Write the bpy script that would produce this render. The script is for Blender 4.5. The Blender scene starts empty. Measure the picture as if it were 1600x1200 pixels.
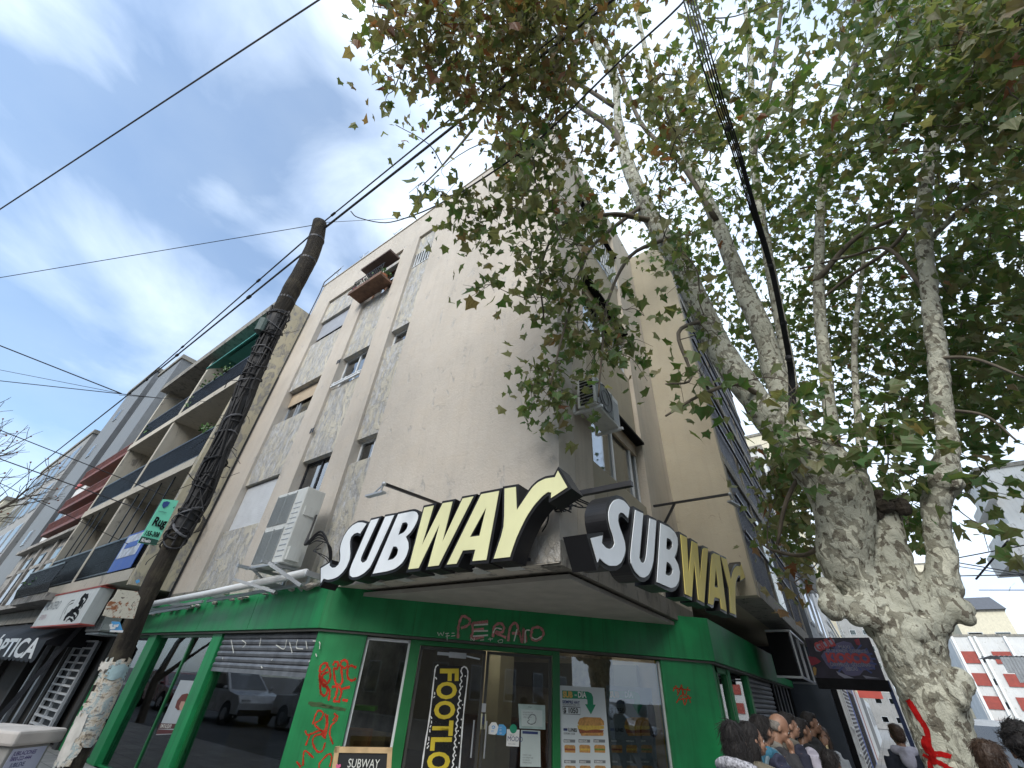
import bpy, bmesh, math, random
import numpy as np
from mathutils import Vector, Matrix, noise as mnoise
from mathutils.geometry import tessellate_polygon
random.seed(7)
S = bpy.context.scene
COL = S.collection
PI = math.pi

# ---------------------------------------------------------------- camera
PITCH, ROLL, AZ, FPX = math.radians(36.560), math.radians(4.129), math.radians(-37.640), 647.64
EYE = Vector((0, 0, 1.6))
FW = Vector((math.sin(AZ)*math.cos(PITCH), math.cos(AZ)*math.cos(PITCH), math.sin(PITCH)))
_r0 = Vector((math.cos(AZ), -math.sin(AZ), 0)); _u0 = _r0.cross(FW)
RT = math.cos(ROLL)*_r0 + math.sin(ROLL)*_u0
UP = -math.sin(ROLL)*_r0 + math.cos(ROLL)*_u0
cd = bpy.data.cameras.new('camera'); cam = bpy.data.objects.new('camera', cd); COL.objects.link(cam)
cam.matrix_world = Matrix(((RT.x, UP.x, -FW.x, EYE.x), (RT.y, UP.y, -FW.y, EYE.y), (RT.z, UP.z, -FW.z, EYE.z), (0, 0, 0, 1)))
cd.sensor_fit = 'HORIZONTAL'; cd.sensor_width = 36; cd.lens = 36*FPX/1600; cd.clip_end = 3000; cd.clip_start = 0.05
S.camera = cam

# ---------------------------------------------------------------- sky, sun, exposure
SUN_EL, SUN_AZ = math.radians(36), math.radians(168)      # azimuth measured from +Y towards +X
w = bpy.data.worlds.new('World'); S.world = w; w.use_nodes = True
nt = w.node_tree; N = nt.nodes; L = nt.links; N.clear()
out = N.new('ShaderNodeOutputWorld'); bg = N.new('ShaderNodeBackground'); bg.inputs['Strength'].default_value = 0.13
L.new(bg.outputs[0], out.inputs[0])
sky = N.new('ShaderNodeTexSky'); sky.sky_type = 'NISHITA'; sky.sun_disc = False
sky.sun_elevation = SUN_EL; sky.sun_rotation = SUN_AZ; sky.air_density = 1.0; sky.dust_density = 1.2; sky.ozone_density = 1.6
tc = N.new('ShaderNodeTexCoord')
mp = N.new('ShaderNodeMapping'); mp.inputs['Scale'].default_value = (1, 1, 1.9); mp.inputs['Location'].default_value = (3.1, 1.7, .4)
L.new(tc.outputs['Generated'], mp.inputs[0])
n1 = N.new('ShaderNodeTexNoise'); n1.inputs['Scale'].default_value = 2.3; n1.inputs['Detail'].default_value = 7; n1.inputs['Roughness'].default_value = .52; n1.inputs['Distortion'].default_value = .35
L.new(mp.outputs[0], n1.inputs['Vector'])
# cloud cover thickens towards the north-east half of the sky
dt = N.new('ShaderNodeVectorMath'); dt.operation = 'DOT_PRODUCT'; dt.inputs[1].default_value = (.55, .5, .45)
L.new(tc.outputs['Generated'], dt.inputs[0])
ma = N.new('ShaderNodeMath'); ma.operation = 'MULTIPLY_ADD'; ma.inputs[1].default_value = .20; L.new(dt.outputs['Value'], ma.inputs[0]); L.new(n1.outputs['Fac'], ma.inputs[2])
# a clearer patch of sky over the street to the north-west
d2 = N.new('ShaderNodeVectorMath'); d2.operation = 'DOT_PRODUCT'; _q = (FW*FPX+RT*(300-800)-UP*(430-600)).normalized(); d2.inputs[1].default_value = tuple(_q); L.new(tc.outputs['Generated'], d2.inputs[0])
r2_ = N.new('ShaderNodeMapRange'); r2_.interpolation_type = 'SMOOTHSTEP'; r2_.inputs['From Min'].default_value = .82; r2_.inputs['From Max'].default_value = .99; r2_.inputs['To Min'].default_value = 0; r2_.inputs['To Max'].default_value = .115; L.new(d2.outputs['Value'], r2_.inputs['Value'])
sb_ = N.new('ShaderNodeMath'); sb_.operation = 'SUBTRACT'; L.new(ma.outputs[0], sb_.inputs[0]); L.new(r2_.outputs[0], sb_.inputs[1])
cr = N.new('ShaderNodeValToRGB'); cr.color_ramp.elements[0].position = .28; cr.color_ramp.elements[1].position = .60
cr.color_ramp.elements[0].color = (.20,)*3+(1,); cr.color_ramp.elements[1].color = (1,)*4
L.new(sb_.outputs[0], cr.inputs[0])
n2 = N.new('ShaderNodeTexNoise'); n2.inputs['Scale'].default_value = 4.6; n2.inputs['Detail'].default_value = 6
L.new(mp.outputs[0], n2.inputs['Vector'])
cc = N.new('ShaderNodeValToRGB'); cc.color_ramp.elements[0].position = .35; cc.color_ramp.elements[1].position = .68
cc.color_ramp.elements[0].color = (4.9, 5.9, 7.5, 1); cc.color_ramp.elements[1].color = (6.6, 7.5, 8.5, 1)
L.new(n2.outputs['Fac'], cc.inputs[0])
tint = N.new('ShaderNodeMix'); tint.data_type = 'RGBA'; tint.blend_type = 'MULTIPLY'; tint.inputs[0].default_value = 1
tint.inputs[7].default_value = (1.05, 1.25, 1.32, 1); L.new(sky.outputs[0], tint.inputs[6])
mx = N.new('ShaderNodeMix'); mx.data_type = 'RGBA'
L.new(cr.outputs[0], mx.inputs[0]); L.new(tint.outputs[2], mx.inputs[6]); L.new(cc.outputs[0], mx.inputs[7])
L.new(mx.outputs[2], bg.inputs[0])
sl = bpy.data.lights.new('sun', 'SUN'); sl.energy = 2.0; sl.angle = math.radians(34); sl.color = (1, .95, .88)
so = bpy.data.objects.new('sun', sl); COL.objects.link(so)
sd = Vector((math.sin(SUN_AZ)*math.cos(SUN_EL), math.cos(SUN_AZ)*math.cos(SUN_EL), math.sin(SUN_EL)))
so.rotation_euler = sd.to_track_quat('Z', 'Y').to_euler(); so.location = sd*30
S.view_settings.view_transform = 'Standard'; S.view_settings.look = 'None'; S.view_settings.gamma = 1; S.view_settings.exposure = 0.62
S.render.resolution_x = 1024; S.render.resolution_y = 768
S.render.engine = 'CYCLES'
S.cycles.max_bounces = 8; S.cycles.transparent_max_bounces = 12

# ---------------------------------------------------------------- helpers
def ray(x, y): return FW*FPX + RT*(x-800) - UP*(y-600)
def on(x, y, axis, val):
    r = ray(x, y); return EYE + r*((val-EYE[axis])/r[axis])
def onp(x, y, p, n):
    r = ray(x, y); return EYE + r*(((Vector(p)-EYE).dot(n))/r.dot(n))
def perp_scale(p):                      # metres per photo pixel at a point
    v = Vector(p)-EYE; return v.dot(FW)/FPX

def catmull(pts, n=6):
    pts = [Vector(p) for p in pts]
    if len(pts) < 3: return pts
    P = [pts[0]*2-pts[1]]+pts+[pts[-1]*2-pts[-2]]; out = []
    for i in range(1, len(P)-2):
        for k in range(n):
            t = k/n; a, b, c, d = P[i-1], P[i], P[i+1], P[i+2]
            out.append(.5*((2*b)+(c-a)*t+(2*a-5*b+4*c-d)*t*t+(3*b-a-3*c+d)*t**3))
    out.append(pts[-1]); return out

class MB:
    def __init__(s): s.v = []; s.f = []; s.uvs = None
    def add(s, vs, fs):
        o = len(s.v); s.v += [tuple(v) for v in vs]; s.f += [tuple(i+o for i in f) for f in fs]; return s
    def box(s, x0, x1, y0, y1, z0, z1):
        if x0 > x1: x0, x1 = x1, x0
        if y0 > y1: y0, y1 = y1, y0
        if z0 > z1: z0, z1 = z1, z0
        return s.add([(x0,y0,z0),(x1,y0,z0),(x1,y1,z0),(x0,y1,z0),(x0,y0,z1),(x1,y0,z1),(x1,y1,z1),(x0,y1,z1)],
            [(3,2,1,0),(4,5,6,7),(0,1,5,4),(1,2,6,5),(2,3,7,6),(3,0,4,7)])
    def obox(s, c, ax, ay, az):          # centre and three half-extent vectors
        c = Vector(c); ax = Vector(ax); ay = Vector(ay); az = Vector(az)
        vs = [c+i*ax+j*ay+k*az for k in (-1, 1) for (i, j) in ((-1,-1),(1,-1),(1,1),(-1,1))]
        return s.add(vs, [(3,2,1,0),(4,5,6,7),(0,1,5,4),(1,2,6,5),(2,3,7,6),(3,0,4,7)])
    def bar(s, a, b, w, h=None, up=(0, 0, 1)):
        a = Vector(a); b = Vector(b); h = h or w; d = b-a; l = d.length
        if l < 1e-6: return s
        d /= l; u = Vector(up)
        if abs(d.dot(u)) > .98: u = Vector((1, 0, 0))
        r = d.cross(u).normalized(); u = r.cross(d)
        return s.obox((a+b)/2, r*w/2, d*l/2, u*h/2)
    def prism(s, loops, t):              # planar outline (first loop) with holes, extruded by vector t
        t = Vector(t); loops = [[Vector(p) for p in l] for l in loops]
        flat = [p for l in loops for p in l]
        tris = tessellate_polygon(loops)
        n = len(flat)
        fs = [tuple(x) for x in tris]+[tuple(i+n for i in x[::-1]) for x in tris]
        o = 0
        for l in loops:
            m = len(l)
            for i in range(m): j = (i+1) % m; fs.append((o+i, o+j, o+j+n, o+i+n))
            o += m
        return s.add(flat+[p+t for p in flat], fs)
    def sheet(s, pts):
        pts = [Vector(p) for p in pts]; tris = tessellate_polygon([pts]); return s.add(pts, [tuple(t) for t in tris])
    def tube(s, pts, r, seg=8, cap=True, wob=0, seed=0):
        pts = [Vector(p) for p in pts]; n = len(pts)
        rs = r if isinstance(r, (list, tuple)) else [r]*n
        o = len(s.v); prev = None
        for i, p in enumerate(pts):
            d = (pts[min(i+1, n-1)]-pts[max(i-1, 0)])
            d = d.normalized() if d.length > 1e-9 else Vector((0, 0, 1))
            if prev is None:
                a = Vector((0, 0, 1)) if abs(d.z) < .9 else Vector((1, 0, 0)); u = d.cross(a).normalized()
            else:
                u = prev-d*prev.dot(d); u = u.normalized() if u.length > 1e-6 else d.orthogonal().normalized()
            prev = u; v = d.cross(u)
            for k in range(seg):
                a = 2*PI*k/seg; rr = rs[i]
                q = u*math.cos(a)+v*math.sin(a)
                if wob: rr *= 1+wob*mnoise.noise((p+q*rr)*3.1+Vector((seed, 0, 0)))+wob*.5*mnoise.noise((p+q*rr)*8+Vector((seed, 3, 0)))
                s.v.append(tuple(p+q*rr))
        for i in range(n-1):
            for k in range(seg):
                a = o+i*seg+k; b = o+i*seg+(k+1) % seg; s.f.append((a, b, b+seg, a+seg))
        if cap:
            s.f.append(tuple(o+k for k in range(seg))[::-1]); s.f.append(tuple(o+(n-1)*seg+k for k in range(seg)))
        return s
    def ball(s, c, r, seg=12, rings=8, wob=0):
        c = Vector(c); r = Vector(r) if not isinstance(r, (int, float)) else Vector((r, r, r)); o = len(s.v)
        for i in range(rings+1):
            th = PI*i/rings
            for k in range(seg):
                a = 2*PI*k/seg; q = Vector((math.sin(th)*math.cos(a)*r.x, math.sin(th)*math.sin(a)*r.y, math.cos(th)*r.z))
                if wob: q *= 1+wob*mnoise.noise((c+q)*6)
                s.v.append(tuple(c+q))
        for i in range(rings):
            for k in range(seg):
                a = o+i*seg+k; b = o+i*seg+(k+1) % seg; s.f.append((a, a+seg, b+seg, b))
        return s
    def mesh(s, name, m=None, smooth=False):
        me = bpy.data.meshes.new(name); me.from_pydata(s.v, [], s.f); me.validate()
        bm = bmesh.new(); bm.from_mesh(me)
        bmesh.ops.recalc_face_normals(bm, faces=bm.faces); bm.to_mesh(me); bm.free()
        if m: me.materials.append(m)
        if smooth:
            for p in me.polygons: p.use_smooth = True
        me.update(); return me
    def build_each(s, name, m=None, parent=None, smooth=False):   # every separate piece becomes a part of its own
        p = list(range(len(s.v)))
        def fd(i):
            while p[i] != i: p[i] = p[p[i]]; i = p[i]
            return i
        for f in s.f:
            for i in f[1:]: p[fd(i)] = fd(f[0])
        g = {}
        for f in s.f: g.setdefault(fd(f[0]), []).append(f)
        res = []
        for fs in g.values():
            ids = sorted({i for f in fs for i in f}); mp_ = {i: k for k, i in enumerate(ids)}
            q = MB(); q.v = [s.v[i] for i in ids]; q.f = [tuple(mp_[i] for i in f) for f in fs]; res.append(q.build(name, m, parent, smooth))
        return res
    def build(s, name, m=None, parent=None, smooth=False):
        o = bpy.data.objects.new(name, s.mesh(name, m, smooth)); COL.objects.link(o)
        if parent is not None: put(o, parent)
        return o

def put(o, parent):
    o.parent = parent
    if parent.type == 'EMPTY': o.matrix_parent_inverse = Matrix.LocRotScale(parent.location, parent.rotation_euler, None).inverted()
def tag(o, label=None, cat=None, group=None, kind=None):
    if label: o['label'] = label
    if cat: o['category'] = cat
    if group: o['group'] = group
    if kind: o['kind'] = kind
    return o
def thing(name, label, cat, loc=(0, 0, 0), group=None, rz=0):
    o = bpy.data.objects.new(name, None); COL.objects.link(o); o.location = loc; o.rotation_euler = (0, 0, rz)
    o.empty_display_size = .2
    return tag(o, label, cat, group)
def copy_tree(o, parent=None):
    c = o.copy(); COL.objects.link(c)
    if parent is not None: c.parent = parent; c.matrix_parent_inverse = o.matrix_parent_inverse.copy()
    for ch in [x for x in bpy.data.objects if x.parent == o]: copy_tree(ch, c)
    return c
def bevel(o, w=.01, seg=2):
    b = o.modifiers.new('bevel', 'BEVEL'); b.width = w; b.segments = seg; b.limit_method = 'ANGLE'; b.angle_limit = math.radians(40)
    return o

def text_mesh(body, size, origin, right, up, thick=.0, name='lettering', m=None, parent=None, bold=0.0, align='LEFT', sx=1.0, shear=0.0, spacing=1.0, proud=.004):
    cu = bpy.data.curves.new('t', 'FONT'); cu.body = body; cu.size = size; cu.offset = bold*size; cu.align_x = align; cu.align_y = 'CENTER'
    cu.extrude = thick/2; cu.resolution_u = 3; cu.shear = shear; cu.space_character = spacing
    ob = bpy.data.objects.new('t', cu); COL.objects.link(ob)
    dg = bpy.context.evaluated_depsgraph_get(); me = bpy.data.meshes.new_from_object(ob.evaluated_get(dg))
    bpy.data.objects.remove(ob); bpy.data.curves.remove(cu)
    r = Vector(right).normalized(); u = Vector(up).normalized(); n = r.cross(u).normalized(); o = Vector(origin)+n*(proud+thick/2)
    for v in me.vertices: c = v.co.copy(); v.co = o+r*c.x*sx+u*c.y+n*c.z
    me.materials.clear(); me.materials.append(m); me.name = name
    q = bpy.data.objects.new(name, me); COL.objects.link(q)
    if parent is not None: put(q, parent)
    return q
def stroke(mb, pts, w, n, smooth=4):     # flat painted stroke lying on a plane with normal n
    n = Vector(n).normalized(); P = catmull(pts, smooth) if len(pts) > 2 else [Vector(p) for p in pts]
    L_ = []; R_ = []
    for i, p in enumerate(P):
        d = (P[min(i+1, len(P)-1)]-P[max(i-1, 0)])
        if d.length < 1e-7: d = Vector((1, 0, 0))
        s_ = d.normalized().cross(n)*w/2*(1+.25*math.sin(i*1.7)); L_.append(p+s_); R_.append(p-s_)
    m = len(P); mb.add(L_+R_, [(i, i+1, i+1+m, i+m) for i in range(m-1)])

# ---------------------------------------------------------------- materials
MATS = {}
def newmat(name):
    m = bpy.data.materials.new(name); m.use_nodes = True; m.node_tree.nodes.clear(); return m, m.node_tree.nodes, m.node_tree.links
def ramp(N, L, src, pos, cols):
    c = N.new('ShaderNodeValToRGB')
    while len(c.color_ramp.elements) < len(pos): c.color_ramp.elements.new(.5)
    for e, p, q in zip(c.color_ramp.elements, pos, cols):
        e.position = p; e.color = (tuple(q)+(1,)) if hasattr(q, '__len__') else (q, q, q, 1)
    L.new(src, c.inputs[0]); return c.outputs[0]
def mixc(N, L, fac, a, b, mode='MIX'):
    x = N.new('ShaderNodeMix'); x.data_type = 'RGBA'; x.blend_type = mode
    for i, q in ((0, fac), (6, a), (7, b)):
        if hasattr(q, 'is_linked') or hasattr(q, 'links'): L.new(q, x.inputs[i])
        elif hasattr(q, '__len__'): x.inputs[i].default_value = tuple(q)+(1,)
        else: x.inputs[i].default_value = q
    return x.outputs[2]
def noi(N, L, vec, scale, detail=4, rough=.55, dist=0):
    n = N.new('ShaderNodeTexNoise'); n.inputs['Scale'].default_value = scale; n.inputs['Detail'].default_value = detail
    n.inputs['Roughness'].default_value = rough; n.inputs['Distortion'].default_value = dist; L.new(vec, n.inputs['Vector']); return n.outputs['Fac']
def coords(N, L, scale=(1, 1, 1), rot=(0, 0, 0)):
    t = N.new('ShaderNodeTexCoord'); m = N.new('ShaderNodeMapping'); m.inputs['Scale'].default_value = scale; m.inputs['Rotation'].default_value = rot
    L.new(t.outputs['Object'], m.inputs[0]); return m.outputs[0]
def finish(m, N, L, col, rough=.6, metal=0, bump=None, bstr=.3, bdist=.02, spec=.5, coat=0, trans=0):
    o = N.new('ShaderNodeOutputMaterial'); b = N.new('ShaderNodeBsdfPrincipled'); L.new(b.outputs[0], o.inputs[0])
    if hasattr(col, 'links'): L.new(col, b.inputs['Base Color'])
    else: b.inputs['Base Color'].default_value = tuple(col)+(1,)
    if hasattr(rough, 'links'): L.new(rough, b.inputs['Roughness'])
    else: b.inputs['Roughness'].default_value = rough
    b.inputs['Metallic'].default_value = metal; b.inputs['Specular IOR Level'].default_value = spec; b.inputs['Coat Weight'].default_value = coat
    if bump is not None:
        k = N.new('ShaderNodeBump'); k.inputs['Strength'].default_value = bstr; k.inputs['Distance'].default_value = bdist; L.new(bump, k.inputs['Height']); L.new(k.outputs[0], b.inputs['Normal'])
    return m
def M(name, col, rough=.6, metal=0, var=.15, scale=3, bump=.15, bscale=30, bdist=.01, spec=.5, coat=0, streak=0, col2=None):
    if name in MATS: return MATS[name]
    m, N, L = newmat(name); v = coords(N, L)
    n = noi(N, L, v, scale, 5); d = tuple(c*(1-var) for c in col); l = tuple(min(1, c*(1+var)) for c in col)
    c = ramp(N, L, n, (.3, .7), (col2 or d, l))
    if streak:
        vs = coords(N, L, (5, 5, .35)); s_ = noi(N, L, vs, 2.2, 5, .6)
        f = ramp(N, L, s_, (.48, .75), (0, streak)); c = mixc(N, L, f, c, tuple(x*.35 for x in col))
    bh = noi(N, L, v, bscale, 4)
    rr = ramp(N, L, n, (.3, .7), (max(0, rough-.08), min(1, rough+.08)))
    MATS[name] = finish(m, N, L, c, rr, metal, bh, bump, bdist, spec, coat); return m

def plaster(name, base, patch=None, amt=.0, bumpy=.35, streak=.25, dk=.72):
    m, N, L = newmat(name); v = coords(N, L); big = noi(N, L, v, .55, 5, .6); mid = noi(N, L, v, 2.4, 6, .65, .6)
    c = ramp(N, L, big, (.3, .7), (tuple(x*.88 for x in base), tuple(min(1, x*1.1) for x in base)))
    c = mixc(N, L, ramp(N, L, mid, (.45, .62), (0, .28)), c, (base[0]*1.04, base[1]*.99, base[2]*.92))
    fine = noi(N, L, v, 38, 5, .7); h = fine
    if patch:
        vs = coords(N, L, (1, 1, .45)); p = noi(N, L, vs, 3.3, 8, .68, 1.2)
        t = .62-amt*.25; f = ramp(N, L, p, (t-.025, t+.02), (0, 1)); f2 = ramp(N, L, noi(N, L, vs, 9, 6, .7, .8), (.42, .55), (.25, 1))
        ff = N.new('ShaderNodeMath'); ff.operation = 'MULTIPLY'; L.new(f, ff.inputs[0]); L.new(f2, ff.inputs[1])
        pc = ramp(N, L, noi(N, L, vs, 7, 5, .7), (.35, .65), (tuple(x*dk for x in patch), patch))
        c = mixc(N, L, ff.outputs[0], c, pc)
        hh = N.new('ShaderNodeMath'); hh.operation = 'MULTIPLY_ADD'; hh.inputs[1].default_value = -1.2; L.new(ff.outputs[0], hh.inputs[0]); L.new(fine, hh.inputs[2]); h = hh.outputs[0]
    if streak:
        st = noi(N, L, coords(N, L, (4, 4, .22)), 1.6, 6, .65); c = mixc(N, L, ramp(N, L, st, (.5, .78), (0, streak)), c, tuple(x*.45 for x in base))
    # trowelled relief and fine cracks
    n3 = noi(N, L, v, 5, 6, .6, 1.5); a = N.new('ShaderNodeMath'); a.operation = 'MULTIPLY_ADD'; a.inputs[1].default_value = 1.1; L.new(n3, a.inputs[0]); L.new(h, a.inputs[2])
    cn = noi(N, L, v, 1.15, 9, .62, .9); ck = N.new('ShaderNodeMath'); ck.operation = 'SUBTRACT'; ck.inputs[1].default_value = .5; L.new(cn, ck.inputs[0])
    ab = N.new('ShaderNodeMath'); ab.operation = 'ABSOLUTE'; L.new(ck.outputs[0], ab.inputs[0])
    cf = ramp(N, L, ab.outputs[0], (.0, .0022), (.14, 0)); c = mixc(N, L, cf, c, tuple(x*.35 for x in base))
    MATS[name] = finish(m, N, L, c, .88, 0, a.outputs[0], bumpy, .02, .2); return m

def glassmat(name, tint=(.75, .8, .8), refl=1.0):
    m, N, L = newmat(name); o = N.new('ShaderNodeOutputMaterial'); t = N.new('ShaderNodeBsdfTransparent'); t.inputs[0].default_value = tuple(tint)+(1,)
    g = N.new('ShaderNodeBsdfGlossy'); g.inputs['Roughness'].default_value = .01; g.inputs[0].default_value = (.95, .97, 1, 1)
    f = N.new('ShaderNodeFresnel'); f.inputs[0].default_value = 1.55
    k = N.new('ShaderNodeMath'); k.operation = 'MULTIPLY_ADD'; k.inputs[1].default_value = refl; k.inputs[2].default_value = .03; k.use_clamp = True; L.new(f.outputs[0], k.inputs[0])
    v = coords(N, L); b = N.new('ShaderNodeBump'); b.inputs['Strength'].default_value = .03; b.inputs['Distance'].default_value = .02; L.new(noi(N, L, v, 1.3, 1), b.inputs['Height']); L.new(b.outputs[0], g.inputs['Normal'])
    mx = N.new('ShaderNodeMixShader'); L.new(k.outputs[0], mx.inputs[0]); L.new(t.outputs[0], mx.inputs[1]); L.new(g.outputs[0], mx.inputs[2]); L.new(mx.outputs[0], o.inputs[0])
    MATS[name] = m; return m
# ---------------------------------------------------------------- material set
WALL = plaster('wall_plaster', (.54, .492, .43), (.55, .52, .48), .0, .45, .16)
WALLB = plaster('side_plaster', (.55, .49, .41), None, 0, .5, .35)
PEEL = plaster('peeling_paint', (.57, .535, .45), (.62, .62, .62), .62, .7, .5, dk=.48)
PEELW = plaster('peeling_band', (.50, .46, .40), (.68, .66, .62), .5, .8, .3)
YEL = plaster('yellow_plaster', (.52, .47, .345), (.36, .345, .32), .42, .4, .45)
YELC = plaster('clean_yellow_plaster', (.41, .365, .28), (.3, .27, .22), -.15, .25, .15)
CONC = plaster('old_concrete', (.26, .245, .215), (.16, .15, .14), .25, .5, .7)
SOFF = plaster('soffit_plaster', (.60, .555, .48), (.33, .31, .28), .2, .25, 0)
GREEN = M('green_paint', (.012, .25, .078), .45, var=.24, scale=1.6, bump=.10, bscale=9, streak=.5)
GREEND = M('green_frame', (.012, .16, .045), .4, var=.15, scale=2, bump=.05)
WHITEF = M('white_frame', (.68, .70, .71), .45, var=.08, streak=.2)
GREYM = M('grey_metal', (.42, .44, .46), .45, .5, var=.12)
DARKM = M('dark_metal', (.035, .035, .04), .45, .3, var=.3)
BLACK = M('black_metal', (.012, .012, .014), .38, .2, var=.3, bump=.05)
BLK = M('black_matte', (.012, .012, .013), .75, var=.3, spec=.08)
NAVY = M('navy_louvre', (.012, .016, .035), .45, .1, var=.3)
ACW = M('aircon_white', (.62, .63, .60), .5, var=.06, streak=.3)
ACG = M('aircon_grille', (.30, .32, .32), .5, var=.1)
WHT = M('white_paint', (.78, .79, .78), .5, var=.06)
CREAM = M('cream_paint', (.62, .57, .44), .8, var=.1, streak=.3)
RED = M('red_paint', (.40, .06, .045), .6, var=.15)
RUST = M('rusty_metal', (.30, .10, .03), .8, var=.5, scale=9)
BLUE = M('blue_paint', (.03, .10, .42), .5, var=.15)
SKYB = M('light_blue_paint', (.10, .38, .72), .5, var=.08)
YELW = M('yellow_paint', (.62, .48, .03), .5, var=.12)
YWAL = M('mustard_wall', (.50, .36, .05), .8, var=.1)
WOODL = M('pale_wood', (.60, .42, .22), .55, var=.15, scale=9)
BROWN = M('brown_wood', (.18, .08, .035), .55, var=.25, scale=6)
CABLE = M('cable_rubber', (.014, .014, .016), .6, var=.3)
CABLEG = M('grey_cable', (.12, .12, .13), .6, var=.3)
RUBBER = M('rubber', (.02, .02, .02), .8)
FGLASS = glassmat('far_window_glass', (.35, .38, .4), .75)
GLASS = glassmat('shop_glass', (.72, .75, .75), .95)
WGLASS = glassmat('window_glass', (.6, .65, .68), 2.2)
CURT = M('pale_curtain', (.5, .52, .5), .9, var=.2, scale=8)
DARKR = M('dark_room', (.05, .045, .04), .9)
STONE = plaster('old_stone', (.36, .34, .31), (.2, .19, .18), .4, .6, .6)
GREYB = M('grey_cladding', (.16, .165, .17), .6, var=.12, streak=.4)
MINT = M('mint_sign', (.20, .72, .50), .5, var=.08)
LETW = M('letter_white', (.78, .82, .85), .6, var=.05, scale=2, bump=.02, streak=.08)
LETY = M('letter_yellow', (.74, .73, .42), .6, var=.06, scale=2, bump=.02, streak=.08)
LETY2 = M('letter_gold', (.70, .58, .17), .65, var=.06, scale=2, bump=.02, streak=.08)
def spray(name, col, lo=.36, hi=.56, sc=34):
    m, N, L = newmat(name); o = N.new('ShaderNodeOutputMaterial'); t = N.new('ShaderNodeBsdfTransparent'); d = N.new('ShaderNodeBsdfDiffuse'); v = coords(N, L)
    L.new(ramp(N, L, noi(N, L, v, 5, 3), (.3, .7), (tuple(c*.6 for c in col), tuple(min(1, c*1.25) for c in col))), d.inputs[0])
    x = N.new('ShaderNodeMixShader'); L.new(ramp(N, L, noi(N, L, v, sc, 6, .75), (lo, hi), (0, 1)), x.inputs[0]); L.new(t.outputs[0], x.inputs[1]); L.new(d.outputs[0], x.inputs[2]); L.new(x.outputs[0], o.inputs[0]); MATS[name] = m; return m
HALO = spray('red_overspray', (.45, .06, .03), .53, .72, 60); HALOP = spray('pink_overspray', (.40, .16, .16), .5, .7, 60)
SPRAY = spray('red_spray', (.55, .05, .03), .30, .46)
SPRAYP = spray('pink_spray', (.62, .28, .28), .28, .46)
CHALK = M('chalk', (.75, .76, .70), .9, var=.1, scale=40)

ZAX = Vector((0, 0, 1))
# ---------------------------------------------------------------- ground
def ground():
    g = MB().add([(-400, -400, -.02), (400, -400, -.02), (400, 400, -.02), (-400, 400, -.02)], [(0, 1, 2, 3)]).build('road', None)
    m, N, L = newmat('asphalt'); v = coords(N, L)
    c = ramp(N, L, noi(N, L, v, .6, 6, .6), (.3, .7), ((.05, .05, .05), (.09, .09, .088)))
    c = mixc(N, L, ramp(N, L, noi(N, L, v, 60, 3), (.5, .7), (0, .4)), c, (.12, .12, .12))
    finish(m, N, L, c, .85, 0, noi(N, L, v, 45, 4), .5, .01); g.data.materials.append(m)
    tag(g, kind='structure')
    m, N, L = newmat('pavement_tiles'); v = coords(N, L)
    br = N.new('ShaderNodeTexBrick'); br.offset = 0; br.inputs['Scale'].default_value = 1; br.inputs['Brick Width'].default_value = .4; br.inputs['Row Height'].default_value = .4
    br.inputs['Mortar Size'].default_value = .008; br.inputs['Color1'].default_value = (.30, .29, .27, 1); br.inputs['Color2'].default_value = (.24, .235, .225, 1); br.inputs['Mortar'].default_value = (.09, .09, .085, 1)
    L.new(v, br.inputs['Vector']); c = mixc(N, L, ramp(N, L, noi(N, L, v, 1.6, 6, .7), (.4, .7), (0, .5)), br.outputs['Color'], (.14, .13, .12))
    finish(m, N, L, c, .85, 0, br.outputs['Fac'], -.3, .01); MATS['pave'] = m
    # L-shaped pavement round the corner building, cut across the corner
    def pave(pts, nm='pavement'):
        b = MB(); b.prism([[Vector((x, y, -.16)) for x, y in pts]], (0, 0, .16)); o = b.build(nm, m); tag(o, kind='structure'); return o
    pave([(-120, 4.2), (-120, 1.0), (-3.5, 1.0), (-1.5, 1.6), (.6, 3.4), (1.3, 5.0), (1.3, 120), (-2.4, 120), (-2.4, 12), (-3, 12), (-6, 8), (-8, 4.2)])
    pave([(11, -90), (24, -90), (24, -9), (11, -9)]); pave([(11, 4), (40, 4), (40, 120), (11, 120)])
    pave([(-120, -10), (-120, -13), (-2, -13), (-2, -90), (0, -90), (0, -10)])
ground()
# ================================================================ corner building
XB, YA, ZS, ZR = -2.4, 4.2, 2.78, 14.1
A = lambda x, y, v=YA: on(x, y, 1, v)
Bp = lambda x, y, v=XB: on(x, y, 0, v)
CN = Vector((1, -1, 0)).normalized(); CR = Vector((1, 1, 0)).normalized(); CP = Vector((-6.51, 4.2, 0)) + CN*.0
Cc = lambda x, y, off=0: onp(x, y, CP+CN*off, CN)      # chamfer plane, off metres in front of it
bld = thing('corner_building', 'beige plastered corner apartment block over the green shopfront', 'building', (-7, 8, 0))
cols = [(-11.85, -10.0, 12.55), (-9.25, -7.97, 12.72), (-7.28, -6.5, 12.8)]
wmb = MB()
for x0, x1 in ((-13.0, -11.85), (-10.0, -9.25), (-7.97, -7.28), (-6.5, XB)):
    wmb.box(x0, x1, YA, YA+.45, ZS, 12.5)
wmb.box(-13.0, XB, YA, YA+.45, 12.85, ZR)
for i, (x0, x1) in enumerate(((-13.0, -11.85), (-10.0, -9.25), (-7.97, -7.28), (-6.5, XB))): wmb.box(x0, x1, YA, YA+.45, 12.5, 12.85)
for x0, x1, zt in cols: wmb.box(x0, x1, YA, YA+.45, zt, 12.85)
wmb.box(-13.0, -11.85, YA, YA+.45, ZS, 2.9)
front = wmb.build('front_wall', WALL, bld)
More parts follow.
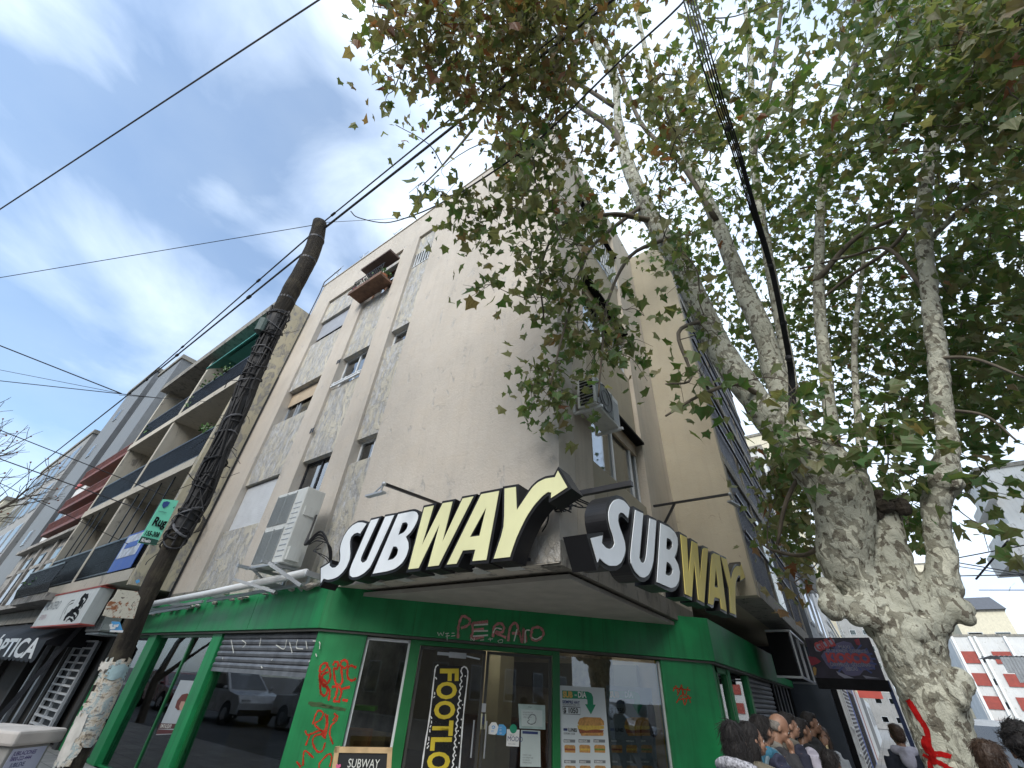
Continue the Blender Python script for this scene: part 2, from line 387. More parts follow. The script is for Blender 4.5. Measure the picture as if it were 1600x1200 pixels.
win = {0: [(4.33, 5.52), (7.36, 8.56), (10.44, 11.50)], 1: [(4.5, 5.6), (7.67, 8.73), (11.0, 12.2)], 2: [(5.1, 5.65), (8.22, 8.78), (11.29, 11.92)]}
pmb = MB(); YP = YA+.07
for i, (x0, x1, zt) in enumerate(cols):
    zs = [ZS+.1]+[z for a in win[i] for z in a]+[zt]
    for k in range(0, len(zs), 2):
        pmb.box(x0, x1, YP, YA+.44, zs[k], zs[k+1])
pmb.build_each('recessed_panel', PEEL, bld)
def window(x0, x1, z0, z1, y, frame=WHITEF, shutter=0, sm=None, split=(.5,), curtain=True, fw=.045, name='window', grille=False, parent=None, dark=None):
    f = MB(); d = .05
    f.box(x0, x0+fw, y, y+d, z0, z1); f.box(x1-fw, x1, y, y+d, z0, z1); f.box(x0+fw, x1-fw, y, y+d, z0, z0+fw); f.box(x0+fw, x1-fw, y, y+d, z1-fw, z1)
    for s in split: xm = x0+(x1-x0)*s; f.box(xm-fw*.5, xm+fw*.5, y-.004, y+d-.01, z0+fw, z1-fw)
    fo = f.build(name, frame, parent or bld)
    g = MB().box(x0+fw, x1-fw, y+.02, y+.03, z0+fw, z1-fw).build('pane', WGLASS, fo)
    if curtain:
        c = MB(); n = 26
        for k in range(n):
            a = x0+fw+(x1-x0-2*fw)*k/n; b = x0+fw+(x1-x0-2*fw)*(k+1)/n
            if .42 < (k/n) < .52: continue
            c.add([(a, y+.12+.02*(k % 2), z0), (b, y+.12+.02*((k+1) % 2), z0), (b, y+.12+.02*((k+1) % 2), z1), (a, y+.12+.02*(k % 2), z1)], [(0, 1, 2, 3)])
        c.build('curtain', CURT, fo)
    if shutter:
        s_ = MB(); zb = z1-(z1-z0)*shutter; z = zb; n = int((z1-zb)/.052)
        for k in range(n): za = zb+k*.052; s_.box(x0+.01, x1-.01, y-.05+.006, y-.03, za+.005, za+.05); s_.box(x0+.01, x1-.01, y-.045, y-.031, za-.001, za+.006)
        s_.build('shutter', sm or WHITEF, fo)
    return fo
YW = YA+.2
SHW = M('white_shutter', (.60, .62, .64), .55, var=.08); SHB = M('beige_shutter', (.50, .40, .28), .6, var=.12); SHG = M('grey_shutter', (.36, .38, .42), .6, var=.1)
window(-11.85, -10.0, 4.33, 5.52, YA+.20, shutter=1.0, sm=SHW)
window(-11.85, -10.0, 7.36, 8.56, YA+.26, frame=GREYM, shutter=.42, sm=SHB, split=(.28, .36))
window(-11.85, -10.0, 10.44, 11.50, YA+.2, frame=GREYM, shutter=.72, sm=SHG)
window(-9.25, -7.97, 4.5, 5.6, YW, frame=DARKM, split=(.5,))
window(-9.25, -7.97, 7.67, 8.73, YW)
window(-9.25, -7.97, 11.0, 12.2, YW, frame=BROWN)
window(-7.28, -6.5, 5.1, 5.65, YW, split=(.6,)); window(-7.28, -6.5, 8.22, 8.78, YW, split=(.75,)); window(-7.28, -6.5, 11.29, 11.92, YW, split=())
g = MB()
for k in range(7): x = -7.22+k*.11; g.box(x, x+.03, YA+.06, YA+.08, 11.3, 11.92)
g.box(-7.27, -6.51, YA+.055, YA+.085, 11.3, 11.325)
g.build('window_grille', WHITEF, bld)
r = MB(); r.bar((-9.22, YA+.02, 7.72), (-7.99, YA+.02, 7.72), .045); r.bar((-9.22, YA+.02, 7.80), (-7.99, YA+.02, 7.80), .03)
for x in (-9.1, -8.6, -8.1): r.box(x-.02, x+.02, YA-.01, YA+.05, 7.70, 7.82)
r.build('window_rail', WHITEF, bld)
# vents in the pilaster
v = MB()
for (cx, cz) in ((-9.35, 8.55), (-9.3, 6.35)):
    for k in (0, 1): v.box(cx+k*.09-.03, cx+k*.09+.025, YA-.012, YA-.002, cz, cz+.13)
v.build_each('wall_vent', BLACK, bld)
# parapet cap, corner band
MB().box(-13.05, XB+.03, YA-.03, YA+.5, ZR, ZR+.04).build('parapet_cap', WALL, bld)
MB().box(-13.0, -10, YA-.006, YA-.001, 2.95, 3.0).build('cornice_line', CONC, bld)
b = MB(); b.box(A(813, 880).x, XB+.012, YA-.014, YA-.002, ZS, 3.08); b.build('corner_band', PEELW, bld)
# side wall facing street B (x = XB)
sw = MB(); ZP = 12.9
sw.box(XB-.45, XB, YA+.46, 5.2, ZS, ZR); sw.box(XB-.45, XB, 7.66, 9.25, ZS, ZR); sw.box(XB-.45, XB, 5.2, 7.66, 13.1, ZR)
sw.build('side_wall', WALLB, bld)
sp = MB(); wins = [(4.55, 5.85), (7.6, 8.95), (10.7, 12.05)]
zs = [ZS+.05]+[z for a in wins for z in a]+[13.1]
for k in range(0, len(zs), 2): sp.box(XB-.44, XB-.09, 5.2, 7.66, zs[k], zs[k+1])
sp.box(XB-.44, XB-.1, 5.2, 5.46, 4.55, 5.85)
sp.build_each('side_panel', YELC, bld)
def bwindow(y0, y1, z0, z1, x, dark=False):
    f = MB(); fw = .05
    f.box(x-.05, x, y0, y0+fw, z0, z1); f.box(x-.05, x, y1-fw, y1, z0, z1); f.box(x-.05, x, y0, y1, z0, z0+fw); f.box(x-.05, x, y0, y1, z1-fw, z1)
    for s in (.45, .85): ym = y0+(y1-y0)*s; f.box(x-.05, x+.004, ym-.03, ym+.03, z0+fw, z1-fw)
    fo = f.build('window', WHITEF, bld)
    MB().box(x-.03, x-.02, y0+fw, y1-fw, z0+fw, z1-fw).build('pane', glassmat('side_window_glass', (.7, .75, .78), .8), fo)
    c = MB()
    for k in range(20):
        a = y0+(y1-y0)*k/24; c.add([(x-.12-.02*(k % 2), a, z0), (x-.12-.02*((k+1) % 2), a+(y1-y0)/24, z0), (x-.12-.02*((k+1) % 2), a+(y1-y0)/24, z1), (x-.12-.02*(k % 2), a, z1)], [(0, 1, 2, 3)])
    c.build('curtain', CURT, fo)
    s_ = MB(); 
    for k in range(5): za = z1-.05*(k+1); s_.box(x-.02, x+.03, y0, y1, za+.004, za+.047)
    s_.build('shutter', SHB, fo)
for z0, z1 in wins: bwindow(5.46, 7.62, z0, z1, XB-.16)
wh = MB()
for z0, z1 in wins: wh.box(XB-.12, XB+.05, 5.44, 7.66, z1, z1+.05)
wh.build_each('window_hood', BLK, bld)
g = MB()
for k in range(16): y = 5.5+k*.14; g.box(XB-.05, XB-.03, y, y+.02, 10.7, 11.9)
for z in (10.75, 11.3, 11.85): g.box(XB-.055, XB-.028, 5.45, 7.64, z, z+.02)
g.build('window_grille', WHITEF, bld)
# rest of the body: back walls and roof so it is closed from other sides
body = MB(); body.box(-13.0, XB-.02, YA+.9, 9.2, ZR-.35, ZR-.15); body.box(-13.0, -12.9, YA+.45, 16, ZS, ZR-.2)
for z in (5.95, 8.95): body.box(-12.9, XB-.5, YA+.5, 9.2, z+.2, z+.35)
body.box(-12.9, XB-.46, 7.0, 7.12, ZS+.1, ZR-.4)
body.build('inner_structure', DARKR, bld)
# projecting rear volume (x = XR)
XR = -1.22
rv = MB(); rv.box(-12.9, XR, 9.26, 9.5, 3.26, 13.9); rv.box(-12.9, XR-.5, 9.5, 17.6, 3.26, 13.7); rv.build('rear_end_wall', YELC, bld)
rc = MB()
for k in range(5):
    z = 3.26+k*2.68
    rc.box(XR-.5, XR+.02, 9.5, 17.6, z, z+.30)
for y in (9.5, 12.2, 14.9, 17.45): rc.box(XR-.45, XR, y, y+.14, 3.56, 13.98)
rc.build('rear_balcony_slab', CONC, bld)
lou = MB()
for k in range(4):
    z = 3.56+k*2.68
    for (y0, y1) in ((9.66, 12.18), (12.36, 14.88), (15.06, 17.43)):
        n = int((y1-y0)/.09)
        for j in range(n): y = y0+j*.09; lou.box(XR-.16, XR-.06+.03*(j % 2), y, y+.055, z, z+2.36)
lou.build('louvre_panel', NAVY, bld)
rr = MB()
for k in range(4):
    z = 3.56+k*2.68
    for h in (.95, 1.75): rr.bar((XR+.03, 9.66, z+h), (XR+.03, 17.45, z+h), .05)
rr.build('balcony_rail', DARKM, bld)
gp = MB().box(XR-.02, XR+.015, 12.3, 13.5, 3.6, 5.6).build('glazed_screen', M('pale_glass', (.45, .55, .55), .15), bld)
# ground floor: chamfered corner, soffit, beam
P1 = CP.copy(); P2 = Vector((-2.1, 8.61, 0))
so_ = MB(); so_.prism([[Vector((-13, 4.192, ZS-.012)), Vector((-6.5, 4.192, ZS-.012)), Vector((XB-.002, 4.192, ZS-.012)), Vector((XB-.252, 4.21, ZS-.012)), Vector((XB-.252, 9.2, ZS-.012)), Vector((-13, 9.2, ZS-.012))]], (0, 0, .0115))
so_.build('soffit', SOFF, bld)
bm_ = MB().box(XB-.25, XB+.01, YA+.02, 9.2, ZS-.03, ZS+.24); bm_.build('edge_beam', CONC, bld)
MB().ball((A(871, 889).x-.35, 4.9, ZS-.005), (.12, .12, .02)).build('soffit_lamp', WHITEF, bld)
# ---------- green fascia
def wallstrip(mb, a, b, n, z0, z1, t0, t1):   # slab between plan points, thickness from t0 (back) to t1 (front) along n
    a = Vector((a[0], a[1], 0)); b = Vector((b[0], b[1], 0)); n = Vector(n)
    q = [a+n*t0, b+n*t0, b+n*t1, a+n*t1]
    mb.add([(p.x, p.y, z) for z in (z0, z1) for p in q], [(3, 2, 1, 0), (4, 5, 6, 7), (0, 1, 5, 4), (1, 2, 6, 5), (2, 3, 7, 6), (3, 0, 4, 7)])
FZ0, FZ1 = 2.2, 2.82
def fascia(pts, name='fascia'):
    mb = MB()
    for (a, b, n, z0, z1) in pts: wallstrip(mb, a, b, n, z0, z1, -.06, .05)
    return mb.build(name, GREEN, bld)
XF = -2.06
fmb = MB()
# mitred fascia ring as one prism: outer and inner plan outlines
def ring(off, x_end=-15.1):
    a = Vector((x_end, YA-.03-off)); k = math.tan(math.radians(22.5))
    c1 = Vector((-6.51+off*k, YA-.03-off)); c2 = Vector((XF+off, 8.62-off*k)); d = Vector((XF+off, 17.6)); return [a, c1, c2, d]
oo, ii = ring(.05), ring(-.08)
pl = oo+ii[::-1]
fmb.prism([[Vector((p.x, p.y, FZ0)) for p in pl]], (0, 0, FZ1-FZ0))
fas = fmb.build('fascia', GREEN, bld); bevel(fas, .006)
sm_ = MB()
for t in (.22, .48, .70, .88):   # panel joints on the chamfer
    p = Vector(oo[1].to_tuple()+(0,)).lerp(Vector(oo[2].to_tuple()+(0,)), t); sm_.obox(p+CN*.001+ZAX*2.51, CR*.003, CN*.002, ZAX*.31)
for x in (-8.6, -10.6, -12.6, -14): sm_.box(x-.003, x+.003, YA-.083, YA-.078, FZ0, FZ1)
sm_.build_each('fascia_joint', GREEND, bld)
lip = MB(); il = ring(.02); ih = ring(-.3)
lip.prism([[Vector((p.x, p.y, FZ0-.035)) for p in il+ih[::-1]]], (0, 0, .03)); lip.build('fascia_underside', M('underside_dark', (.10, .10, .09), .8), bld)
# ---------- shopfront on A (plane y = YG)
YG = YA+.10
Ag = lambda x, y: on(x, y, 1, YG)
ax = lambda x, y: round(Ag(x, y).x, 3)
gf = MB()
xs_p = [(ax(221, 1012), ax(234, 1012)), (ax(330, 1003), ax(345, 1003))]
pil = []; ZRI = Ag(128, 1182).z
for (x0, x1) in ((-15.1, -14.9), (ax(219, 1040), ax(231, 1040)), (ax(322, 1040), ax(337, 1040))):
    o = MB().box(x0, x1, YG-.1, YG+.14, 0, FZ0).build('shop_pillar', GREEN, bld); bevel(o, .008)
MB().box(-15.0, -6.6, YG-.05, YG+.1, 0, ZRI).build('stall_riser', GREEN, bld)
MB().box(-15.0, -6.6, YG-.03, YG+.05, 2.12, FZ0-.036).build('head_rail', GREEND, bld)
xa, xb_, xc, xd = -14.9, ax(231, 1040), ax(322, 1040), ax(337, 1040)
def pane(x0, x1, z0, z1): return MB().box(x0, x1, YG+.02, YG+.03, z0, z1).build('shop_window', GLASS, bld)
pane(-14.9, ax(219, 1040), ZRI, 2.12); pane(xb_, xc, ZRI, 2.12); pane(xd, -6.62, ZRI, 2.12)
m_ = MB(); x = ax(281, 1040); m_.box(x-.025, x+.025, YG-.0, YG+.05, ZRI, 2.12); m_.box(xd, xd+.05, YG-.02, YG+.06, ZRI, 2.12); m_.box(-6.66, -6.60, YG-.02, YG+.06, ZRI, 2.12)
m_.build_each('mullion', GREEND, bld)
rs = MB(); zt = 2.16; zb = A(430, 1048).z
n = int((zt-zb)/.085)
for k in range(n+1):
    z = zb+k*.085; rs.tube([(xd+.03, YG-.03, z+.04), (-6.62, YG-.03, z+.04)], .045, 8)
rs.box(xd+.03, -6.62, YG-.065, YG-.01, zb-.06, zb)
sho = rs.build('roller_shutter', M('shutter_steel', (.22, .23, .25), .45, .4, var=.3, scale=6, streak=.4), bld)
# ---------- chamfer shopfront
def cbox(u0, u1, z0, z1, t0, t1, mb):    # u metres along chamfer from P1
    a = P1+CR*u0; b = P1+CR*u1; wallstrip(mb, (a.x, a.y), (b.x, b.y), CN, z0, z1, t0, t1); return mb
cu = lambda x, y: (Cc(x, y, -.08)-P1).dot(CR)
CL = (P2-P1).dot(CR)
u1 = cu(571, 1010); u2 = cu(641, 1010); u3 = cu(655, 1020); u4 = cu(862, 1040); u5 = cu(873, 1040); u6 = cu(1032, 1060)
for a, b in ((-.03, u1), (u6, CL+.03)):
    mb = MB(); cbox(a, b, 0, FZ0, -.2, .0, mb); o = mb.build('shop_pillar', GREEN, bld); bevel(o, .008)
mb = MB(); cbox(u2, u3, 0, FZ0-.04, -.14, -.02, mb); cbox(u4, u5, 0, FZ0-.04, -.14, -.02, mb); cbox(u3, u4, 2.1, FZ0-.04, -.14, -.03, mb)
mb.build('door_frame', GREEND, bld)
mb = MB()
for (a, b) in ((u1, u2),): 
    cbox(a, a+.035, .3, 2.14, -.1, -.05, mb); cbox(b-.035, b, .3, 2.14, -.1, -.05, mb); cbox(a, b, 2.11, 2.145, -.1, -.05, mb)
cbox(u1, u2, 0, .3, -.12, -.04, mb)
cbox(u6-.03, u6, .3, 2.14, -.1, -.05, mb)
mb.build_each('window_trim', WHITEF, bld)
for a, b in ((u1+.035, u2-.035), (u5, u6-.03)):
    mb = MB(); cbox(a, b, .3, 2.11, -.085, -.075, mb); mb.build('shop_window', GLASS, bld)
um = cu(757, 1060)
for a, b, lab in ((u3+.01, um-.01, None), (um+.01, u4-.01, None)):
    mb = MB()
    cbox(a, a+.04, .02, 2.09, -.09, -.05, mb); cbox(b-.04, b, .02, 2.09, -.09, -.05, mb); cbox(a, b, .02, .12, -.09, -.05, mb); cbox(a, b, 2.05, 2.09, -.09, -.05, mb)
    d = mb.build('shop_door', M('door_dark', (.05, .05, .045), .4), bld)
    mb = MB(); cbox(a+.04, b-.04, .12, 2.05, -.075, -.065, mb); mb.build('door_pane', GLASS, d)
    hb = MB(); c = P1+CR*((b-.10) if a < um-.1 else (a+.06)); hb.tube([c+CN*.0+ZAX*.85, c+CN*.02+ZAX*1.25], .012); hb.build('door_handle', GREYM, d)
mb = MB(); c = Cc(715, 1024, -.03); mb.obox(c, CR*.13, CN*.035, ZAX*.035); mb.obox(c-CR*.22+ZAX*.005, CR*.09, CN*.02, ZAX*.02); c2_ = c+CR*.12
mb.bar(c2_, c2_+CR*.22-ZAX*.03+CN*.06, .02); mb.build('door_closer', GREYM, bld)
# ---------- street B shopfront (x = XG)
XG = XF-.10
for y0, y1 in ((8.66, 8.9), (9.75, 9.95), (11.4, 11.6), (14.4, 14.6), (17.3, 17.6)):
    bevel(MB().box(XG-.1, XG+.05, y0, y1, 0, FZ0-.04).build('shop_pillar', GREEN if y0 < 14 else BLK, bld), .008)
MB().box(XG-.03, XG+.02, 9.95, 11.4, 0, .5).build('stall_riser', GREEN, bld)
dd = MB(); dd.box(XG-.02, XG+.05, 8.95, 9.7, 0, .08); dd.box(XG-.02, XG+.05, 8.95, 9.03, 0, 2.15); dd.box(XG-.02, XG+.05, 9.62, 9.7, 0, 2.15); dd.box(XG-.02, XG+.05, 8.95, 9.7, 1.35, 1.43); dd.box(XG-.02, XG+.05, 8.95, 9.7, 2.07, 2.15)
for k in range(8): dd.box(XG, XG+.03, 9.05+k*.07, 9.07+k*.07, .08, 1.35)
dd.box(XG-.01, XG, 9.03, 9.62, .08, 1.35)
sd_ = dd.build('side_door', GREEND, bld); MB().box(XG-.01, XG, 9.03, 9.62, 1.43, 2.07).build('door_pane', GLASS, sd_)
MB().box(XG-.02, XG-.01, 9.95, 11.4, .5, 2.15).build('shop_window', GLASS, bld)
s2 = MB()
for k in range(24): z = .05+k*.088; s2.tube([(XG-.02, 11.62, z+.04), (XG-.02, 14.38, z+.04)], .045, 8)
s2.build('roller_shutter', MATS['shutter_steel'], bld)
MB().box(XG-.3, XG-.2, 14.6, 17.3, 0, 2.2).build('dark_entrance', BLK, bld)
dr = MB()
for y in (14.75, 15.3, 15.9, 16.5, 17.1): dr.bar((XG+.02, y, .1), (XG+.02, y, 2.2), .025)
for z in (.6, 1.15): dr.bar((XG+.04, 16.0, z), (XG+.04, 17.2, z), .03)
dr.build('door_trim', M('trim_silver', (.45, .46, .48), .4, .3), bld)
# ---------- interior of the shop
inn = MB()
inn.prism([[Vector((-14.9, 4.45, .02)), Vector((-6.7, 4.45, .02)), Vector((-2.5, 8.7, .02)), Vector((-2.5, 14.3, .02)), Vector((-14.9, 14.3, .02))]], (0, 0, .02))
inn.build('shop_floor', M('brown_floor', (.16, .12, .09), .4), bld)
MB().box(-14.9, -2.3, 11.9, 12.0, 0, ZS-.05).build('shop_back_wall', M('beige_wall', (.34, .30, .22), .8), bld)
MB().box(-9.3, -8.9, 7.6, 8.0, 0, ZS-.01).build('shop_column', M('column_beige', (.42, .36, .22), .8), bld)
MB().box(-6.9, -6.4, 8.6, 9.1, 0, ZS-.01).build('shop_column', MATS['column_beige'], bld)
_yx0, _yx1 = on(352, 1160, 1, 4.55).x, on(408, 1160, 1, 4.55).x
MB().box(_yx0, _yx1, 4.55, 4.65, 0, 2.1).build('yellow_panel', YWAL, bld)
MB().box(-14.7, -13.2, 5.6, 5.7, 0, 2.2).build('wood_panel', M('oak_panel', (.34, .22, .11), .6, var=.2), bld)
MB().box(-9.4, -6.9, 6.6, 6.7, .9, 2.3).build('picture_panel', M('interior_print', (.20, .21, .20), .6, var=.8, scale=3), bld)
_t = onC_(545, 1150, -.75) if False else P1+CR*.55-CN*.75
for (dz, h_, mt_, nm_) in ((1.28, .05, M('lime_top', (.12, .42, .03), .5), 'lime_table_top'), (.85, .35, M('amber_front', (.45, .20, .06), .6), 'counter_front')):
    b = MB(); b.obox(_t+ZAX*dz, CR*.42, CN*.25, ZAX*h_/2); b.build(nm_, mt_, bld)
MB().box(-3.6, -3.1, 10.2, 10.3, 0, 2.4).build('yellow_panel', YWAL, bld)
ct = MB(); ct.box(-8.6, -4.4, 10.2, 10.8, 0, 1.05); ct.box(-8.7, -4.3, 10.1, 10.9, 1.05, 1.1); ct.build('shop_counter', BROWN, bld)
_p = on(456, 1150, 1, 4.95); b = MB(); b.tube([_p-ZAX*.12, _p+ZAX*.05, _p+ZAX*.09, _p+ZAX*.15], [.035, .035, .015, .008], 12); tag(b.build('sauce_bottle', M('orange_sauce', (.55, .13, .03), .4)), 'orange sauce bottle on the window bar behind the half-open shutter', 'bottle')
MB().box(-8.4, -4.6, 11.7, 11.85, 1.75, 2.3).build('menu_board', M('menu_dark', (.05, .06, .05), .5), bld)
MB().box(-9.9, -7.2, 4.75, 5.25, .88, .95).build('window_bar_top', M('bar_top', (.20, .17, .14), .4), bld)
MB().box(-14.9, -2.45, 4.5, 12.0, ZS-.11, ZS-.06).build('shop_ceiling', M('shop_ceiling_m', (.4, .38, .34), .9), bld)
# ================================================================ channel-letter signs
def offset_loop(pts2, d):
    n = len(pts2); area = sum(pts2[i][0]*pts2[(i+1) % n][1]-pts2[(i+1) % n][0]*pts2[i][1] for i in range(n)); s = 1 if area > 0 else -1; out_ = []
    for i in range(n):
        a = Vector(pts2[i-1]); b = Vector(pts2[i]); c = Vector(pts2[(i+1) % n])
        e1 = (b-a).normalized() if (b-a).length > 1e-9 else Vector((1, 0)); e2 = (c-b).normalized() if (c-b).length > 1e-9 else e1
        n1 = Vector((e1.y, -e1.x))*s; n2 = Vector((e2.y, -e2.x))*s; m = n1+n2
        m = m.normalized() if m.length > 1e-6 else n1; k = min(1.6, 1/max(.3, m.dot(n1))); out_.append(b+m*d*k)
    return out_
def zin(ox, oy, sc): return lambda p: (p[0]/sc+ox, p[1]/sc+oy)
za, zb_, zc_ = zin(500, 780, 8), zin(630, 740, 7.5), zin(740, 720, 7.06)
zd, ze = zin(900, 760, 7.06), zin(1030, 820, 8)
SA = [
 (za, LETW, [(25,865),(140,795),(135,830),(165,858),(205,855),(245,820),(265,770),(268,700),(262,640),(275,560),(310,470),(360,390),(420,330),(480,295),(540,290),(600,308),(515,440),(480,425),(440,440),(405,480),(390,530),(390,600),(395,680),(385,760),(350,850),(300,920),(240,975),(170,1005),(110,1015),(60,1000),(22,1060)], []),
 (za, LETW, [(650,265),(755,240),(530,730),(525,770),(545,795),(575,785),(600,760),(830,220),(945,200),(700,740),(640,860),(570,930),(490,975),(420,985),(385,960),(383,900),(410,820),(480,660)], []),
 (za, LETW, [(990,190),(1180,150),(1225,165),(1245,210),(1235,270),(1190,360),(1140,430),(1090,475),(1120,540),(1125,620),(1095,720),(1040,810),(950,880),(850,910),(670,940)], [[(1045,305),(1090,295),(1112,320),(1100,370),(1060,420),(995,450)],[(930,600),(970,600),(990,640),(975,700),(930,750),(865,765)]]),
 (zb_, LETY, [(258,400),(375,375),(235,840),(475,350),(595,330),(475,800),(708,295),(840,270),(430,1085),(300,1100),(440,600),(195,1115),(70,1130)], []),
 (zb_, LETY, [(925,245),(1140,205),(990,1020),(820,1035),(855,900),(715,910),(640,1065),(520,1075)], [[(985,405),(905,730),(800,745)]]),
 (zc_, LETY, [(350,310),(480,290),(490,545),(610,365),(660,295),(720,240),(800,200),(905,185),(940,110),(1050,300),(860,425),(865,360),(830,355),(770,400),(680,500),(600,620),(540,740),(490,850),(450,960),(415,1070),(230,1090),(345,740)], [])]
SB = [
 (zd, LETW, [(130,570),(268,540),(258,625),(300,675),(345,690),(380,670),(398,630),(385,560),(355,470),(335,380),(330,290),(350,210),(390,155),(440,135),(500,155),(540,195),(570,240),(550,360),(500,305),(470,295),(445,320),(440,380),(455,450),(490,540),(515,620),(522,700),(505,780),(470,850),(420,885),(340,885),(280,850),(232,800),(210,850)], []),
 (zd, LETW, [(630,258),(720,300),(675,790),(690,830),(715,845),(735,825),(750,770),(790,350),(865,380),(835,800),(815,900),(780,980),(730,1015),(680,1005),(620,940),(580,850),(572,770)], []),
 (zd, LETW, [(912,405),(1010,450),(1070,505),(1100,570),(1105,650),(1090,730),(1065,785),(1105,860),(1125,950),(1115,1050),(1080,1110),(1030,1130),(960,1100),(868,1060)], [[(980,570),(1020,590),(1042,630),(1040,670),(1010,700),(975,690)],[(978,830),(1020,865),(1045,920),(1035,965),(1005,985),(965,970)]]),
 (ze, LETY2, [(245,120),(325,160),(345,625),(388,200),(460,240),(490,690),(522,280),(592,300),(540,980),(465,940),(418,450),(385,910),(300,870)], []),
 (ze, LETY2, [(635,340),(740,385),(825,1090),(755,1050),(740,930),(668,905),(655,1015),(595,985)], [[(690,505),(722,790),(672,775)]]),
 (ze, LETY2, [(758,400),(825,430),(880,690),(905,590),(925,540),(955,510),(1000,520),(1010,490),(1060,662),(1003,698),(1000,640),(975,635),(950,680),(935,780),(935,1000),(945,1130),(870,1100),(855,800),(800,580)], [])]
def smooth_loop(l, sharp=38):
    # round the gentle corners only, so straight strokes stay straight
    n = len(l); out_ = []
    for i in range(n):
        a, b, c = Vector(l[i-1]), Vector(l[i]), Vector(l[(i+1) % n]); ang = math.degrees((b-a).angle(c-b)) if (b-a).length > 0 and (c-b).length > 0 else 0
        if 6 < ang < sharp:
            k = .28; out_ += [tuple(b.lerp(a, k)), tuple(b.lerp(a, k*.4).lerp(b.lerp(c, k*.4), .5)), tuple(b.lerp(c, k))]
        else: out_.append(tuple(b))
    return out_
def sign(data, axis, front, depth, label):
    sg = thing('channel_letter_sign', label, 'shop sign', (0, 0, 0), 'lettered shop signs above the green fascia')
    n = Vector((0, -1, 0)) if axis == 1 else Vector((1, 0, 0))
    def to2(p): return (p.x, p.z) if axis == 1 else (p.y, p.z)
    def to3(q, d): return Vector((q[0], front, q[1]))-n*d if axis == 1 else Vector((front, q[0], q[1]))-n*d
    for k, (z, mt, outer, holes) in enumerate(data):
        lo = [smooth_loop([to2(on(*z(p), axis, front)) for p in outer])]
        ho = [smooth_loop([to2(on(*z(p), axis, front)) for p in h], 60) for h in holes]
        dd_ = .0001*k
        can = MB(); can.prism([[to3(q, -.012) for q in offset_loop(l, .030)] for l in lo]+[[to3(q, -.012) for q in offset_loop(l, -.016)] for l in ho], -n*(depth+dd_))
        # hollow look: the raised rim is a second, thinner ring around the face
        c = can.build('letter', DARKLET, sg)
        fc = MB(); fc.prism([[to3(q, -.016) for q in offset_loop(l, -.004)] for l in lo]+[[to3(q, -.016) for q in offset_loop(l, .004)] for l in ho], n*.006)
        fc.build('letter_face', mt, c)
    return sg
DARKLET = M('letter_return', (.012, .012, .014), .42, 0, var=.25, scale=4, bump=.04, spec=.35)
sgA = sign(SA, 1, 3.73, .26, 'white and yellow raised letter sign on the front wall, the larger and brighter one')
sgB = sign(SB, 0, -1.35, .19, 'white and gold raised letter sign on the side wall, left of the tree')
# brackets behind the letters
br = MB()
for x in (-5.3, -4.6, -3.9, -3.2, -2.8): br.bar((x, 3.95, 2.83), (x, 4.19, 2.83), .05, .03)
for x in (-5.2, -3.6, -2.7): br.bar((x, 3.9, 3.2), (x, 4.2, 3.2), .04)
br.build_each('wall_bracket', DARKM, sgA)
br = MB()
for y in (4.4, 5.6, 7.0, 8.1): br.bar((-2.4, y, 3.05), (-1.5, y, 3.05), .05); 
br.bar((-2.35, 4.3, 3.55), (-1.52, 4.3, 3.55), .06)
br.build_each('wall_bracket', DARKM, sgB)
for t_, p0, px0 in ((0, None, None),):
    pass
plates = MB()
for x in (-5.35, -4.75, -4.15, -3.45, -2.95): plates.box(x-.10, x+.10, 3.95, 4.19, ZS-.05, ZS-.04)
plates.build_each('sign_plate', ACW, sgA)
# lamp arms
def lamp(label, a, b, head, hdir, foot=None, loc=None):
    t = thing('sign_lamp', label, 'sign lamp', a, 'long-armed lamps over the signs')
    m = MB(); m.bar(a, b, .035); 
    if foot: m.bar(foot[0], foot[1], .035); m.bar(foot[1], a, .035)
    m.build('arm', BLACK, t)
    h = MB(); d = Vector(hdir).normalized(); s_ = Vector((0, 0, 1)).cross(d).normalized()
    h.obox(Vector(head), d*.17, s_*.035+ZAX*.0, ZAX*.012+s_*.0); hh = h.build('lamp_head', GREYM, t)
    c = MB(); c.bar(Vector(head)+d*.08, b, .015); c.bar(Vector(head)-d*.08, b, .015); c.ball(Vector(b), .03); c.build('lamp_clamp', GREYM, t)
    return t
_a = on(690, 789, 1, 4.17); _r = ray(600, 756); _b = EYE+_r*(_a.x/_r.x)
lamp('grey floodlight on a black arm reaching out over the front sign', _a, _b, _b+Vector((-.12, 0, -.12)), (1, 0, 0))
_a = on(1021, 791, 0, -2.3); _r = ray(1140, 772); _b = EYE+_r*(_a.y/_r.y)
lamp('slim floodlight on a black braced arm above the side sign', _a, _b, _b+Vector((.0, .2, -.1)), (.25, 1, -.0), (_a-ZAX*.55, _a+(_b-_a)*.3))
# loose cables at the corner under the signs
cb = MB()
random.seed(3)
for k in range(7):
    a = A(775+k*12, 815+6*k % 20, 4.17); c = Vector((XB-.05, YA-.05, 3.42+.03*k)); e = Vector((XB+.08+.03*k, 4.3+.12*k, 3.45+.02*k))
    mid = (a+c)/2-ZAX*(.08+.05*random.random()); cb.tube(catmull([a, mid, c, (c+e)/2+Vector((.08, -.05, -.1*random.random())), e], 6), .009, 5)
for k in range(10):
    c = Vector((XB+.03, YA-.06, 3.42)); q = [c+Vector((random.uniform(-.1, .14), random.uniform(-.06, .08), random.uniform(-.14, .12))) for _ in range(4)]; cb.tube(catmull(q, 5), .008, 5)
tag(cb.build('loose_cables', CABLE), 'tangled black cables on the building corner between the two signs', 'cables')
